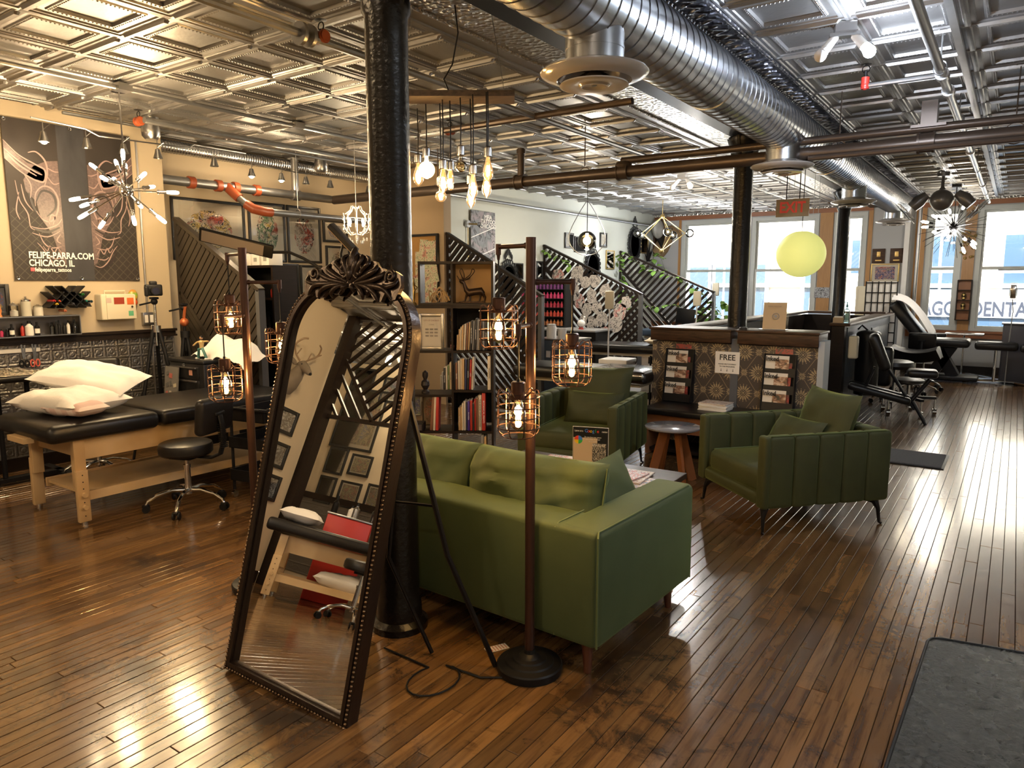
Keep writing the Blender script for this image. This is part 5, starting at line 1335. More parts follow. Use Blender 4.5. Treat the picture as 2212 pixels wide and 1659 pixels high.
# sharps box
sb = thing('sharps_box', 'cream plastic wall cabinet with stickers and keyhole right of the banner', 'cabinet', (XL, 3.29, 1.34), PI / 2)
part('body', MB().rbox((-.0, -.06, 0), (.3, .12, .23), .012), m_cream, sb); part('lid', MB().rbox((.02, -.125, 0), (.26, .012, .22), .006), m_cream, sb)
part('handle', MB().tube([(-.09, -.06, .11), (-.09, -.06, .14), (.09, -.06, .14), (.09, -.06, .11)], .009, 8), m_cream, sb)
part('window', MB().box((.0, -.132, .055), (.09, .003, .06)), plain('red_window', (0.3, 0.05, 0.03), .2), sb)
for x_, z_, w_, c in ((.1, .05, .06, (0.6, .12, .03)), (-.09, .06, .045, (0.5, .4, .35)), (.1, -.06, .045, (0.1, .35, .2))): part('sticker', MB().rbox((x_, -.132, z_), (w_, .002, w_), .001), plain('sticker', c, .5), sb)
part('lock', MB().cyl((.11, -.13, 0), (.11, -.14, 0), .01), m_chrome, sb)
mk = thing('mask', 'small wrestling-style mask coloured like a rainbow on the wall by the camera', 'mask', (XL + .01, 3.47, 1.43), PI / 2)
part('face', MB().sph((0, -.02, .01), .055, (.8, .5, 1), 16), Mt('rainbow', (.5, .3, .05), .3).m, mk)
t = Mt('rainbow_paint', (0.5, 0.4, 0.05), .3); gg = t.xyz('Generated'); t.col(t.ramp(gg[2], [(0, (0.55, .08, .02)), (.35, (.65, .5, .05)), (.6, (.2, .45, .08)), (.85, (.55, .25, .05))])); kids(mk)[0].data.materials[0] = t.m
part('chin', MB().sph((.01, -.03, -.055), .026, (1, .6, 1), 12), plain('orange', (0.6, 0.1, 0.02), .3), mk)
so = thing('wall_outlet', 'double socket box on the banner wall with conduit above', 'outlet', (XL, 3.6, 1.22), PI / 2)
part('plate', MB().rbox((0, -.02, 0), (.11, .04, .12), .005), m_steel, so)
for s_ in (-1, 1): part('socket', MB().box((s_ * .025, -.042, 0), (.03, .004, .07)), m_white, so)
part('conduit', MB().cyl((0, -.02, .06), (0, -.02, 1.62), .009, n=10).cyl((.03, -.02, -.06), (.03, -.02, -.9), .008, n=10), m_gpipe, so)
mg_ = thing('magnetic_strip', 'white magnetic strip on the tin wainscot holding two pairs of scissors', 'tool holder', (XL + .012, 2.44, 1.0), PI / 2)
part('bar', MB().rbox((0, -.012, 0), (.44, .02, .035), .006), m_white, mg_)
def scissors(label, y, c):
    o = thing('scissors', label, 'scissors', (XL + .036, y, .93), PI / 2, 'scissors on the magnetic strip')
    part('blade', MB().box((.008, 0, .06), (.012, .003, .12), (0, .08, 0)), m_steel, o); part('blade', MB().box((-.008, -.003, .06), (.012, .003, .12), (0, -.08, 0)), m_steel, o)
    for s_ in (-1, 1): part('handle', MB().torus((s_ * .02, 0, -.04), .018, .0055, (PI / 2, 0, 0), 14, 6, (.8, 1.6)), c, o)
scissors('black-handled scissors, left of the two on the magnetic strip', 2.53, m_bplas)
scissors('red-handled scissors, right of the two on the magnetic strip', 2.61, plain('coral', (0.6, 0.12, 0.09), .4))
ar = thing('armrest', 'foil-wrapped tattoo armrest on a black adjustable stand by the wall', 'armrest', (-6.3, 2.3, 0))
t = Mt('foil', (0.55, 0.5, 0.42), .15, 1); t.bump(t.noise(35, 4, None, 1), 1, .03); m_foil = t.m
part('pad', MB().rbox((0, -.1, .83), (.3, .75, .05), .02), m_leather, ar); part('foil_wrap', MB().pillow((0, -.1, .86), (.3, .7, .05), (0, 0, 0), 18, 3, .3, .02), m_foil, ar)
part('tray', MB().b2((-.16, .18, .835), (.16, .4, .85)), m_foil, ar)
for y_ in (-.12, .08): part('post', MB().cyl((0, y_, .06), (0, y_, .81), .018), m_bpaint, ar)
part('foot', MB().box((0, -.02, .04), (.08, .6, .03)).box((0, -.28, .04), (.5, .06, .03)).box((0, .26, .04), (.5, .06, .03)), m_bpaint, ar)
for sx in (-1, 1):
    for yy in (-.28, .26): part('caster', MB().cyl((sx * .22 - .01, yy, .02), (sx * .22 + .01, yy, .02), .02, n=12), m_chrome, ar)

# ---- stools
def five_star(o, r=.27, m=m_chrome, z=.13, hub=.1):
    for k in range(5):
        a = 2 * PI * k / 5 + .35; c, s_ = math.cos(a), math.sin(a)
        lg = part('base_leg', MB().tube([(.02 * c, .02 * s_, z), (.1 * c, .1 * s_, z + .005), (.2 * c, .2 * s_, z - .02), (r * .95 * c, r * .95 * s_, .075), (r * c, r * s_, .05)], .013, 10, radii=[.016, .014, .012, .011, .01]), m, o)
        part('caster', MB().cyl((r * c - .012 * s_, r * s_ + .012 * c, .025), (r * c - .024 * s_, r * s_ + .024 * c, .025), .025, n=14).cyl((r * c + .012 * s_, r * s_ - .012 * c, .025), (r * c + .024 * s_, r * s_ - .024 * c, .025), .025, n=14).rbox((r * c, r * s_, .045), (.04, .04, .02), .008), m_bplas, lg)
def stool(label, loc, rz, seat_z=.47, back=True, grp=None, sr=.175):
    o = thing('stool', label, 'stool', loc, rz, grp)
    part('seat', MB().lathe([(0, seat_z - .085), (sr * .93, seat_z - .085), (sr, seat_z - .07), (sr * 1.01, seat_z - .03), (sr * .97, seat_z - .008), (sr * .88, seat_z), (0, seat_z + .004)], n=36), m_leather, o)
    part('gas_lift', MB().cyl((0, 0, .1), (0, 0, .3), .022, n=16).cyl((0, 0, .3), (0, 0, seat_z - .08), .013, n=12).cyl((0, 0, .29), (0, 0, .31), .026, n=16), m_chrome, o)
    part('plate', MB().box((0, .02, seat_z - .095), (.2, .16, .02)), m_bplas, o)
    five_star(o)
    if back:
        part('backrest', MB().rbox((0, .24, seat_z + .2), (.36, .075, .25), .036, (R_(-6), 0, 0)), m_leather, o)
        bk = MB().tube([(0, .1, seat_z - .1), (0, .2, seat_z - .1), (0, .27, seat_z - .07), (0, .3, seat_z + .02), (0, .295, seat_z + .14), (0, .28, seat_z + .2)], .026, 10, flat=.45)
        b_ = part('back_arm', bk, m_bplas, o)
        ribs = MB()
        for k in range(14): ribs.box((0, .3 - .001 * k, seat_z - .02 + k * .012), (.056, .03, .005))
        part('bellows', ribs, m_bplas, b_)['kind'] = 'stuff'
        part('bracket', MB().rbox((0, .28, seat_z + .21), (.1, .02, .03), .01), m_bplas, b_)
    return o
stool('black wheeled stool with ribbed back bracket in front of the massage table', (-4.62, 2.68, 0), R_(-68), .47)
stool('black wheeled stool behind the massage table, only its back showing', (-5.96, 2.72, 0), R_(60), .62)
# ---- massage table
def massage_table(label, loc, rz, L=1.9, W=.77, top=.68, knob=True, grp='wooden massage tables'):
    o = thing('massage_table', label, 'massage table', loc, rz, grp)
    y1 = -L / 2 + .72
    part('head_pad', MB().rbox((0, (-L / 2 + y1) / 2, top - .06), (W, y1 + L / 2 - .006, .12), .05), m_leather, o)
    part('body_pad', MB().rbox((0, (y1 + L / 2) / 2, top - .055), (W, L / 2 - y1 - .006, .11), .035), m_leather, o)
    part('side_rail', MB().b2((-W / 2 + .1, -L / 2 + .2, top - .26), (-W / 2 + .13, L / 2 - .14, top - .115)), m_pine, o)
    part('side_rail', MB().b2((W / 2 - .13, -L / 2 + .2, top - .26), (W / 2 - .1, L / 2 - .14, top - .115)), m_pine, o)
    for yy in (-L / 2 + .22, L / 2 - .16): part('end_rail', MB().b2((-W / 2 + .13, yy - .015, top - .24), (W / 2 - .13, yy + .015, top - .115)), m_pine, o)
    part('shelf', MB().b2((-W / 2 + .12, -L / 2 + .25, .17), (W / 2 - .12, L / 2 - .2, .19)), m_pine, o)
    part('shelf_edge', MB().b2((-W / 2 + .1, -L / 2 + .24, .145), (-W / 2 + .12, L / 2 - .19, .205)).b2((W / 2 - .12, -L / 2 + .24, .145), (W / 2 - .1, L / 2 - .19, .205)), m_pine, o)
    part('headrest_bar', MB().b2((-.12, -L / 2 - .03, top - .135), (.12, -L / 2 + .03, top - .1)), m_pine, o)
    for sx in (-1, 1):
        for yy in (-L / 2 + .2, L / 2 - .18):
            lg = part('leg', MB().rbox((sx * (W / 2 - .09), yy, (top - .12 + .25) / 2 + .0), (.05, .07, top - .12 - .25), .004, k=2).rbox((sx * (W / 2 - .07), yy, .19), (.035, .075, .34), .006, k=2), m_pine, o)
            part('foot', MB().cyl((sx * (W / 2 - .07), yy, 0), (sx * (W / 2 - .07), yy, .02), .018, n=12), m_chrome, lg)
            h = MB()
            for k in range(7): h.cyl((sx * (W / 2 - .05), yy, .06 + .045 * k), (sx * (W / 2 - .0515 + .001), yy, .06 + .045 * k), .004, n=8)
            for k in range(7): h.cyl((sx * (W / 2 - .0525), yy, .06 + .045 * k), (sx * (W / 2 - .0515), yy, .06 + .045 * k), .004, n=8)
            part('peg_holes', h, m_dark, lg)['kind'] = 'stuff'
            for zz in (.12, .2): part('knob', MB().cyl((sx * (W / 2 - .052), yy, zz), (sx * (W / 2 - .03), yy, zz), .016, n=8), m_pine, lg)
    return o
mt = massage_table('black-padded pine massage table with two paper-covered pillows at left', (-5.17, 2.85, 0), 0, 1.92, .8)
solo('pillow', MB().pillow((0, 0, 0), (.62, .46, .16), (0, 0, 0), 18, 11, .09, .05, p=3), m_cloth, 'lower white pillow with a pink striped underside on the massage table', 'pillow', (-5.2, 2.22, .765), R_(14), 'white pillows on the massage table', ang=60)
t = Mt('pink_stripe', (0.7, .55, .52), .8); sx_ = t.xyz(); t.col(t.mix((sx_[0] * 60).sin().gt(0), (0.72, .6, .56), (.62, .45, .42)))
o = solo('pillow', MB().pillow((0, 0, 0), (.66, .42, .13), (0, 0, 0), 18, 21, .1, .03, p=3), m_cloth, 'upper white paper-covered pillow slumped over the lower one', 'pillow', (-5.33, 2.42, .89), R_(28), 'white pillows on the massage table', ang=60)
o.rotation_euler = (R_(12), R_(10), R_(34))
kk = solo('pillow', MB().pillow((0, 0, 0), (.36, .22, .1), (0, 0, 0), 12, 5, .03, .03, p=4), t.m, 'pink striped end of the pillow slip showing at the front of the lower pillow', 'pillow', (-5.0, 2.16, .745), R_(14), None, ang=60)

# ---- black trolley
def cart(label, loc, rz, grp='black three-tier trolleys', w_=.34, d=.6, h=.66):
    o = thing('trolley', label, 'trolley', loc, rz, grp)
    for z in (.14, .38, h - .08):
        tr = part('tray', MB().b2((-w_ / 2, -d / 2, z), (w_ / 2, d / 2, z + .006)), m_bpaint, o)
        part('tray_rim', MB().b2((-w_ / 2, -d / 2, z), (-w_ / 2 + .008, d / 2, z + .08)).b2((w_ / 2 - .008, -d / 2, z), (w_ / 2, d / 2, z + .08)).b2((-w_ / 2, -d / 2, z), (w_ / 2, -d / 2 + .008, z + .08)).b2((-w_ / 2, d / 2 - .008, z), (w_ / 2, d / 2, z + .08)), m_bpaint, tr)
    for sx in (-1, 1):
        for sy in (-1, 1):
            p = part('post', MB().cyl((sx * (w_ / 2 + .008), sy * (d / 2 - .04), .06), (sx * (w_ / 2 + .008), sy * (d / 2 - .04), h + .02), .011), m_bpaint, o)
            part('caster', MB().cyl((sx * (w_ / 2 + .008) - .01, sy * (d / 2 - .04), .026), (sx * (w_ / 2 + .008) + .01, sy * (d / 2 - .04), .026), .026, n=14), m_chrome, p)
    part('handle', MB().tube([(-w_ / 2 - .008, -d / 2 + .04, h), (-w_ / 2 - .008, -d / 2 - .04, h + .02), (w_ / 2 + .008, -d / 2 - .04, h + .02), (w_ / 2 + .008, -d / 2 + .04, h)], .011, 8), m_bpaint, o)
    return o
cart('black three-tier wheeled trolley between the stool and the leaning mirror', (-4.45, 3.3, 0), R_(10))
# ---- tripods
def tripod(label, x, y, h, spread=.3, cam_=False, fold=False):
    o = thing('tripod', label, 'tripod', (x, y, 0))
    for k in range(3):
        a = 2 * PI * k / 3 + .5; c, s_ = math.cos(a) * spread, math.sin(a) * spread
        part('leg', MB().cyl((c * .1, s_ * .1, h - .28), (c * .55, s_ * .55, h * .38), .016).cyl((c * .55, s_ * .55, h * .42), (c, s_, 0), .011).cyl((c * .52, s_ * .52, h * .42), (c * .58, s_ * .58, h * .36), .02), m_bplas, o)
    part('centre_post', MB().cyl((0, 0, h - .42), (0, 0, h - .05), .012).cyl((0, 0, h - .3), (0, 0, h - .24), .04), m_chrome if cam_ else m_bplas, o)
    part('head', MB().sph((0, 0, h - .03), .03).rbox((0, 0, h + .0), (.06, .06, .02), .006).cyl((0, 0, h - .03), (-.1, -.08, h - .06), .008), m_bplas, o)
    return o
tripod('black tripod with a chrome centre post standing beside the outlet', -6.25, 3.42, 1.42, .28, True)
cm = thing('camera', 'black camera mounted on the tripod beside the banner wall', 'camera', (-6.25, 3.42, 1.43), R_(70))
part('body', MB().rbox((0, 0, .06), (.14, .07, .1), .014), m_bplas, cm); part('prism', MB().rbox((0, 0, .12), (.06, .06, .04), .012), m_bplas, cm)
part('lens', MB().cyl((0, -.03, .055), (0, -.13, .055), .038, .036, 20), m_bplas, cm); part('lens_glass', MB().cyl((0, -.125, .055), (0, -.131, .055), .03, n=20), plain('lens', (0.01, 0.01, 0.02), .05), cm)
part('grip', MB().rbox((-.06, -.03, .05), (.035, .05, .09), .014), m_bplas, cm)
tripod('short black tripod with a copper-coloured ball head beside the camera', -6.2, 3.66, 1.36, .16)
part('clamp', MB().sph((0, 0, 1.2), .04).cyl((0, 0, 1.24), (.03, 0, 1.34), .014), plain('copper_knob', (.5, .14, .05), .3, .6), [o for o in COL.objects if o.name == 'tripod.001'][0])
# ---- tool chest
tc = thing('tool_chest', 'black steel tool chest with grey drawer pulls and sticker board in front', 'tool chest', (-5.84, 3.63, 0))
m_chest = plain('chest_paint', (0.012, 0.012, 0.013), .3)
part('body', MB().rbox((0, 0, .48), (.52, .38, .78), .01), m_chest, tc); part('lid', MB().rbox((0, 0, .885), (.54, .4, .03), .01), m_chest, tc)
for k in range(4):
    d_ = part('drawer', MB().rbox((-.03, -.193, .79 - .115 * k), (.44, .014, .1), .004), m_chest, tc)
    part('pull', MB().rbox((-.03, -.206, .83 - .115 * k), (.4, .014, .014), .004), m_steel, d_)
part('lock', MB().cyl((0, -.21, .855), (0, -.222, .855), .012), m_chrome, tc)
part('sticker', MB().box((.08, -.2015, .79), (.05, .002, .045)), plain('peach_sticker', (.6, .3, .22), .5), tc)
for sx in (-1, 1): part('caster', MB().cyl((sx * .21 - .015, -.14, .045), (sx * .21 + .015, -.15, .045), .045, n=14), m_bplas, tc)
part('base', MB().box((0, 0, .08), (.48, .34, .02)), m_chest, tc)
bd = thing('sticker_board', 'grey panel covered with stickers leaning against the tool chest', 'board', (-6.0, 3.38, .36), 0)
part('panel', MB().box((0, 0, .24), (.2, .012, .46), (R_(-6), 0, 0)), plain('grey_panel', (.16, .15, .14), .5), bd)
for k in range(14):
    u, v = (k % 3 - 1) * .06 + rnd.uniform(-.01, .01), .06 + (k // 3) * .085 + rnd.uniform(-.01, .01)
    part('sticker', MB().box((u, -.008 - (v - .24) * -.105, v), (rnd.uniform(.03, .05), .002, rnd.uniform(.03, .05)), (R_(-6), rnd.uniform(-.4, .4), 0)), plain('sticker', rnd.choice(((.5, .45, .4), (.4, .12, .1), (.1, .1, .1), (.45, .4, .3))), .5), bd)
fg = thing('action_figure', 'small figurine in a yellow jacket and teal trousers in a wide fighting stance', 'figurine', (-5.72, 3.52, .9), R_(0))
m_skin = plain('doll_skin', (.42, .24, .14), .6); m_yel = plain('yellow_cloth', (.5, .36, .16), .6); m_teal = plain('teal_cloth', (.05, .16, .15), .6)
part('legs', MB().tube([(-.06, 0, .01), (-.05, 0, .05), (-.03, -.01, .085), (0, 0, .1)], .012, 8).tube([(.065, 0, .01), (.05, -.01, .06), (.02, -.005, .09), (0, 0, .1)], .012, 8), m_teal, fg)
part('body', MB().tube([(0, 0, .095), (0, 0, .12), (0, 0, .15), (0, 0, .165)], .02, 10, radii=[.018, .017, .024, .014]).tube([(-.018, 0, .155), (-.05, -.01, .145), (-.085, -.02, .12)], .008, 8).tube([(.018, 0, .155), (.06, 0, .158), (.1, 0, .16)], .008, 8), m_yel, fg)
part('head', MB().sph((0, 0, .185), .014, (1, 1, 1.2), 12).sph((-.09, -.022, .117), .006).sph((.106, 0, .16), .006), m_skin, fg)
part('hair', MB().sph((0, .003, .192), .0145, (1.05, 1, .9), 12), m_bplas, fg); part('shoes', MB().rbox((-.065, -.005, .008), (.02, .035, .016), .006).rbox((.07, -.005, .008), (.02, .035, .016), .006), m_white, fg)
cl = solo('sheet', MB().sheet(lambda u, v: (-.3 + .78 * u - .06 * v, -.06 + .26 * v, .01 + .2 * math.sin(PI * v * .62) * (1 - .5 * u) * min(1, u * 5) + .015 * math.sin(u * 13 + v * 6) + .01 * math.sin(u * 29 - v * 9) - .6 * max(0, u - .85)), 26, 12, .004), m_cloth, 'white sheet heaped over the tool chest behind the figurine', 'cloth', (-5.66, 3.62, .905))
# ---- behind partition 0: dark bookcase, boxes, things
bk = thing('bookcase', 'tall dark open bookcase behind the chevron partition with boxes on top', 'bookcase', (-6.2, 4.5, 0))
for sx in (-1, 1): part('side', MB().box((sx * .36, 0, .86), (.025, .28, 1.72)), m_bwood, bk)
for z in (.1, .45, .8, 1.1, 1.4, 1.71): part('shelf', MB().box((0, 0, z), (.7, .28, .022)), m_bwood, bk)
part('back', MB().box((0, .135, .86), (.7, .008, 1.7)), m_dark, bk)
for k, (x_, w_, h_, lb) in enumerate(((-.24, .16, .12, 'white cardboard box, leftmost on top of the dark bookcase'), (-.05, .15, .1, 'white cardboard box in the middle on top of the dark bookcase'), (.1, .12, .11, 'white printed carton, second from right on the dark bookcase'), (.25, .12, .12, 'white printed carton, rightmost on the dark bookcase'))):
    o = thing('carton', lb, 'box', (-6.2 + x_, 4.45, 1.722), 0, 'cartons on the dark bookcase')
    part('box', MB().rbox((0, 0, h_ / 2), (w_, .16, h_), .004, k=2), m_white, o); part('label', MB().box((0, -.081, h_ * .5), (w_ * .4, .002, h_ * .35)), m_paper if k < 2 else plain('grey_label', (.3, .3, .28), .5), o)
for k in range(7):
    x_ = -.26 + k * .085
    bottle('small item %s of the second bookcase shelf behind the partition' % ('at the left end', 'second from left', 'third from left', 'in the middle', 'third from right', 'second from right', 'at the right end')[k], -6.2 + x_, 4.45, (1.412, 1.112)[k % 2], .026, .12 + .02 * (k % 3), (m_glass, m_red, m_white, m_bplas, m_brng)[k % 5], grp='bottles in the dark bookcase')
nm = ['large framed double back-piece tattoo print, leftmost on the art wall', 'framed demon tattoo print, second on the art wall', 'framed warrior tattoo print, third on the art wall', 'small framed blue tattoo print left of the crystal chandelier', 'framed grey figure print below the blue one', 'framed colour tattoo print beside the bookcase', 'framed dragon tattoo print low on the art wall', 'framed dark portrait print low on the art wall by the mirror crest']
fr = [(4.57, 2.11, .86, .64, (RED, YEL, BRN), 1), (5.295, 2.13, .5, .67, (RED, GRN, YEL), 2), (5.82, 2.13, .5, .67, (BRN, RED, (.3, .3, .3)), 5), (6.31, 2.2, .4, .28, (BLU, BLU, (.2, .2, .4)), 6), (6.34, 1.8, .4, .44, ((.3, .3, .3), (.2, .2, .2), (.3, .28, .25)), 7), (5.29, 1.56, .22, .44, (GRN, RED, (.2, .3, .35)), 8), (5.56, 1.56, .3, .44, (BRN, RED, (.3, .3, .3)), 9), (5.9, 1.56, .34, .42, ((.2, .2, .2), (.1, .1, .1), (.3, .3, .3)), 10)]
for (y, z, w_, h_, cs, sd), lb in zip(fr, nm):
    framed(lb, (XF + .002, y, z), w_, h_, PI / 2, ink(sd, cs, sc=4 if sd > 1 else 6, lines=8), fw=.028, mat=.08, group='framed tattoo prints on the recessed wall')
# crystal chandelier
c0 = at(770, 480, y=5.2)
ch = thing('crystal_chandelier', 'white crystal chandelier with drops hanging left of the black column', 'chandelier', c0)
m_cry = plain('crystal', (0.9, 0.88, 0.85), 0.05, 0, **{'Transmission Weight': .6, 'IOR': 1.5})
m_cryf = plain('white_enamel', (0.7, 0.64, 0.55), 0.25)
for k in range(8):
    a = 2 * PI * k / 8; c, s_ = math.cos(a), math.sin(a)
    ar = part('arm', MB().tube([(r * c, r * s_, z) for r, z in ((.01, -.12), (.06, -.13), (.1, -.09), (.12, -.05), (.13, -.03))], .006, 6).tube([(r * c, r * s_, z) for r, z in ((.02, .14), (.05, .16), (.06, .12), (.11, .08), (.13, .09), (.12, .05))], .005, 6).tube([(r * c, r * s_, z) for r, z in ((.12, .05), (.125, 0), (.115, -.06))], .004, 5), m_cryf, ch)
    dr = MB()
    for rr, zz in ((.13, .03), (.13, -.07), (.1, -.17), (.06, -.2), (.12, .0)): dr.sph((rr * c, rr * s_, zz), .009, (1, 1, 2), 8)
    for q in range(6): dr.sph(((.12 - .015 * q) * c, (.12 - .015 * q) * s_, -.1 - .012 * math.sin(q * .6)), .006, n=6)
    part('crystal_drops', dr, m_cry, ar)['kind'] = 'stuff'
    if k % 2 == 0: part('candle_bulb', MB().lathe([(.006, .0), (.008, .03), (.012, .045), (.009, .065), (.0001, .08)], (.09 * c, .09 * s_, -.04), 10), m_filw, ar)
part('stem', MB().lathe([(0, -.2), (.015, -.19), (.02, -.15), (.008, -.1), (.014, 0), (.006, .08), (.016, .15), (.0, .18)], n=12), m_cryf, ch)
part('chain', MB().cyl((0, 0, .17), (0, 0, ZC - c0.z), .004, n=6), m_steel, ch)
lamp(ch, (0, 0, .02), 14, (1, .8, .5), .05)
_before = set(COL.objects)
# ================================================================== BOOKSHELF BEHIND THE SOFA
SY = 5.05
su = thing('bookshelf', 'black-brown shelf unit of open boxes behind the green sofa, full of books', 'bookshelf', (-4.05, SY, 0))
def B(n, lo, hi, m=m_bwood): return part(n, MB().b2(lo, hi), m, su)
xl, xm, xr = -.46, .02, .42
D0, D1 = -.15, .15
B('side_panel', (xr - .022, D0, 0), (xr, D1, 1.36)); B('side_panel', (xm - .02, D0, .0), (xm, D1, 1.36)); B('side_panel', (xl, D0, 0), (xl + .02, D1, .98))
for z in (.02, .28, .64, .98): B('shelf', (xm, D0, z - .02), (xr - .022, D1, z))
for z in (.28, .6, .98): B('shelf', (xl + .02, D0, z - .02), (xm - .02, D1, z))
B('top_shelf', (xm - .56, D0, 1.34), (xr, D1, 1.362))
B('back_panel', (xm, D1 - .008, .98), (xr, D1, 1.34), m_dark); B('back_panel', (xm, D1 - .008, .3), (xr, D1, .62), m_dark)
# cube on top
cu = thing('display_box', 'black open-backed display box on top of the bookshelf', 'shelf', (-4.0, SY - .02, 1.363))
part('frame', MB().b2((-.37, -.13, 0), (-.348, .13, .37)).b2((.348, -.13, 0), (.37, .13, .37)).b2((-.348, -.13, 0), (.348, .13, .02)).b2((-.348, -.13, .35), (.348, .13, .37)), m_bwood, cu)
part('divider', MB().b2((-.05, -.12, .02), (-.03, .12, .35)), m_bwood, cu); part('back_panel', MB().b2((-.03, .115, .02), (.348, .125, .35)), plain('tan_card', (.42, .26, .11), .6), cu)
# deer sculpture
ds = thing('deer_sculpture', 'dark bronze deer sculpture with looping antlers inside the display box', 'sculpture', (-3.85, SY - .03, 1.384))
m_brz = plain('dark_bronze', (.06, .035, .02), .35, .6)
part('body', MB().tube([(.115, 0, .075), (.09, 0, .1), (.03, 0, .095), (-.03, 0, .085), (-.06, 0, .11), (-.075, 0, .15), (-.085, 0, .175)], .03, 12, radii=[.02, .034, .03, .034, .024, .016, .014]).sph((-.1, 0, .178), .02, (1.5, .8, .8), 12, rot=(0, .3, 0)), m_brz, ds, 60)
for x_, xf in ((.1, .12), (.085, .07), (-.03, -.03), (-.045, -.075)): part('leg', MB().tube([(x_, .012, .08), (xf + .01, .012, .045), (xf, .012, .012), (xf - .02, .012, .004)], .012, 8, radii=[.018, .01, .009, .009]), m_brz, ds)
for sx in (-1, 1):
    part('antler', MB().tube(smooth([(-.08, .01 * sx, .19), (-.06 + .04 * sx, .01, .22), (-.05 + .075 * sx, .01, .27), (-.05 + .05 * sx, .01, .285), (-.05 + .03 * sx, .01, .24), (-.08, .01 * sx, .2)]), .0045, 6), m_brz, ds)
    part('antler', MB().tube([(-.08, .0, .19), (-.08 + .05 * sx, -.01, .2), (-.08 + .07 * sx, -.01, .23)], .004, 6), m_brz, ds)
part('base', MB().rbox((0, 0, .005), (.26, .08, .012), .004), m_brz, ds)
dw = thing('driftwood', 'bleached twisted driftwood and bones in the left half of the display box', 'ornament', (-4.2, SY - .03, 1.384))
for k in range(16):
    a = rnd.uniform(0, 6.28); p0 = Vector((rnd.uniform(-.1, .1), rnd.uniform(-.05, .05), .01)); p1 = p0 + Vector((rnd.uniform(-.08, .08), rnd.uniform(-.04, .04), rnd.uniform(.03, .1))); p2 = p1 + Vector((rnd.uniform(-.06, .06), 0, rnd.uniform(-.05, .04)))
    part('branch', MB().tube(smooth([p0, p1, p2], 4), .006, 6), plain('bone', (.5, .34, .17), .5) if k == 0 else bpy.data.materials['bone'], dw)
part('large_branch', MB().tube(smooth([(-.02, -.03, .08), (.03, -.03, .13), (.09, -.03, .08), (.13, -.03, .02)], 5), .013, 8, flat=.7), bpy.data.materials['bone'], dw)
# brass figurine and cup on the lower left
bf = thing('figurine', 'gilded slender figurine standing left of the display box', 'figurine', (-4.43, SY - .08, 1.364))
part('figure', MB().lathe([(0, 0), (.035, 0), (.03, .015), (.012, .03), (.016, .08), (.022, .13), (.014, .16), (.02, .18), (.012, .2), (.012, .225), (0, .235)], n=14).tube([(.0, 0, .18), (.04, 0, .15), (.01, -.02, .12)], .007, 6), m_gold, bf)
cupo = solo('cup', MB().lathe([(0, 0), (.028, 0), (.034, .06), (.036, .09), (.032, .09), (.028, .01), (0, .01)], n=18), m_brz, 'dark bronze cup beside the gilded figurine', 'cup', (-4.5, SY - .08, 1.364))
# framed certificate on the left
cf = framed('silver-framed licence certificate leaning on the left bookshelf', (-4.25, SY - .1, 1.14), .25, .31, 0, m_paper, m_steel, .026, .02, tilt=0)
for k in range(9): part('printed_line', MB().box((-.045 + .045 * (k % 3), -.0112, .02 - .028 * (k // 3)), (.034, .0006, .014)), plain('print_grey', (.3, .28, .27), .7) if k == 0 else bpy.data.materials['print_grey'], cf)
text('lettering', 'CITY OF CHICAGO', .018, plain('title_ink', (.3, .12, .12), .6), cf, (0, -.0112, .095), (PI / 2, 0, 0))
text('lettering', 'LICENSE', .014, bpy.data.materials['print_grey'], cf, (0, -.0112, .06), (PI / 2, 0, 0))
# books
bc_ = [(.5, .32, .14), (.55, .42, .2), (.45, .35, .22), (.2, .12, .08), (.06, .05, .05), (.35, .22, .1), (.15, .17, .2), (.04, .04, .05), (.5, .45, .36), (.08, .07, .07), (.3, .05, .04), (.55, .5, .42)]
rows_ = [(.04, 1.0, ((.016, .15, 0), (.014, .2, 1), (.02, .23, 2), (.018, .24, 8), (.016, .25, 4), (.02, .25, 5), (.017, .25, 2), (.012, .27, 9), (.02, .29, 4), (.02, .3, 9), (.016, .29, 7), (.014, .2, 1), (.02, .24, 6), (.026, .25, 9), (.024, .26, 4)), 'top'),
         (-.2, .66 - .02, (), ''),
         ]
def books(x0, z, specs, grp, where):
    x = x0
    for k, (w_, h_, c, title, lean) in enumerate(specs):
        o = thing('book', '%s book, %s from the left on %s' % (c[1], ORD[k], where), 'book', (x + w_ / 2, SY - .06 + rnd.uniform(-.01, .01), z), 0, grp)
        m_ = plain('cover_' + c[1].replace(' ', '_'), c[0], .5)
        M_ = TR((0, 0, 0), (0, lean, 0))
        part('cover', MB().rbox((0, 0, h_ / 2), (w_ * .94, .15, h_), min(.004, w_ * .2), None, M_, 2), m_, o)
        part('pages', MB().box((0, .003, h_ / 2 + .0012), (w_ * .7, .14, h_ - .002), None, M_), m_paper, o)
        if title: text('title', title, min(w_ * .62, .022), m_wt if sum(c[0]) < 1 else m_ink, o, (lean * h_ / 2, -.0762, h_ / 2), (PI / 2, R_(90), 0) if True else 0)
        x += w_ + .0012 + abs(lean) * .03
CR, TN, GY, BK, RD, BR, GN, OR, NV, PU = ((.58, .5, .38), 'cream'), ((.5, .33, .16), 'tan'), ((.2, .19, .18), 'grey'), ((.02, .02, .022), 'black'), ((.42, .03, .02), 'red'), ((.2, .09, .045), 'brown'), ((.16, .22, .08), 'green'), ((.45, .14, .06), 'orange'), ((.03, .04, .1), 'navy'), ((.05, .02, .2), 'purple')
W_ = 'the upper book shelf'
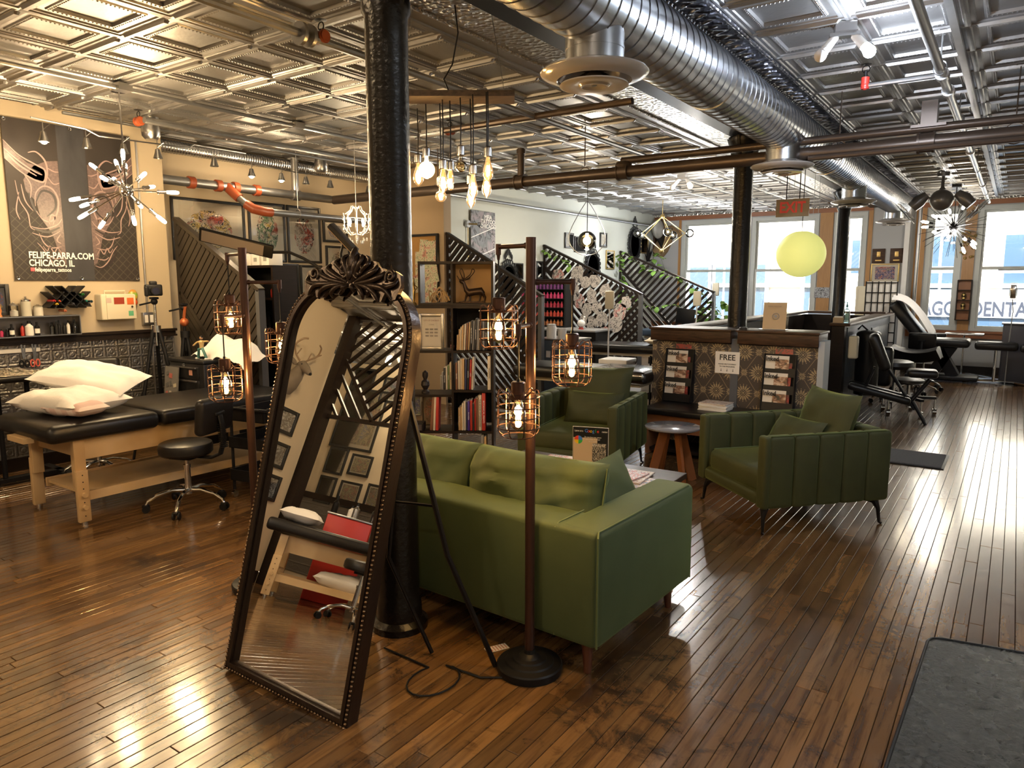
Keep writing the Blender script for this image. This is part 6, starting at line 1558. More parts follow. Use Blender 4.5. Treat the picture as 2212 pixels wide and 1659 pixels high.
books(-4.0, .983, [(.014, .13, TN, '', .04), (.015, .18, TN, '', .04), (.013, .2, CR, '', .04), (.016, .215, TN, '', .05), (.02, .225, CR, '', .06), (.018, .235, BR, '', .06), (.016, .24, TN, '', .06), (.02, .25, BK, 'THE ART OF DRAWING', .06), (.016, .25, GY, '', .06), (.022, .27, BK, 'ENGRAVINGS', .06), (.02, .265, GY, '', .05)], 'books on the upper shelf', W_)
books(-3.79, .983, [(.018, .2, CR, '', 0), (.026, .24, BK, 'ALBUM', 0), (.024, .25, GY, '', 0), (.026, .255, BK, 'ATLAS', 0)], 'books on the upper shelf', 'the right part of the upper book shelf')
books(-4.17, .642, [(.016, .12, GY, '', 0), (.018, .15, GY, '', 0), (.022, .19, BK, 'TATTOOS', 0), (.016, .2, CR, '', 0), (.018, .21, GN, 'PLANTS', 0), (.022, .235, CR, 'FOLKLORE', 0), (.02, .205, OR, 'JUNGLE', 0), (.015, .22, BK, '', 0), (.022, .235, BR, 'PIRATES', 0), (.022, .25, CR, '', 0), (.022, .265, CR, '', 0), (.02, .27, TN, '', 0), (.018, .26, NV, '', .03), (.022, .27, BK, 'LEGENDS', .04), (.02, .26, RD, 'NINJA', .04), (.02, .285, CR, 'KNIVES', .05)], 'books on the middle shelf', 'the middle book shelf')
books(-3.692, .642, [(.034, .29, CR, 'WEAPON', 0)], 'books on the middle shelf', 'the right end of the middle shelf, lettered WEAPON')
books(-3.99, .283, [(.02, .2, TN, 'TATTOOS', 0), (.015, .21, TN, '', 0), (.018, .24, CR, '', 0), (.02, .255, CR, '', 0), (.016, .25, NV, '', 0), (.022, .26, PU, 'POLYNESIA', 0), (.026, .265, RD, '', 0), (.018, .24, BK, '', 0), (.016, .28, RD, '', 0), (.02, .29, BR, '', 0), (.034, .31, CR, 'THE BOOK OF DRAGONS', 0), (.038, .33, RD, 'BOTANICAL PRINTS', 0)], 'books on the lower shelf', 'the lower book shelf')
books(-4.28, .283, [(.03, .3, BR, '', .1), (.022, .3, CR, '', .06), (.03, .31, RD, '', .04)], 'books on the lower shelf', 'the lower left compartment')
books(-3.76, .022, [(.03, .22, GY, '', 0), (.024, .21, TN, '', 0)], 'books on the bottom shelf', 'the bottom shelf')
sk = thing('skull_ornament', 'small pink-brown skull ornament on the upper book shelf', 'ornament', (-4.045, SY - .1, .983))
part('skull', MB().sph((0, 0, .03), .022, (.9, 1, 1.1), 14).rbox((0, -.012, .01), (.022, .02, .02), .006), plain('pink_clay', (.3, .12, .11), .5), sk)
for sx in (-1, 1): part('eye_socket', MB().sph((sx * .008, -.02, .03), .006), m_dark, sk)
bu = thing('bust', 'small dark bust on the middle shelf left of the books', 'ornament', (-4.33, SY - .06, .602))
part('bust', MB().lathe([(0, 0), (.04, 0), (.04, .015), (.02, .03), (.045, .07), (.04, .1), (.018, .12), (.03, .15), (.028, .18), (0, .2)], n=16), plain('dark_stone', (.025, .018, .015), .5), bu)
al = thing('cash_box', 'black sectioned cash box lying in the lower left compartment', 'box', (-4.43, SY - .14, .283))
part('box', MB().rbox((0, 0, .04), (.2, .14, .07), .006), m_bplas, al)
for k in range(4): part('tab', MB().box((-.07 + .045 * k, -.0715, .04), (.035, .002, .05)), plain('tab_grey', (.06, .05, .05), .4), al)
framed('small framed snapshot in the lower left compartment of the bookshelf', (-4.45, SY - .02, .48), .14, .17, 0, ink(31, (GRN, BLU, BRN), (.4, .42, .4), False), m_steel, .012, 0)
framed('dark sketch of a figure propped in the lower left compartment', (-4.3, SY + .02, .43), .15, .26, 0, ink(33, (RED, BRN, (.1, .1, .1)), (.22, .17, .13)), m_blkf, .006, 0)
# the whole unit stands turned towards the sofa
PV = Vector((-3.63, 4.92, 0))
TT = Matrix.Translation(PV) @ Matrix.Rotation(R_(33), 4, 'Z') @ Matrix.Diagonal((.86, 1, 1, 1)) @ Matrix.Translation(-PV)
for o in [q for q in COL.objects if q not in _before and not q.parent]:
    o.matrix_world = TT @ (Matrix.Translation(o.location) @ o.rotation_euler.to_matrix().to_4x4())
# bulletin board on the tan wall with pinned drawings
bb = thing('cork_board', 'black-framed cork board on the tan wall behind the display box', 'board', (-6.2, 6.985, 1.75), 0)
part('frame', MB().b2((-.3, -.03, -.5), (-.27, 0, .42)).b2((.17, -.03, -.5), (.2, 0, .42)).b2((-.27, -.03, .39), (.17, 0, .42)), m_blkf, bb); part('cork', MB().b2((-.27, -.012, -.5), (.17, 0, .39)), mottled('cork', (.4, .22, .07), (.3, .16, .05), 40, .9), bb)
for k, (x_, z_, w_, h_, r_) in enumerate(((-6.24, 2.0, .14, .2, .1), (-6.13, 1.93, .26, .3, -.05), (-6.3, 1.78, .16, .34, 0), (-6.15, 1.68, .24, .26, .12), (-6.27, 1.55, .26, .22, -.1), (-6.08, 1.5, .14, .3, .15), (-6.2, 1.36, .2, .2, .05), (-6.05, 1.66, .14, .2, -.2))):
    o = solo('pinned_drawing', MB().box((0, 0, 0), (w_, .002, h_), (0, r_, 0)), ink(40 + k, ((.5, .2, .15), (.45, .5, .3), (.4, .15, .12)), (.62, .54, .4), False, 4, 6, .08), ('pencil face', 'large pale dragon', 'pink-tinted', 'green-tinted', 'red crayon', 'long narrow', 'small lower', 'tilted pink')[k] + ' drawing pinned to the cork board', 'drawing', (x_, 6.965 - .004 * k, z_), 0, 'drawings pinned on the cork board')
# ================================================================== PALE WALL, FAR STATIONS
partition('black slatted partition pinned all over with tattoo stencils', 10.2, -6.48, -4.7, 2.17, 1.38, step=.09, sw=.05)
partition('black slatted partition nearest the windows, entwined with plants', 13.0, -6.48, -4.55, 2.17, 1.38, step=.1, sw=.045)
def onwall(u, v): return at(u, v, x=XP)
def wallpic(label, u0, v0, u1, v1, pm, **k):
    a = onwall(u0, v0); b = onwall(u1, v1)
    return framed(label, (XP + .002, (a.y + b.y) / 2, (a.z + b.z) / 2), abs(b.y - a.y), abs(a.z - b.z), PI / 2, pm, **k)
gi = ((.3, .3, .3), (.35, .2, .2), (.2, .25, .25))
a = onwall(1013, 458); b = onwall(1066, 580)
po = thing('acrylic_poster', 'grey acrylic poster with white lettering and portrait on the pale wall', 'poster', (XP + .03, (a.y + b.y) / 2, (a.z + b.z) / 2 + .03), PI / 2)
pw_, ph_ = abs(b.y - a.y), abs(a.z - b.z)
part('panel', MB().box((0, 0, 0), (pw_, .006, ph_)), ink(51, ((.2, .2, .22), (.3, .25, .26), (.15, .15, .16)), (.16, .17, .18), False, 3, 5, .1), po)
for k, s_ in enumerate(('MFIA', 'TATTOO', 'CHICAGO')): text('lettering', s_, .085, m_wt, po, (pw_ * .2, -.005, ph_ * (.4 - .085 * k)), (PI / 2, 0, 0), bold=.002)
for z in (.12, -.28): part('white_stripe', MB().box((0, -.004, z * ph_), (pw_ * 1.02, .002, .012), (0, -.3, 0)), m_wt, po)
for sx in (-1, 1): part('standoff', MB().cyl((sx * (pw_ / 2 - .03), .03, ph_ / 2 - .03), (sx * (pw_ / 2 - .03), -.012, ph_ / 2 - .03), .012), m_chrome, po)
wl = thing('wall_lamp', 'small brass wall lamp fixed at the left edge of the acrylic poster', 'wall light', onwall(1007, 484), PI / 2)
part('base', MB().cyl((0, 0, 0), (0, -.05, 0), .05, n=14), m_steel, wl); part('arm', MB().cyl((0, -.05, 0), (.1, -.12, 0), .012).cyl((.0, -.03, -.05), (0, -.03, -1.0), .006), m_gold, wl); part('bulb', MB().sph((.13, -.13, 0), .03), m_glass, wl)
wallpic('white script in black frame, left of the teardrop pendant', 1219, 502, 1237, 537, m_paper, fw=.03, mat=.0)
wallpic('pale framed sheet partly behind the teardrop pendant', 1240, 510, 1262, 546, ink(52, gi, (.5, .52, .48)), fw=.02, mat=.1)
wallpic('small framed feather drawing right of the teardrop pendant', 1295, 502, 1309, 535, ink(53, gi, (.5, .5, .48)), fw=.03, mat=0)
wallpic('framed picture with gold edge below the feather drawing', 1308, 540, 1325, 582, ink(54, ((.1, .2, .2), (.2, .2, .2), (.5, .5, .5))), fm=m_gold, fw=.02, mat=0)
wallpic('pinkish framed print between the far oval mirror and the deer head', 1383, 513, 1398, 548, ink(55, ((.5, .2, .25), (.4, .3, .3), (.3, .3, .3)), (.55, .42, .4)), fm=m_gold, fw=.02, mat=0)
wallpic('small framed colour sketch beside the first partition rail', 1110, 568, 1128, 604, ink(56, ((.5, .2, .15), (.4, .3, .2), (.2, .2, .2))), fw=.02, mat=.1)
wallpic('slim dark-framed portrait above the first partition, left one', 1157, 564, 1171, 603, ink(57, gi, (.4, .32, .24)), fw=.03, mat=.1)
wallpic('dark framed print low on the pale wall by the lamp pole', 1155, 610, 1170, 640, ink(58, gi, (.2, .14, .1)), fw=.03, mat=0)
def oval_mirror(label, u, v, w_, h):
    c = onwall(u, v); o = thing('oval_mirror', label, 'mirror', (XP + .02, c.y, c.z), PI / 2, 0, ) if False else thing('oval_mirror', label, 'mirror', (XP + .02, c.y, c.z), PI / 2, 'ornate oval wall mirrors')
    part('glass', MB().lathe([(0, 0), (1, 0)], (0, 0, 0), 32, TR((0, -.012, 0), (PI / 2, 0, 0), (w_ * .33, h * .3, 1))), m_mir, o)
    part('frame', MB().torus((0, -.01, 0), 1, .0, (PI / 2, 0, 0), 4, 3).tube([(w_ * .37 * math.cos(q), -.012, h * .34 * math.sin(q)) for q in [2 * PI * k / 36 for k in range(36)]], .03, 8, True, flat=.6), m_blkf, o)
    for k in range(26):
        q = 2 * PI * k / 26
        part('scroll', MB().torus((w_ * .45 * math.cos(q), -.01, h * .41 * math.sin(q)), .026 + .008 * (k % 2), .01, (PI / 2, 0, 0), 10, 5), m_blkf, o)
    for k in range(7): part('crest_leaf', MB().sph(((k - 3) * .03, -.012, h * (.5 + .05 * (3 - abs(k - 3)) / 1)), .03, (.6, .5, 1.6), 8), m_blkf, o)
oval_mirror('ornate black oval mirror seen above the second partition', 1277, 578, .62, .78)
oval_mirror('ornate black oval mirror above the far partition, nearest the deer head', 1368, 528, .62, .8)
oval_mirror('ornate black oval mirror half hidden behind the first partition', 1095, 605, .5, .7)
# stencils on the second partition
m_st = [ink(60 + k, ((.5, .45, .42), (.55, .2, .18) if k == 0 else (.5, .46, .42), (.42, .38, .35)), (.54, .49, .44), False, 2.2 + .3 * (k % 3), 5, .11, (.02, .02, .025)) for k in range(6)]
_us = sorted(range(20), key=lambda q: [1206, 1200, 1248, 1242, 1264, 1284, 1252, 1278, 1308, 1290, 1268, 1318, 1340, 1330, 1300, 1278, 1352, 1282, 1305, 1262][q])
spots = [(1206, 600, .24, .3), (1200, 628, .2, .2), (1248, 592, .24, .3), (1242, 628, .18, .3), (1264, 610, .2, .2), (1284, 606, .22, .22), (1252, 652, .2, .26), (1278, 640, .2, .24), (1308, 628, .2, .22), (1290, 664, .22, .2), (1268, 668, .22, .22), (1318, 656, .2, .2), (1340, 672, .24, .3), (1330, 700, .26, .26), (1300, 690, .22, .26), (1278, 700, .2, .26), (1352, 654, .18, .2), (1282, 724, .2, .24), (1305, 716, .16, .2), (1262, 690, .18, .2)]
for k, (u, v, w_, h) in enumerate(spots):
    p = at(u, v, y=10.16)
    n = 11; poly = [(w_ / 2 * math.cos(2 * PI * q / n) * rnd.uniform(.8, 1.15), h / 2 * math.sin(2 * PI * q / n) * rnd.uniform(.8, 1.15)) for q in range(n)]
    o = solo('tattoo_stencil', MB().prism(poly, .003), m_st[k % 6], 'cut-out tattoo line drawing pinned to the second partition, %s from its left end' % ORD[_us.index(k)], 'drawing', (p.x, 10.165 - .004 * (k % 4), p.z), 0, 'tattoo stencils pinned to the second partition', 0)
    o.rotation_euler = (PI / 2, 0, 0)
# ---- drawers, station things between partitions
dc = thing('drawer_cabinet', 'blue-grey steel drawer cabinet with stickers between the first and second partitions', 'cabinet', (-4.55, 7.6, 0), 0)
part('body', MB().rbox((0, 0, .44), (.5, .5, .86), .01), plain('blue_steel', (.05, .07, .1), .3), dc); part('top', MB().b2((-.26, -.26, .87), (.26, .26, .885)), m_steel, dc)
for k in range(5): part('drawer', MB().rbox((.255, 0, .78 - .16 * k), (.01, .46, .14), .004), plain('drawer_blue', (.06, .08, .11), .3), dc)
for k in range(4): part('sticker', MB().box((-.05 + .1 * (k % 2), -.252, .5 + .1 * k), (.06, .002, .08)), plain('skull_sticker', (.5, .48, .5), .5), dc)
jr = thing('jar', 'clear plastic tub of supplies on the blue-grey drawer cabinet', 'jar', (-4.65, 7.5, .886)); part('body', MB().lathe([(0, 0), (.06, 0), (.062, .13), (.05, .15), (0, .15)], n=18), m_white, jr); part('lid', MB().lathe([(0, .15), (.055, .15), (.055, .17), (0, .17)], n=18), m_white, jr)
solo('tub', MB().lathe([(0, 0), (.05, 0), (.058, .12), (.05, .12), (.045, .01), (0, .01)], n=18), m_white, 'white ribbed cup on the blue-grey drawer cabinet', 'cup', (-4.5, 7.5, .886))
ir = thing('ink_rack', 'dark rack of tattoo ink bottles in coloured rows against the pale wall', 'rack', (-6.1, 9.6, 0), 0)
part('case', MB().b2((-.45, .1, .7), (.45, .14, 1.62)).b2((-.45, -.08, .7), (-.42, .14, 1.62)).b2((.42, -.08, .7), (.45, .14, 1.62)), m_dark, ir)
ink_c = [(.1, .02, .1), (.4, .03, .1), (.3, .02, .04), (.45, .05, .03), (.35, .12, .04), (.5, .3, .03)]
for r in range(6):
    part('shelf', MB().b2((-.42, -.08, .75 + .14 * r), (.42, .1, .76 + .14 * r)), m_dark, ir)
for r in range(6):
    for k in range(12):
        o = solo('ink_bottle', MB().lathe([(0, 0), (.024, 0), (.024, .055), (.01, .07), (.006, .09), (0, .095)], n=10), bpy.data.materials.get('inkrow%d' % r) or plain('inkrow%d' % r, ink_c[5 - r], .3), 'ink bottle, %s from the left in the %s row of the ink rack' % (ORD[k], ('yellow-brown lowest', 'orange second', 'red third', 'dark red fourth', 'magenta fifth', 'purple top')[r]), 'ink bottle', (-6.1 - .36 + .065 * k, 9.56, .76 + .14 * r), 0, 'tattoo ink bottles, row %d from below' % (r + 1))
wt_ = thing('work_table', 'grey work counter below the ink rack with small things on it', 'table', (-5.7, 9.45, 0))
part('top', MB().rbox((0, 0, .86), (1.5, .55, .03), .006), plain('grey_laminate', (.3, .3, .3), .4), wt_); part('body', MB().b2((-.72, -.2, .08), (.72, .25, .845)), m_bpaint, wt_)
hn = thing('hen_figurine', 'white china hen with red feet on the grey work counter', 'figurine', (-5.25, 9.3, .876)); part('body', MB().sph((0, 0, .09), .055, (1.2, .8, 1), 14).cyl((.03, 0, .1), (.045, 0, .17), .018, .014).sph((.05, 0, .18), .018), m_white, hn); part('feet', MB().cyl((.015, 0, 0), (.015, 0, .05), .012).cyl((-.02, 0, 0), (-.02, 0, .05), .012).box((.0, 0, .006), (.07, .05, .012)), m_red, hn)
# massage/tattoo beds
def bed(label, loc, rz, L=1.7, W=.62, z=.66, m=m_leather, wrap=None):
    o = thing('treatment_bed', label, 'treatment bed', loc, rz, 'padded treatment beds')
    part('pad', MB().rbox((0, 0, z), (L, W, .12), .05), m, o)
    if wrap: part('plastic_wrap', MB().rbox((L * .28, 0, z + .004), (L * .42, W * 1.03, .13), .05), wrap, o)
    part('frame', MB().b2((-L / 2 + .1, -W / 2 + .1, z - .1), (L / 2 - .1, W / 2 - .1, z - .06)), m_cream, o)
    part('column', MB().rbox((.1, 0, .3), (.28, .24, .56), .02), m_white, o); part('base', MB().rbox((.1, 0, .04), (.8, .46, .08), .02), m_white, o)
    return o
m_wrap = glass('plastic_wrap', (.85, .85, .85), .35, .12)
p = at(1270, 790, z=.7)
bed('black treatment bed end wrapped in shiny plastic, below the pinned stencils', (p.x, p.y, 0), R_(4), 1.5, .6, .64, m_leather, m_wrap)
p = at(1400, 755, z=.74)
b2_ = bed('black treatment bed with a cream pillow beside the papered counter', (-4.15, 9.2, 0), R_(8), 1.7, .6, .66)
solo('pillow', MB().pillow((0, 0, 0), (.75, .42, .14), (0, 0, 0), 14, 31, .05, .06, p=3), plain('cream_cotton', (.6, .52, .38), .85), 'cream pillow on the black bed beside the papered counter', 'pillow', (-3.75, 9.2, .78), R_(10), ang=60)
cart('black three-tier wheeled trolley beside the papered counter', (-3.3, 8.2, 0), R_(80))
pd = thing('pedestal', 'white panelled square pedestal behind the farther armchair', 'pedestal', (-3.62, 7.25, 0), R_(6))
for z, w_ in ((.03, .3), (.08, .26), (.6, .26), (.65, .3), (.69, .33)): part('moulding', MB().rbox((0, 0, z), (w_, w_, .05), .008), m_white, pd)
part('shaft', MB().b2((-.11, -.11, .1), (.11, .11, .58)), m_white, pd)
for k in range(4): part('panel_frame', MB().b2((-.08, -.116, .14), (.08, -.11, .54), Matrix.Rotation(k * PI / 2, 4, 'Z')), plain('pale_blue_white', (.6, .64, .7), .5), pd)
def arm_lamp(label, u, v, y, foot=True, sc=1.0):
    p = at(u, v, y=y); o = thing('examination_lamp', label, 'lamp', (p.x, y, 0), 0, 'white examination lamps')
    part('head', MB().rbox((0, 0, p.z), (.13 * sc, .04, .24 * sc), .05), m_cream, o); part('pole', MB().tube([(0, 0, p.z - .1 * sc), (.0, 0, p.z - .3), (-.01, 0, .8), (0, 0, .03)], .011, 8), m_white, o); part('base', MB().cyl((0, 0, 0), (0, 0, .03), .13, n=20), m_white, o)
arm_lamp('white lamp with oblong head standing over the plastic-wrapped bed', 1317, 648, 8.6)
arm_lamp('white lamp with oblong head in front of the far partition', 1506, 645, 11.2)
arm_lamp('white lamp with oblong head by the first window', 1546, 625, 13.2)
# pendants
c0 = at(1268, 520, y=8.9)
pe = thing('teardrop_pendant', 'glass globe pendant inside a teardrop wire frame before the pale wall', 'pendant light', c0)
wr = MB()
for s_ in (-1, 1): wr.tube(smooth([(0, 0, .55), (s_ * .1, s_ * .07, .36), (s_ * .2, s_ * .14, .1), (s_ * .19, s_ * .13, -.06), (s_ * .1, s_ * .07, -.17), (0, 0, -.2)], 6), .006, 6)
part('wire_frame', wr, m_steel, pe)['kind'] = 'stuff'
part('cord', MB().cyl((0, 0, .12), (0, 0, ZC - c0.z), .005, n=6), m_black, pe); part('globe', MB().sph((0, 0, 0), .13, n=24), m_amber, pe); part('bulb', MB().sph((0, 0, 0), .055).cyl((0, 0, .04), (0, 0, .1), .02), m_filw, pe); lamp(pe, (0, 0, -.17), 32, (1, .9, .74), .05)
c0 = at(1430, 505, y=12.0)
pg = thing('geometric_chandelier', 'diamond-frame chandelier with five clear globe bulbs near the deer head', 'chandelier', c0)
topv, botv = Vector((0, 0, .3)), Vector((0, 0, -.3))
part('rod', MB().cyl(topv, (0, 0, ZC - c0.z), .006, n=6), m_gold, pg)
for v_ in (topv, botv): part('joint', MB().sph(v_, .04), m_gold, pg)
for k in range(5):
    a = 2 * PI * k / 5 + .3; q = Vector((.4 * math.cos(a), .4 * math.sin(a), 0))
    g_ = part('frame_rod', MB().cyl(topv, q, .007, n=6).cyl(botv, q, .007, n=6), m_gold, pg); part('globe_bulb', MB().sph(q * 1.18, .075, n=16), m_glass, g_); part('filament', MB().sph(q * 1.18, .018), m_filw, g_)
lamp(pg, (0, 0, 0), 50, (.95, .97, 1), .1)
# deer head, hat, shelf pot
def deer(label, loc, rz, s=1.0, m=None, tilt=0):
    o = thing('mounted_deer', label, 'taxidermy', loc, rz); o.scale = (s, s, s)
    m = m or mottled('deer_fur', (.3, .2, .1), (.16, .1, .05), 9, .9)
    part('plaque', MB().rbox((0, -.015, .0), (.22, .03, .3), .02), m_dwood, o)
    part('neck', MB().tube([(0, -.03, -.1), (0, -.1, -.02), (0, -.17, .08), (0, -.2, .16), (0, -.22, .2)], .1, 14, radii=[.12, .12, .095, .075, .06]), m, o, 60)
    part('head', MB().tube([(0, -.17, .22), (0, -.22, .22), (0, -.3, .18), (0, -.38, .13), (0, -.4, .115)], .06, 14, radii=[.05, .068, .055, .036, .022]), m, o, 60)
    part('nose', MB().sph((0, -.405, .118), .021), m_dark, o)
    for sx in (-1, 1):
        part('ear', MB().sph((sx * .115, -.17, .23), .055, (1.3, .35, .6), 12, rot=(0, -sx * .4, 0)), m, o); part('eye', MB().sph((sx * .052, -.26, .22), .012), m_dark, o)
        part('antler', MB().tube(smooth([(sx * .03, -.18, .27), (sx * .12, -.16, .34), (sx * .2, -.2, .43), (sx * .17, -.26, .52), (sx * .11, -.28, .55)], 5), .012, 8).tube([(sx * .1, -.165, .33), (sx * .09, -.2, .42)], .008, 6).tube([(sx * .19, -.19, .41), (sx * .26, -.2, .47)], .008, 6), plain('antler', (.22, .15, .09), .5), o, 60)
    return o
deer('mounted deer head high on the pale wall before the windows', (XP + .02, onwall(1415, 530).y, 2.35), PI / 2, 1.5)
ht = thing('wall_hat', 'black wide object with grey bowl mounted above the deer head', 'ornament', (XP + .15, onwall(1405, 495).y, 2.62), PI / 2)
part('wing', MB().rbox((.1, -.1, -.1), (.75, .04, .45), .02, (0, .6, 0)), m_black, ht); part('bowl', MB().sph((-.22, -.12, .05), .2, (1, .5, 1), 16), plain('ribbed_grey', (.3, .29, .26), .4), ht)
sp = thing('dried_flower', 'dark spiky dried flower ornament on the pale wall', 'ornament', (XP + .03, onwall(1392, 556).y, 2.0), PI / 2)
part('stem', MB().cyl((0, .03, -.05), (0, -.05, .0), .02, n=8), m_black, sp)
for k in range(9): a = k * .7; part('spike', MB().cyl((0, -.05, 0), (.25 * math.cos(a) * (1 if k % 2 else .6), -.08, .35 * abs(math.sin(a)) + .05), .03, .003, 6), m_black, sp)
# plants
m_leaf = plain('leaf_green', (.16, .3, .05), .45); m_stem = plain('stem', (.1, .12, .04), .7)
lfm = MB().sheet(lambda u, v: ((v - .5) * .09 * math.sin(PI * min(1, u * 1.02)) ** .7, .0 + .12 * u, .02 * math.sin(u * 3) - abs(v - .5) * .02), 5, 2, .002).mesh('leaf', m_leaf, 60)
def vine(label, pts, nl, sc=1.0, pot=None):
    o = thing('trailing_plant', label, 'plant', pts[0], 0)
    P = smooth([Vector(p) - Vector(pts[0]) for p in pts], 6)
    part('stem', MB().tube(P, .004, 5), m_stem, o)
    for k in range(nl):
        q = P[int((k + .5) / nl * (len(P) - 1))]
        l = link('leaf', lfm, o, q + Vector((rnd.uniform(-.03, .03), rnd.uniform(-.04, .0), rnd.uniform(-.02, .02)))); l.rotation_euler = (rnd.uniform(-1.2, .3), rnd.uniform(-.6, .6), rnd.uniform(0, 6.28)); l.scale = (sc * rnd.uniform(.7, 1.2),) * 3
    if pot: part('pot', MB().lathe([(0, 0), (.07, 0), (.1, .16), (.09, .16), (.065, .01), (0, .01)], pot, 18), m_steel, o)
    return o
vine('leafy vine trailing over the top rail of the far partition', [(-6.3, 12.9, 2.15), (-6.0, 12.88, 1.9), (-5.6, 12.9, 1.75), (-5.2, 12.88, 1.62), (-4.8, 12.9, 1.4), (-4.6, 12.88, 1.2)], 22, 1.0)
vine('vine hanging down the wall end of the far partition', [(-6.4, 12.85, 2.1), (-6.35, 12.8, 1.7), (-6.3, 12.82, 1.3), (-6.1, 12.85, 1.0)], 18, 1.1)
vine('vine climbing across the middle of the far partition', [(-6.1, 12.88, 1.3), (-5.7, 12.9, 1.1), (-5.3, 12.9, 1.15), (-5.0, 12.9, .95), (-4.7, 12.9, 1.05)], 20, 1.0)
vine('vine on the left end of the stencil partition', [(-6.4, 10.1, 2.1), (-6.1, 10.05, 1.95), (-5.9, 10.1, 1.8)], 8, .9)
vine('vine draped on the pale wall between the pictures', [tuple(onwall(1330, 570) + Vector((.002, 0, 0))), tuple(onwall(1338, 560) + Vector((.05, 0, .0))), tuple(onwall(1340, 600) + Vector((.08, 0, 0))), tuple(onwall(1332, 615) + Vector((.05, 0, 0)))], 9, 1.0)
wsf = thing('wall_shelf', 'small white wall shelf near the first window holding a potted plant', 'shelf', (XP, 13.9, 1.8))
part('board', MB().b2((0, -.2, 0), (.42, .2, .025)), m_white, wsf)
vine('potted plant with arching leaves on a wall shelf near the first window', [(-6.2, 13.9, 1.95), (-6.1, 13.8, 2.15), (-5.95, 13.75, 2.05), (-5.85, 13.75, 1.8)], 9, 1.0, (0, 0, -.12))
for k, (u, v) in enumerate(((1525, 680), (1560, 672), (1500, 690))):
    p = at(u, v, y=14.2); vine('bushy windowsill plant, %s of three at the first window' % ('middle', 'right', 'left')[k], [(p.x, 14.6, .8), (p.x + .1, 14.5, 1.0), (p.x - .1, 14.45, 1.2)], 16, 1.4, (0, 0, -.063))
mo = thing('monitor', 'small black screen on a stand before the far partition', 'screen', (at(1480, 700, y=11.6).x, 11.6, 0)); part('screen', MB().rbox((0, 0, 1.0), (.32, .02, .26), .005, (0, .1, 0)), m_bplas, mo); part('stand', MB().cyl((0, 0, 0), (0, 0, .88), .02), m_bplas, mo); part('base', MB().cyl((0, 0, 0), (0, 0, .02), .15), m_bplas, mo)
b3 = bed('blue-grey treatment bed in front of the far partition', (-4.6, 11.6, 0), R_(5), 1.4, .55, .72, plain('blue_leather', (.06, .09, .13), .35))

# ================================================================== RECEPTION AND RIGHT SIDE
c0 = at(1730, 549, y=7.95)
gl_ = thing('globe_pendant', 'large pale yellow paper globe hanging beyond the EXIT sign', 'pendant light', c0)
R0 = .245
t = Mt('yellow_lampshade', (.72, .72, .24), .6); t.b.inputs['Transmission Weight'].default_value = 0; t.b.inputs['Emission Color'].default_value = (.8, .8, .25, 1); t.b.inputs['Emission Strength'].default_value = .35; m_yg = t.m
part('shade', MB().lathe([(max(.0001, R0 * math.sin(PI * k / 24)), -R0 * .97 * math.cos(PI * k / 24)) for k in range(0, 23)] + [(.07, R0 * .93), (.065, R0 * .85)], n=48), m_yg, gl_)
part('cord', MB().cyl((0, 0, R0 * .8), (0, 0, ZC - c0.z), .004, n=6), m_black, gl_)
for k in (-3, -2, 2, 3): part('suspension_wire', MB().cyl((k * .05, 0, .4), (k * .05, 0, ZC - c0.z), .002, n=4), m_steel, gl_)
c0 = at(1712, 449, y=7.3)
ex = thing('exit_sign', 'tan EXIT sign with red letters hanging on two rods', 'sign', c0, R_(4))
part('board', MB().rbox((0, 0, 0), (.3, .02, .165), .003), plain('sign_tan_board', (.28, .2, .12), .5), ex)
text('lettering', 'EXIT', .14, plain('exit_red', (.75, .02, .02), .4), ex, (0, -.0115, 0), (PI / 2, 0, 0), sx=.82, bold=.004)
for sx in (-1, 1): part('rod', MB().cyl((sx * .06, 0, .08), (sx * .06, 0, ZC - c0.z), .005, n=6), m_black, ex)
pf = solo('postcard', MB().box((0, 0, 0), (.27, .003, .2)), ink(70, ((.3, .3, .3), (.2, .2, .22), (.4, .4, .4)), (.45, .47, .5), False, 4, 4), 'black and white city view postcard pinned to the window pilaster', 'picture', (-3.05, YF - .025, at(1771, 632, y=YF).z))
fc = thing('folding_chair', 'pale blue plastic folding chair against the windows', 'chair', (at(1772, 670, y=13.8).x, 13.8, 0))
m_bp = plain('pale_blue_plastic', (.4, .5, .68), .4)
part('backrest', MB().rbox((0, 0, .95), (.42, .03, .16), .03), m_bp, fc); part('seat', MB().rbox((0, -.15, .5), (.4, .36, .03), .012), m_bp, fc)
for sx in (-1, 1): part('leg', MB().cyl((sx * .19, .02, .88), (sx * .2, -.3, 0), .012), m_steel, fc); part('leg', MB().cyl((sx * .17, -.25, .5), (sx * .18, .2, 0), .012), m_steel, fc)
# white folding wardrobe / boxes behind the post
lk = thing('locker', 'cream cabinet behind the third column', 'cabinet', (-2.0, 13.9, 0)); part('body', MB().rbox((0, 0, .75), (.6, .4, 1.5), .01), m_cream, lk); part('door', MB().rbox((.0, -.205, .75), (.52, .01, 1.4), .004), m_cream, lk)
for nm, X_ in (('left', -2.12), ('right', -1.83)):
    pl = thing('plaque', 'dark wooden award plaque, %s of the two on the grey wall' % nm, 'plaque', (X_, YF - .002, at(1900, 553, y=YF).z)); part('board', MB().rbox((0, -.01, 0), (.21, .02, .26), .004), m_dwood, pl); part('emblem', MB().rbox((0, -.022, .03), (.06, .004, .09), .02), m_gold, pl); part('nameplate', MB().box((0, -.022, -.08), (.1, .003, .018)), m_gold, pl)
framed('gold-framed colourful painting on the grey wall below the plaques', (-2.0, YF - .002, at(1912, 590, y=YF).z), .46, .34, 0, ink(71, ((.5, .1, .12), (.05, .08, .3), (.15, .3, .15)), (.6, .4, .4), False), m_gold, .02, .12)
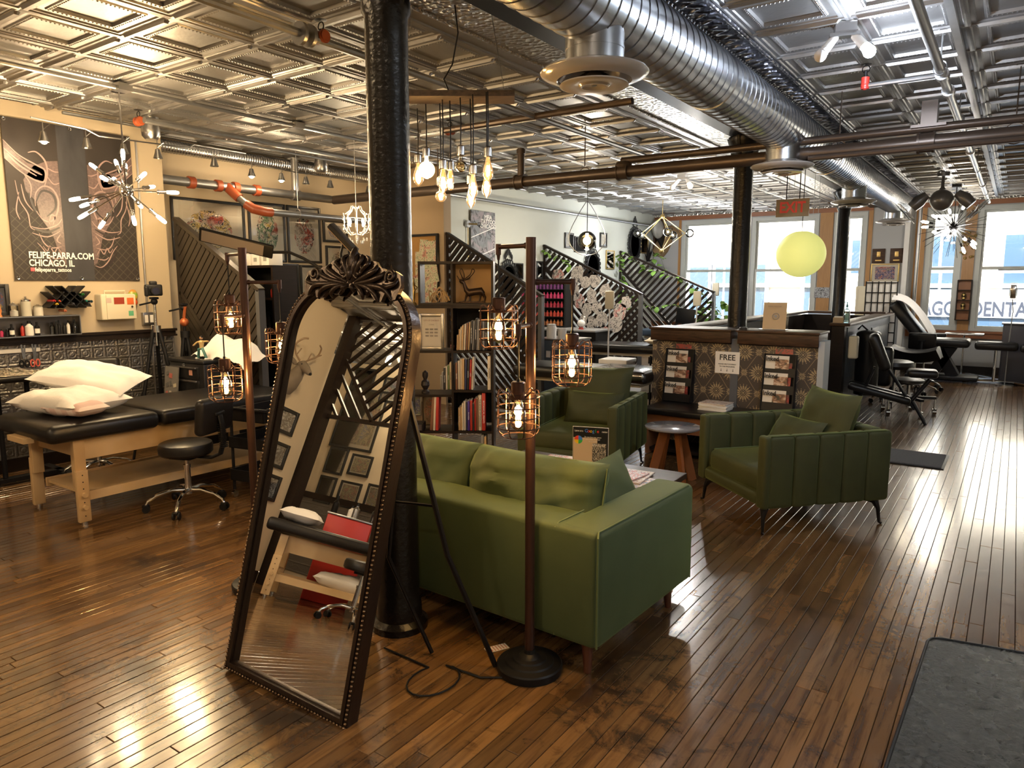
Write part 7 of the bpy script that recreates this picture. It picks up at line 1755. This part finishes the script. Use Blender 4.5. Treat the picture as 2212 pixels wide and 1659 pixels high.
sc3 = thing('shoji_screen', 'black lattice room screen with white panels by the half wall end', 'screen', (-1.72, 13.2, 0), 0)
p0 = at(1872, 608, y=13.2); p1 = at(1940, 608, y=13.2); sw_ = p1.x - p0.x
part('panel', MB().b2((-sw_ / 2, 0, .05), (sw_ / 2, .006, p0.z)), m_paper, sc3)
for k in range(6): part('bar', MB().b2((-sw_ / 2 + sw_ * k / 5 - .008, -.015, .05), (-sw_ / 2 + sw_ * k / 5 + .008, 0, p0.z)), m_bpaint, sc3)
for k in range(10): part('bar', MB().b2((-sw_ / 2, -.013, .1 + (p0.z - .12) * k / 9 - .008), (sw_ / 2, -.002, .1 + (p0.z - .12) * k / 9 + .008)), m_bpaint, sc3)
sc3.location.x = (p0.x + p1.x) / 2
p = at(1978, 600, y=14.4); tag(part('vertical_conduit', MB().cyl((p.x, 14.4, 0), (p.x, 14.4, ZC), .03, n=12).box((p.x, 14.38, .95), (.07, .05, .14)), m_gpipe, None), 'bright vertical steel conduit with small box left of the narrow window', 'conduit')
p = at(1962, 500, y=YF); tag(part('corner_post', MB().b2((p.x - .04, YF - .12, 0), (p.x + .04, YF, ZC - .06)), m_white, None), 'white boxed corner post at the end of the spiral duct', 'post')
# pilaster shelf with skulls
a = at(2070, 605, y=YF - .1); b = at(2092, 692, y=YF - .1)
ps = thing('pilaster_shelf', 'narrow dark four-tier shelf with two gold skulls between the right-hand windows', 'shelf', ((a.x + b.x) / 2, YF - .02, b.z))
hh, ww = a.z - b.z, .2
part('back', MB().b2((-ww / 2, -.01, 0), (ww / 2, 0, hh)), m_mwood, ps)
for s_ in (-1, 1): part('side', MB().b2((s_ * ww / 2 - .008, -.1, 0), (s_ * ww / 2 + .008, -.01, hh)), m_bwood, ps)
for k in range(5): part('tier', MB().b2((-ww / 2, -.1, hh * k / 4 - .006), (ww / 2, -.01, hh * k / 4 + .006)), m_bwood, ps)
for k in (1, 2):
    sk = thing('gold_skull', 'small gold skull on the %s tier of the narrow pilaster shelf' % ('third' if k == 1 else 'second'), 'ornament', ((a.x + b.x) / 2, YF - .075, b.z + hh * k / 4 + .006), 0, 'gold skulls on the pilaster shelf')
    part('cranium', MB().sph((0, 0, .075), .045, (.9, 1, 1), 16), m_gold, sk); part('jaw', MB().rbox((0, -.015, .025), (.045, .045, .04), .012), m_gold, sk)
    for sx in (-1, 1): part('eye_socket', MB().sph((sx * .017, -.038, .07), .012), m_dark, sk)
bq = thing('dried_bouquet', 'bunch of dried golden flowers hanging from the pilaster above the shelf', 'flowers', (at(2092, 520, y=YF - .05).x, YF - .06, at(2092, 520, y=YF).z))
for k in range(34): part('bloom', MB().sph((rnd.uniform(-.1, .1), rnd.uniform(-.05, .04), rnd.uniform(-.3, .15)), rnd.uniform(.016, .03), n=6), m_gold if k == 0 else bpy.data.materials['aged_brass'], bq)
# far recliner, stools, trays
rb = thing('tattoo_bed', 'black articulated tattoo bed with white sheet over its raised back by the windows', 'treatment bed', (-1.15, 13.35, 0), R_(0))
part('back_pad', MB().rbox((-.25, 0, .92), (.16, .56, .8), .05, (0, R_(-38), 0)), m_leather, rb); part('seat_pad', MB().rbox((.3, 0, .62), (.62, .56, .13), .05), m_leather, rb)
part('leg_pad', MB().rbox((.95, -.13, .6), (.56, .24, .13), .05), m_leather, rb); part('leg_pad', MB().rbox((1.38, -.13, .58), (.26, .24, .12), .05), m_leather, rb)
part('armrest', MB().rbox((.1, -.36, .75), (.4, .09, .06), .02), m_leather, rb); part('lift', MB().box((.25, 0, .35), (.16, .3, .5), (0, .5, 0)).box((.3, 0, .3), (.16, .3, .5), (0, -.5, 0)), m_bpaint, rb); part('base', MB().rbox((.25, 0, .07), (1.0, .5, .06), .02), m_bpaint, rb); part('post', MB().cyl((.95, -.13, .05), (.95, -.13, .54), .022), m_chrome, rb)
part('floor_foot', MB().tube([(.55, -.13, .03), (.75, -.13, .06), (.95, -.13, .07), (1.2, -.13, .06), (1.4, -.13, .03)], .018, 8), m_chrome, rb)
solo('sheet', MB().sheet(lambda u, v: (-.55 + .62 * u, -.3 + .6 * v, 1.22 - .6 * u * u + .09 * math.sin(PI * v) + .025 * math.sin(v * 23 + u * 5)), 16, 22, .004), m_cloth, 'white sheet draped over the raised back of the black tattoo bed', 'cloth', (-1.1, 13.32, .06))
ts = thing('tray_stand', 'steel tray on a wheeled stand in front of the window sill', 'stand', (at(2083, 725, y=14.0).x, 14.0, 0)); part('tray', MB().rbox((0, 0, .72), (.55, .3, .03), .01), m_steel, ts); part('post', MB().cyl((0, 0, .04), (0, 0, .7), .015), m_chrome, ts); part('foot', MB().tube([(-.4, 0, .03), (-.2, 0, .06), (.2, 0, .06), (.45, 0, .03)], .014, 8), m_chrome, ts); part('knob', MB().sph((.04, -.02, .62), .03), m_bplas, ts)
solo('floor_paper', MB().rbox((0, 0, .003), (1.3, .75, .004), .002), plain('blue_paper', (.45, .55, .75), .8), 'pale blue protective sheet on the floor under the far tattoo bed', 'sheet', (-.72, 13.75, 0), R_(-3))
stool('black wheeled stool with low back in front of the far tattoo bed', (-1.05, 12.1, 0), R_(175), .52)
ss_ = thing('saddle_stool', 'wide black saddle stool beside the half wall, edge curled up', 'stool', (-1.12, 11.6, 0), R_(-5))
part('seat', MB().sheet(lambda u, v: ((u - .5) * .56, (v - .5) * .34, .62 + .06 * abs(2 * u - 1) ** 2 - .04 * abs(2 * v - 1) ** 3), 14, 8, .16), m_leather, ss_, 60); part('gas_lift', MB().cyl((0, 0, .1), (0, 0, .5), .02), m_chrome, ss_); five_star(ss_, .3)
rs = thing('stool', 'round black stool with boxed wheeled base right of the massage chair', 'stool', (-.98, 9.7, 0), .3)
part('seat', MB().lathe([(0, .36), (.14, .36), (.17, .38), (.165, .41), (.12, .43), (0, .435)], n=28), m_leather, rs); part('post', MB().cyl((0, 0, .2), (0, 0, .36), .02), m_chrome, rs)
for k in range(5):
    a = 2 * PI * k / 5; c, s_ = math.cos(a), math.sin(a); l = part('base_leg', MB().box((.15 * c, .15 * s_, .2), (.3, .045, .03), (0, 0, a)), m_bpaint, rs); part('caster', MB().cyl((.29 * c, .29 * s_, .19), (.29 * c, .29 * s_, .07), .01).cyl((.29 * c - .02, .29 * s_, .035), (.29 * c + .02, .29 * s_, .035), .035, n=14), m_chrome, l)
rs2 = thing('stool', 'large round black stool seat behind the massage chair', 'stool', (-1.22, 10.4, 0), .6)
part('seat', MB().lathe([(0, .46), (.2, .46), (.22, .5), (.21, .55), (.15, .57), (0, .575)], n=28), m_leather, rs2); part('post', MB().cyl((0, 0, .1), (0, 0, .46), .02), m_chrome, rs2); five_star(rs2, .26)
mc = thing('massage_chair', 'black folding kneeling massage chair leaning beside the half wall', 'massage chair', (-1.15, 9.05, 0), R_(8))
part('chest_pad', MB().rbox((-.08, 0, .78), (.12, .3, .44), .05, (0, R_(-22), 0)), m_leather, mc)
for s_ in (-1, 1): part('knee_pad', MB().rbox((-.06, s_ * .12, .32), (.66, .12, .08), .035, (0, R_(13), 0)), m_leather, mc)
for s_ in (-1, 1):
    part('frame_leg', MB().cyl((-.02, s_ * .1, .66), (.3, s_ * .1, .16), .014, n=8).cyl((.28, s_ * .1, .25), (.42, s_ * .12, 0), .016, n=8), m_bpaint, mc); part('frame_leg', MB().cyl((-.12, s_ * .1, .6), (-.34, s_ * .12, 0), .014, n=8), m_bpaint, mc); part('frame_strut', MB().cyl((.24, s_ * .1, .2), (.44, s_ * .1, .5), .012, n=8), m_bpaint, mc)
part('seat_pad', MB().rbox((.36, 0, .56), (.3, .26, .09), .04), m_leather, mc)
rp = thing('rolled_pad', 'long black padded roll hanging vertically on the half wall', 'pad', (-1.42, 9.5, 0))
part('pad', MB().cyl((0, 0, .22), (0, 0, .95), .13, .135, 28).sph((0, 0, .95), .135, (1, 1, .35), 20), m_leather, rp); part('strap', MB().tube([(0, 0, .98), (-.08, 0, 1.05), (-.12, -.02, 1.0)], .012, 6), m_bplas, rp)
so2 = thing('soap_dispenser', 'cream soap dispenser on the end of the half wall', 'dispenser', (-1.5, 9.02, .72)); part('body', MB().rbox((0, 0, .1), (.1, .1, .26), .02), m_cream, so2)
bb_ = solo('back_pad', MB().rbox((0, 0, .52), (.3, .16, .5), .06), m_leather, 'upright black cushion behind the massage chair', 'cushion', (-1.35, 10.0, .0))
hk = thing('wall_hook', 'small black hooks on the rail of the half wall', 'hook', (-1.56, 10.5, .97)); part('hook', MB().torus((.02, 0, -.03), .03, .005, (PI / 2, 0, PI / 2), 14, 5), m_black, hk)
kb = thing('cabinet', 'dark charcoal cabinet at the right edge before the windows', 'cabinet', (.25, 13.7, 0))
part('body', MB().rbox((0, 0, .47), (.78, .5, .9), .01), plain('charcoal', (.03, .03, .04), .45), kb); part('top', MB().rbox((0, 0, .93), (.82, .54, .02), .004), plain('charcoal_top', (.06, .06, .07), .35), kb)
for s_ in (-1, 1): part('door', MB().rbox((s_ * .19, -.255, .47), (.37, .012, .86), .004), plain('charcoal_door', (.035, .035, .045), .45), kb); part('foot', MB().cyl((s_ * .3, -.15, 0), (s_ * .3, -.15, .03), .02), m_black, kb)
lp = thing('wrapped_lamp', 'thin lamp with plastic-wrapped head beside the charcoal cabinet', 'lamp', (at(2188, 640, y=13.2).x, 13.2, 0)); zz0 = at(2188, 630, y=13.2).z
part('head', MB().rbox((0, 0, zz0), (.1, .04, .26), .04), m_wrap, lp); part('head_core', MB().rbox((0, 0, zz0), (.07, .02, .2), .02), m_bplas, lp); part('pole', MB().tube([(0, 0, zz0 - .12), (.02, 0, zz0 - .3), (0, 0, .6), (0, 0, .02)], .008, 6), m_steel, lp); part('base', MB().cyl((0, 0, 0), (0, 0, .02), .12, n=18), m_steel, lp)
# dark starburst and twin ceiling fan
c0 = at(2060, 490, y=12.6)
sb2 = thing('sputnik_chandelier', 'dark spiky starburst chandelier before the right-hand windows', 'chandelier', c0)
part('ball', MB().sph((0, 0, 0), .06, n=16), m_black, sb2); part('rod', MB().cyl((0, 0, .04), (0, 0, ZC - c0.z), .007, n=6), m_black, sb2); part('canopy', MB().box((0, 0, ZC - c0.z - .03), (.12, .12, .05)), m_black, sb2)
for k in range(64):
    z_ = 1 - 2 * (k + .5) / 64; a = k * 2.39996; r_ = math.sqrt(1 - z_ * z_); d = Vector((r_ * math.cos(a), r_ * math.sin(a), z_))
    if k % 5 == 0:
        sp_ = part('spike', MB().cyl(d * .05, d * .3, .004, n=4).cyl(d * .28, d * .34, .016, n=8), m_black, sb2); bx, by = basis(d)
        part('bulb', MB().lathe([(.012, .34), (.02, .36), (.02, .42), (.0001, .45)], (0, 0, 0), 10, Matrix(((bx.x, by.x, d.x, 0), (bx.y, by.y, d.y, 0), (bx.z, by.z, d.z, 0), (0, 0, 0, 1)))), m_filw, sp_)
    else: part('spike', MB().cyl(d * .05, d * .46, .0045, .003, n=4), m_black, sb2)
lamp(sb2, (0, 0, -.1), 30, (1, .95, .88), .1)
c0 = at(2034, 432, y=11.2)
fn = thing('ceiling_fan', 'grey twin-headed gyro ceiling fan on a globe near the windows', 'fan', c0)
m_fan = plain('fan_grey', (.22, .2, .18), .3, .4)
part('globe', MB().sph((0, 0, 0), .14, n=24), m_fan, fn); part('rod', MB().lathe([(.05, .12), (.02, .17), (.018, .4), (.018, ZC - c0.z - .06), (.07, ZC - c0.z - .06), (.075, ZC - c0.z), (0, ZC - c0.z)], n=18), m_fan, fn)
for s_ in (-1, 1):
    hd = part('motor', MB().tube([(s_ * .13, 0, .03), (s_ * .2, 0, .04)], .015, 8).tube([(s_ * .17, 0, .08), (s_ * .26, 0, .0), (s_ * .34, 0, -.08)], .08, 14, radii=[.05, .085, .07]), m_fan, fn, 60)
    cg = MB(); n_f = Vector((s_ * .75, 0, -.66)).normalized(); c_ = Vector((s_ * .4, 0, -.13)); bx, by = basis(n_f); F_ = Matrix(((bx.x, by.x, n_f.x, c_.x), (bx.y, by.y, n_f.y, c_.y), (bx.z, by.z, n_f.z, c_.z), (0, 0, 0, 1)))
    for r_ in (.06, .11, .16, .19): cg.torus((0, 0, .03), r_, .003, (0, 0, 0), 20, 4, M=F_)
    for k in range(16): a = 2 * PI * k / 16; cg.tube([(0, 0, .04), (.1 * math.cos(a), .1 * math.sin(a), .04), (.19 * math.cos(a), .19 * math.sin(a), .0), (.1 * math.cos(a), .1 * math.sin(a), -.05)], .002, 4, M=F_)
    part('cage', cg, m_steel, hd)['kind'] = 'stuff'
    for k in range(3): part('blade', MB().rbox((.09, 0, 0), (.14, .09, .006), .003, None, F_ @ TR((0, 0, 0), (.3, 0, 2.1 * k)) ), m_fan, hd)

# ================================================================== BACK STATION (seen in the leaning mirror)
o = partition('black slatted screen between post and ceiling, seen in the mirror', -1.75, -5.85, -3.6, 3.0, 3.0, z0=1.82, div=2.55, step=.12, sw=.03, post=False)
tag(part('corner_post', MB().b2((-5.9, -1.78, 0), (-5.78, -1.66, ZC)), m_bwood, None), 'dark post at the end of the wall with the deer head', 'post')
PX = -5.878
deer('mounted deer head on the wall reflected in the leaning mirror', (PX, -1.1, 2.0), PI / 2, .8, mottled('grey_fur', (.2, .16, .12), (.1, .08, .06), 9, .9))
for k, (y, z, lb) in enumerate(((-1.28, 1.62, 'highest'), (-1.31, 1.27, 'middle'), (-1.35, .94, 'lowest'))): framed('dark-framed black and white photograph, %s of the three below the mirrored deer head' % lb, (PX, y, z), .3, .26, PI / 2, ink(80 + k, ((.3, .3, .3), (.1, .1, .1), (.5, .5, .5)), (.35, .35, .34), False, 3, 3), m_blkf, .035, 0, group='photographs below the deer head')
massage_table('black-padded pine massage table seen in the leaning mirror', (-4.5, -1.5, 0), R_(52), 1.8, .6, .66)
solo('pillow', MB().pillow((0, 0, 0), (.5, .36, .13), (0, 0, 0), 14, 41, .06, .05, p=3), m_cloth, 'white pillow on the mirrored massage table', 'pillow', (-5.0, -1.08, .73), R_(52), ang=60)
solo('pillow', MB().pillow((0, 0, 0), (.6, .3, .15), (0, 0, 0), 14, 43, .08, .05, p=3), m_cloth, 'white pillow on the lower shelf of the mirrored massage table', 'pillow', (-4.55, -1.42, .265), R_(-38), ang=60)
stool('black wheeled stool beside the mirrored massage table', (-4.02, -.95, 0), R_(-120), .5)
rt = thing('red_tool_chest', 'red steel tool chest behind the mirrored massage table', 'tool chest', (-5.35, -2.1, 0), R_(48))
part('body', MB().rbox((0, 0, .42), (.9, .45, .84), .01), m_red, rt); part('top', MB().rbox((0, 0, .85), (.92, .47, .02), .006), m_steel, rt)
for k in range(4): part('drawer', MB().rbox((0, -.23, .74 - .19 * k), (.82, .012, .16), .004), m_red, rt)
for k, (x, y, h, m, nm) in enumerate(((-5.55, -2.05, .2, m_black, 'black bottle'), (-5.4, -2.15, .14, m_white, 'white bottle'), (-5.25, -2.05, .17, m_steel, 'steel bottle'), (-5.12, -2.2, .2, m_brng, 'brown bottle'))): bottle('%s on the red tool chest seen in the mirror' % nm, x, y, .862, .035, h, m, grp='bottles on the red tool chest')
art = [(-6.77, 2.21, .75, .85, (.05, .04, .03), 90, 'large dark sunburst print in the mirrored back wall'), (-6.93, 1.6, .34, .36, (.5, .46, .38), 91, 'pale portrait print below the dark sunburst'), (-6.5, 1.6, .36, .28, (.06, .05, .05), 92, 'small dark framed print beside the pale portrait'), (-6.95, 1.2, .3, .36, (.45, .4, .32), 98, 'flower drawing at the left of the low row on the back wall'), (-6.54, 1.2, .36, .34, (.25, .1, .07), 93, 'brown patterned print with wide black frame on the back wall'), (-6.1, 1.22, .32, .36, (.3, .3, .28), 94, 'grey figure print rightmost of the low row on the back wall'), (-5.9, 2.75, .5, .4, (.55, .5, .4), 95, 'pale flash sheet high on the back wall'), (-6.35, 2.66, .4, .35, (.35, .4, .5), 96, 'blue-grey double face print high on the back wall'), (-6.93, 2.78, .4, .3, (.5, .3, .15), 97, 'colourful face print high on the back wall')]
for x, z, w_, h, bgc, sd, lb in art:
    framed(lb, (x, YB + .003, z), w_, h, PI, ink(sd, ((.4, .15, .1), (.3, .3, .15), (.1, .15, .3)), bgc, False, 4, 7, inkc=(.5, .42, .25) if bgc[0] < .1 else (.02, .018, .016)), m_blkf, .03, .06)
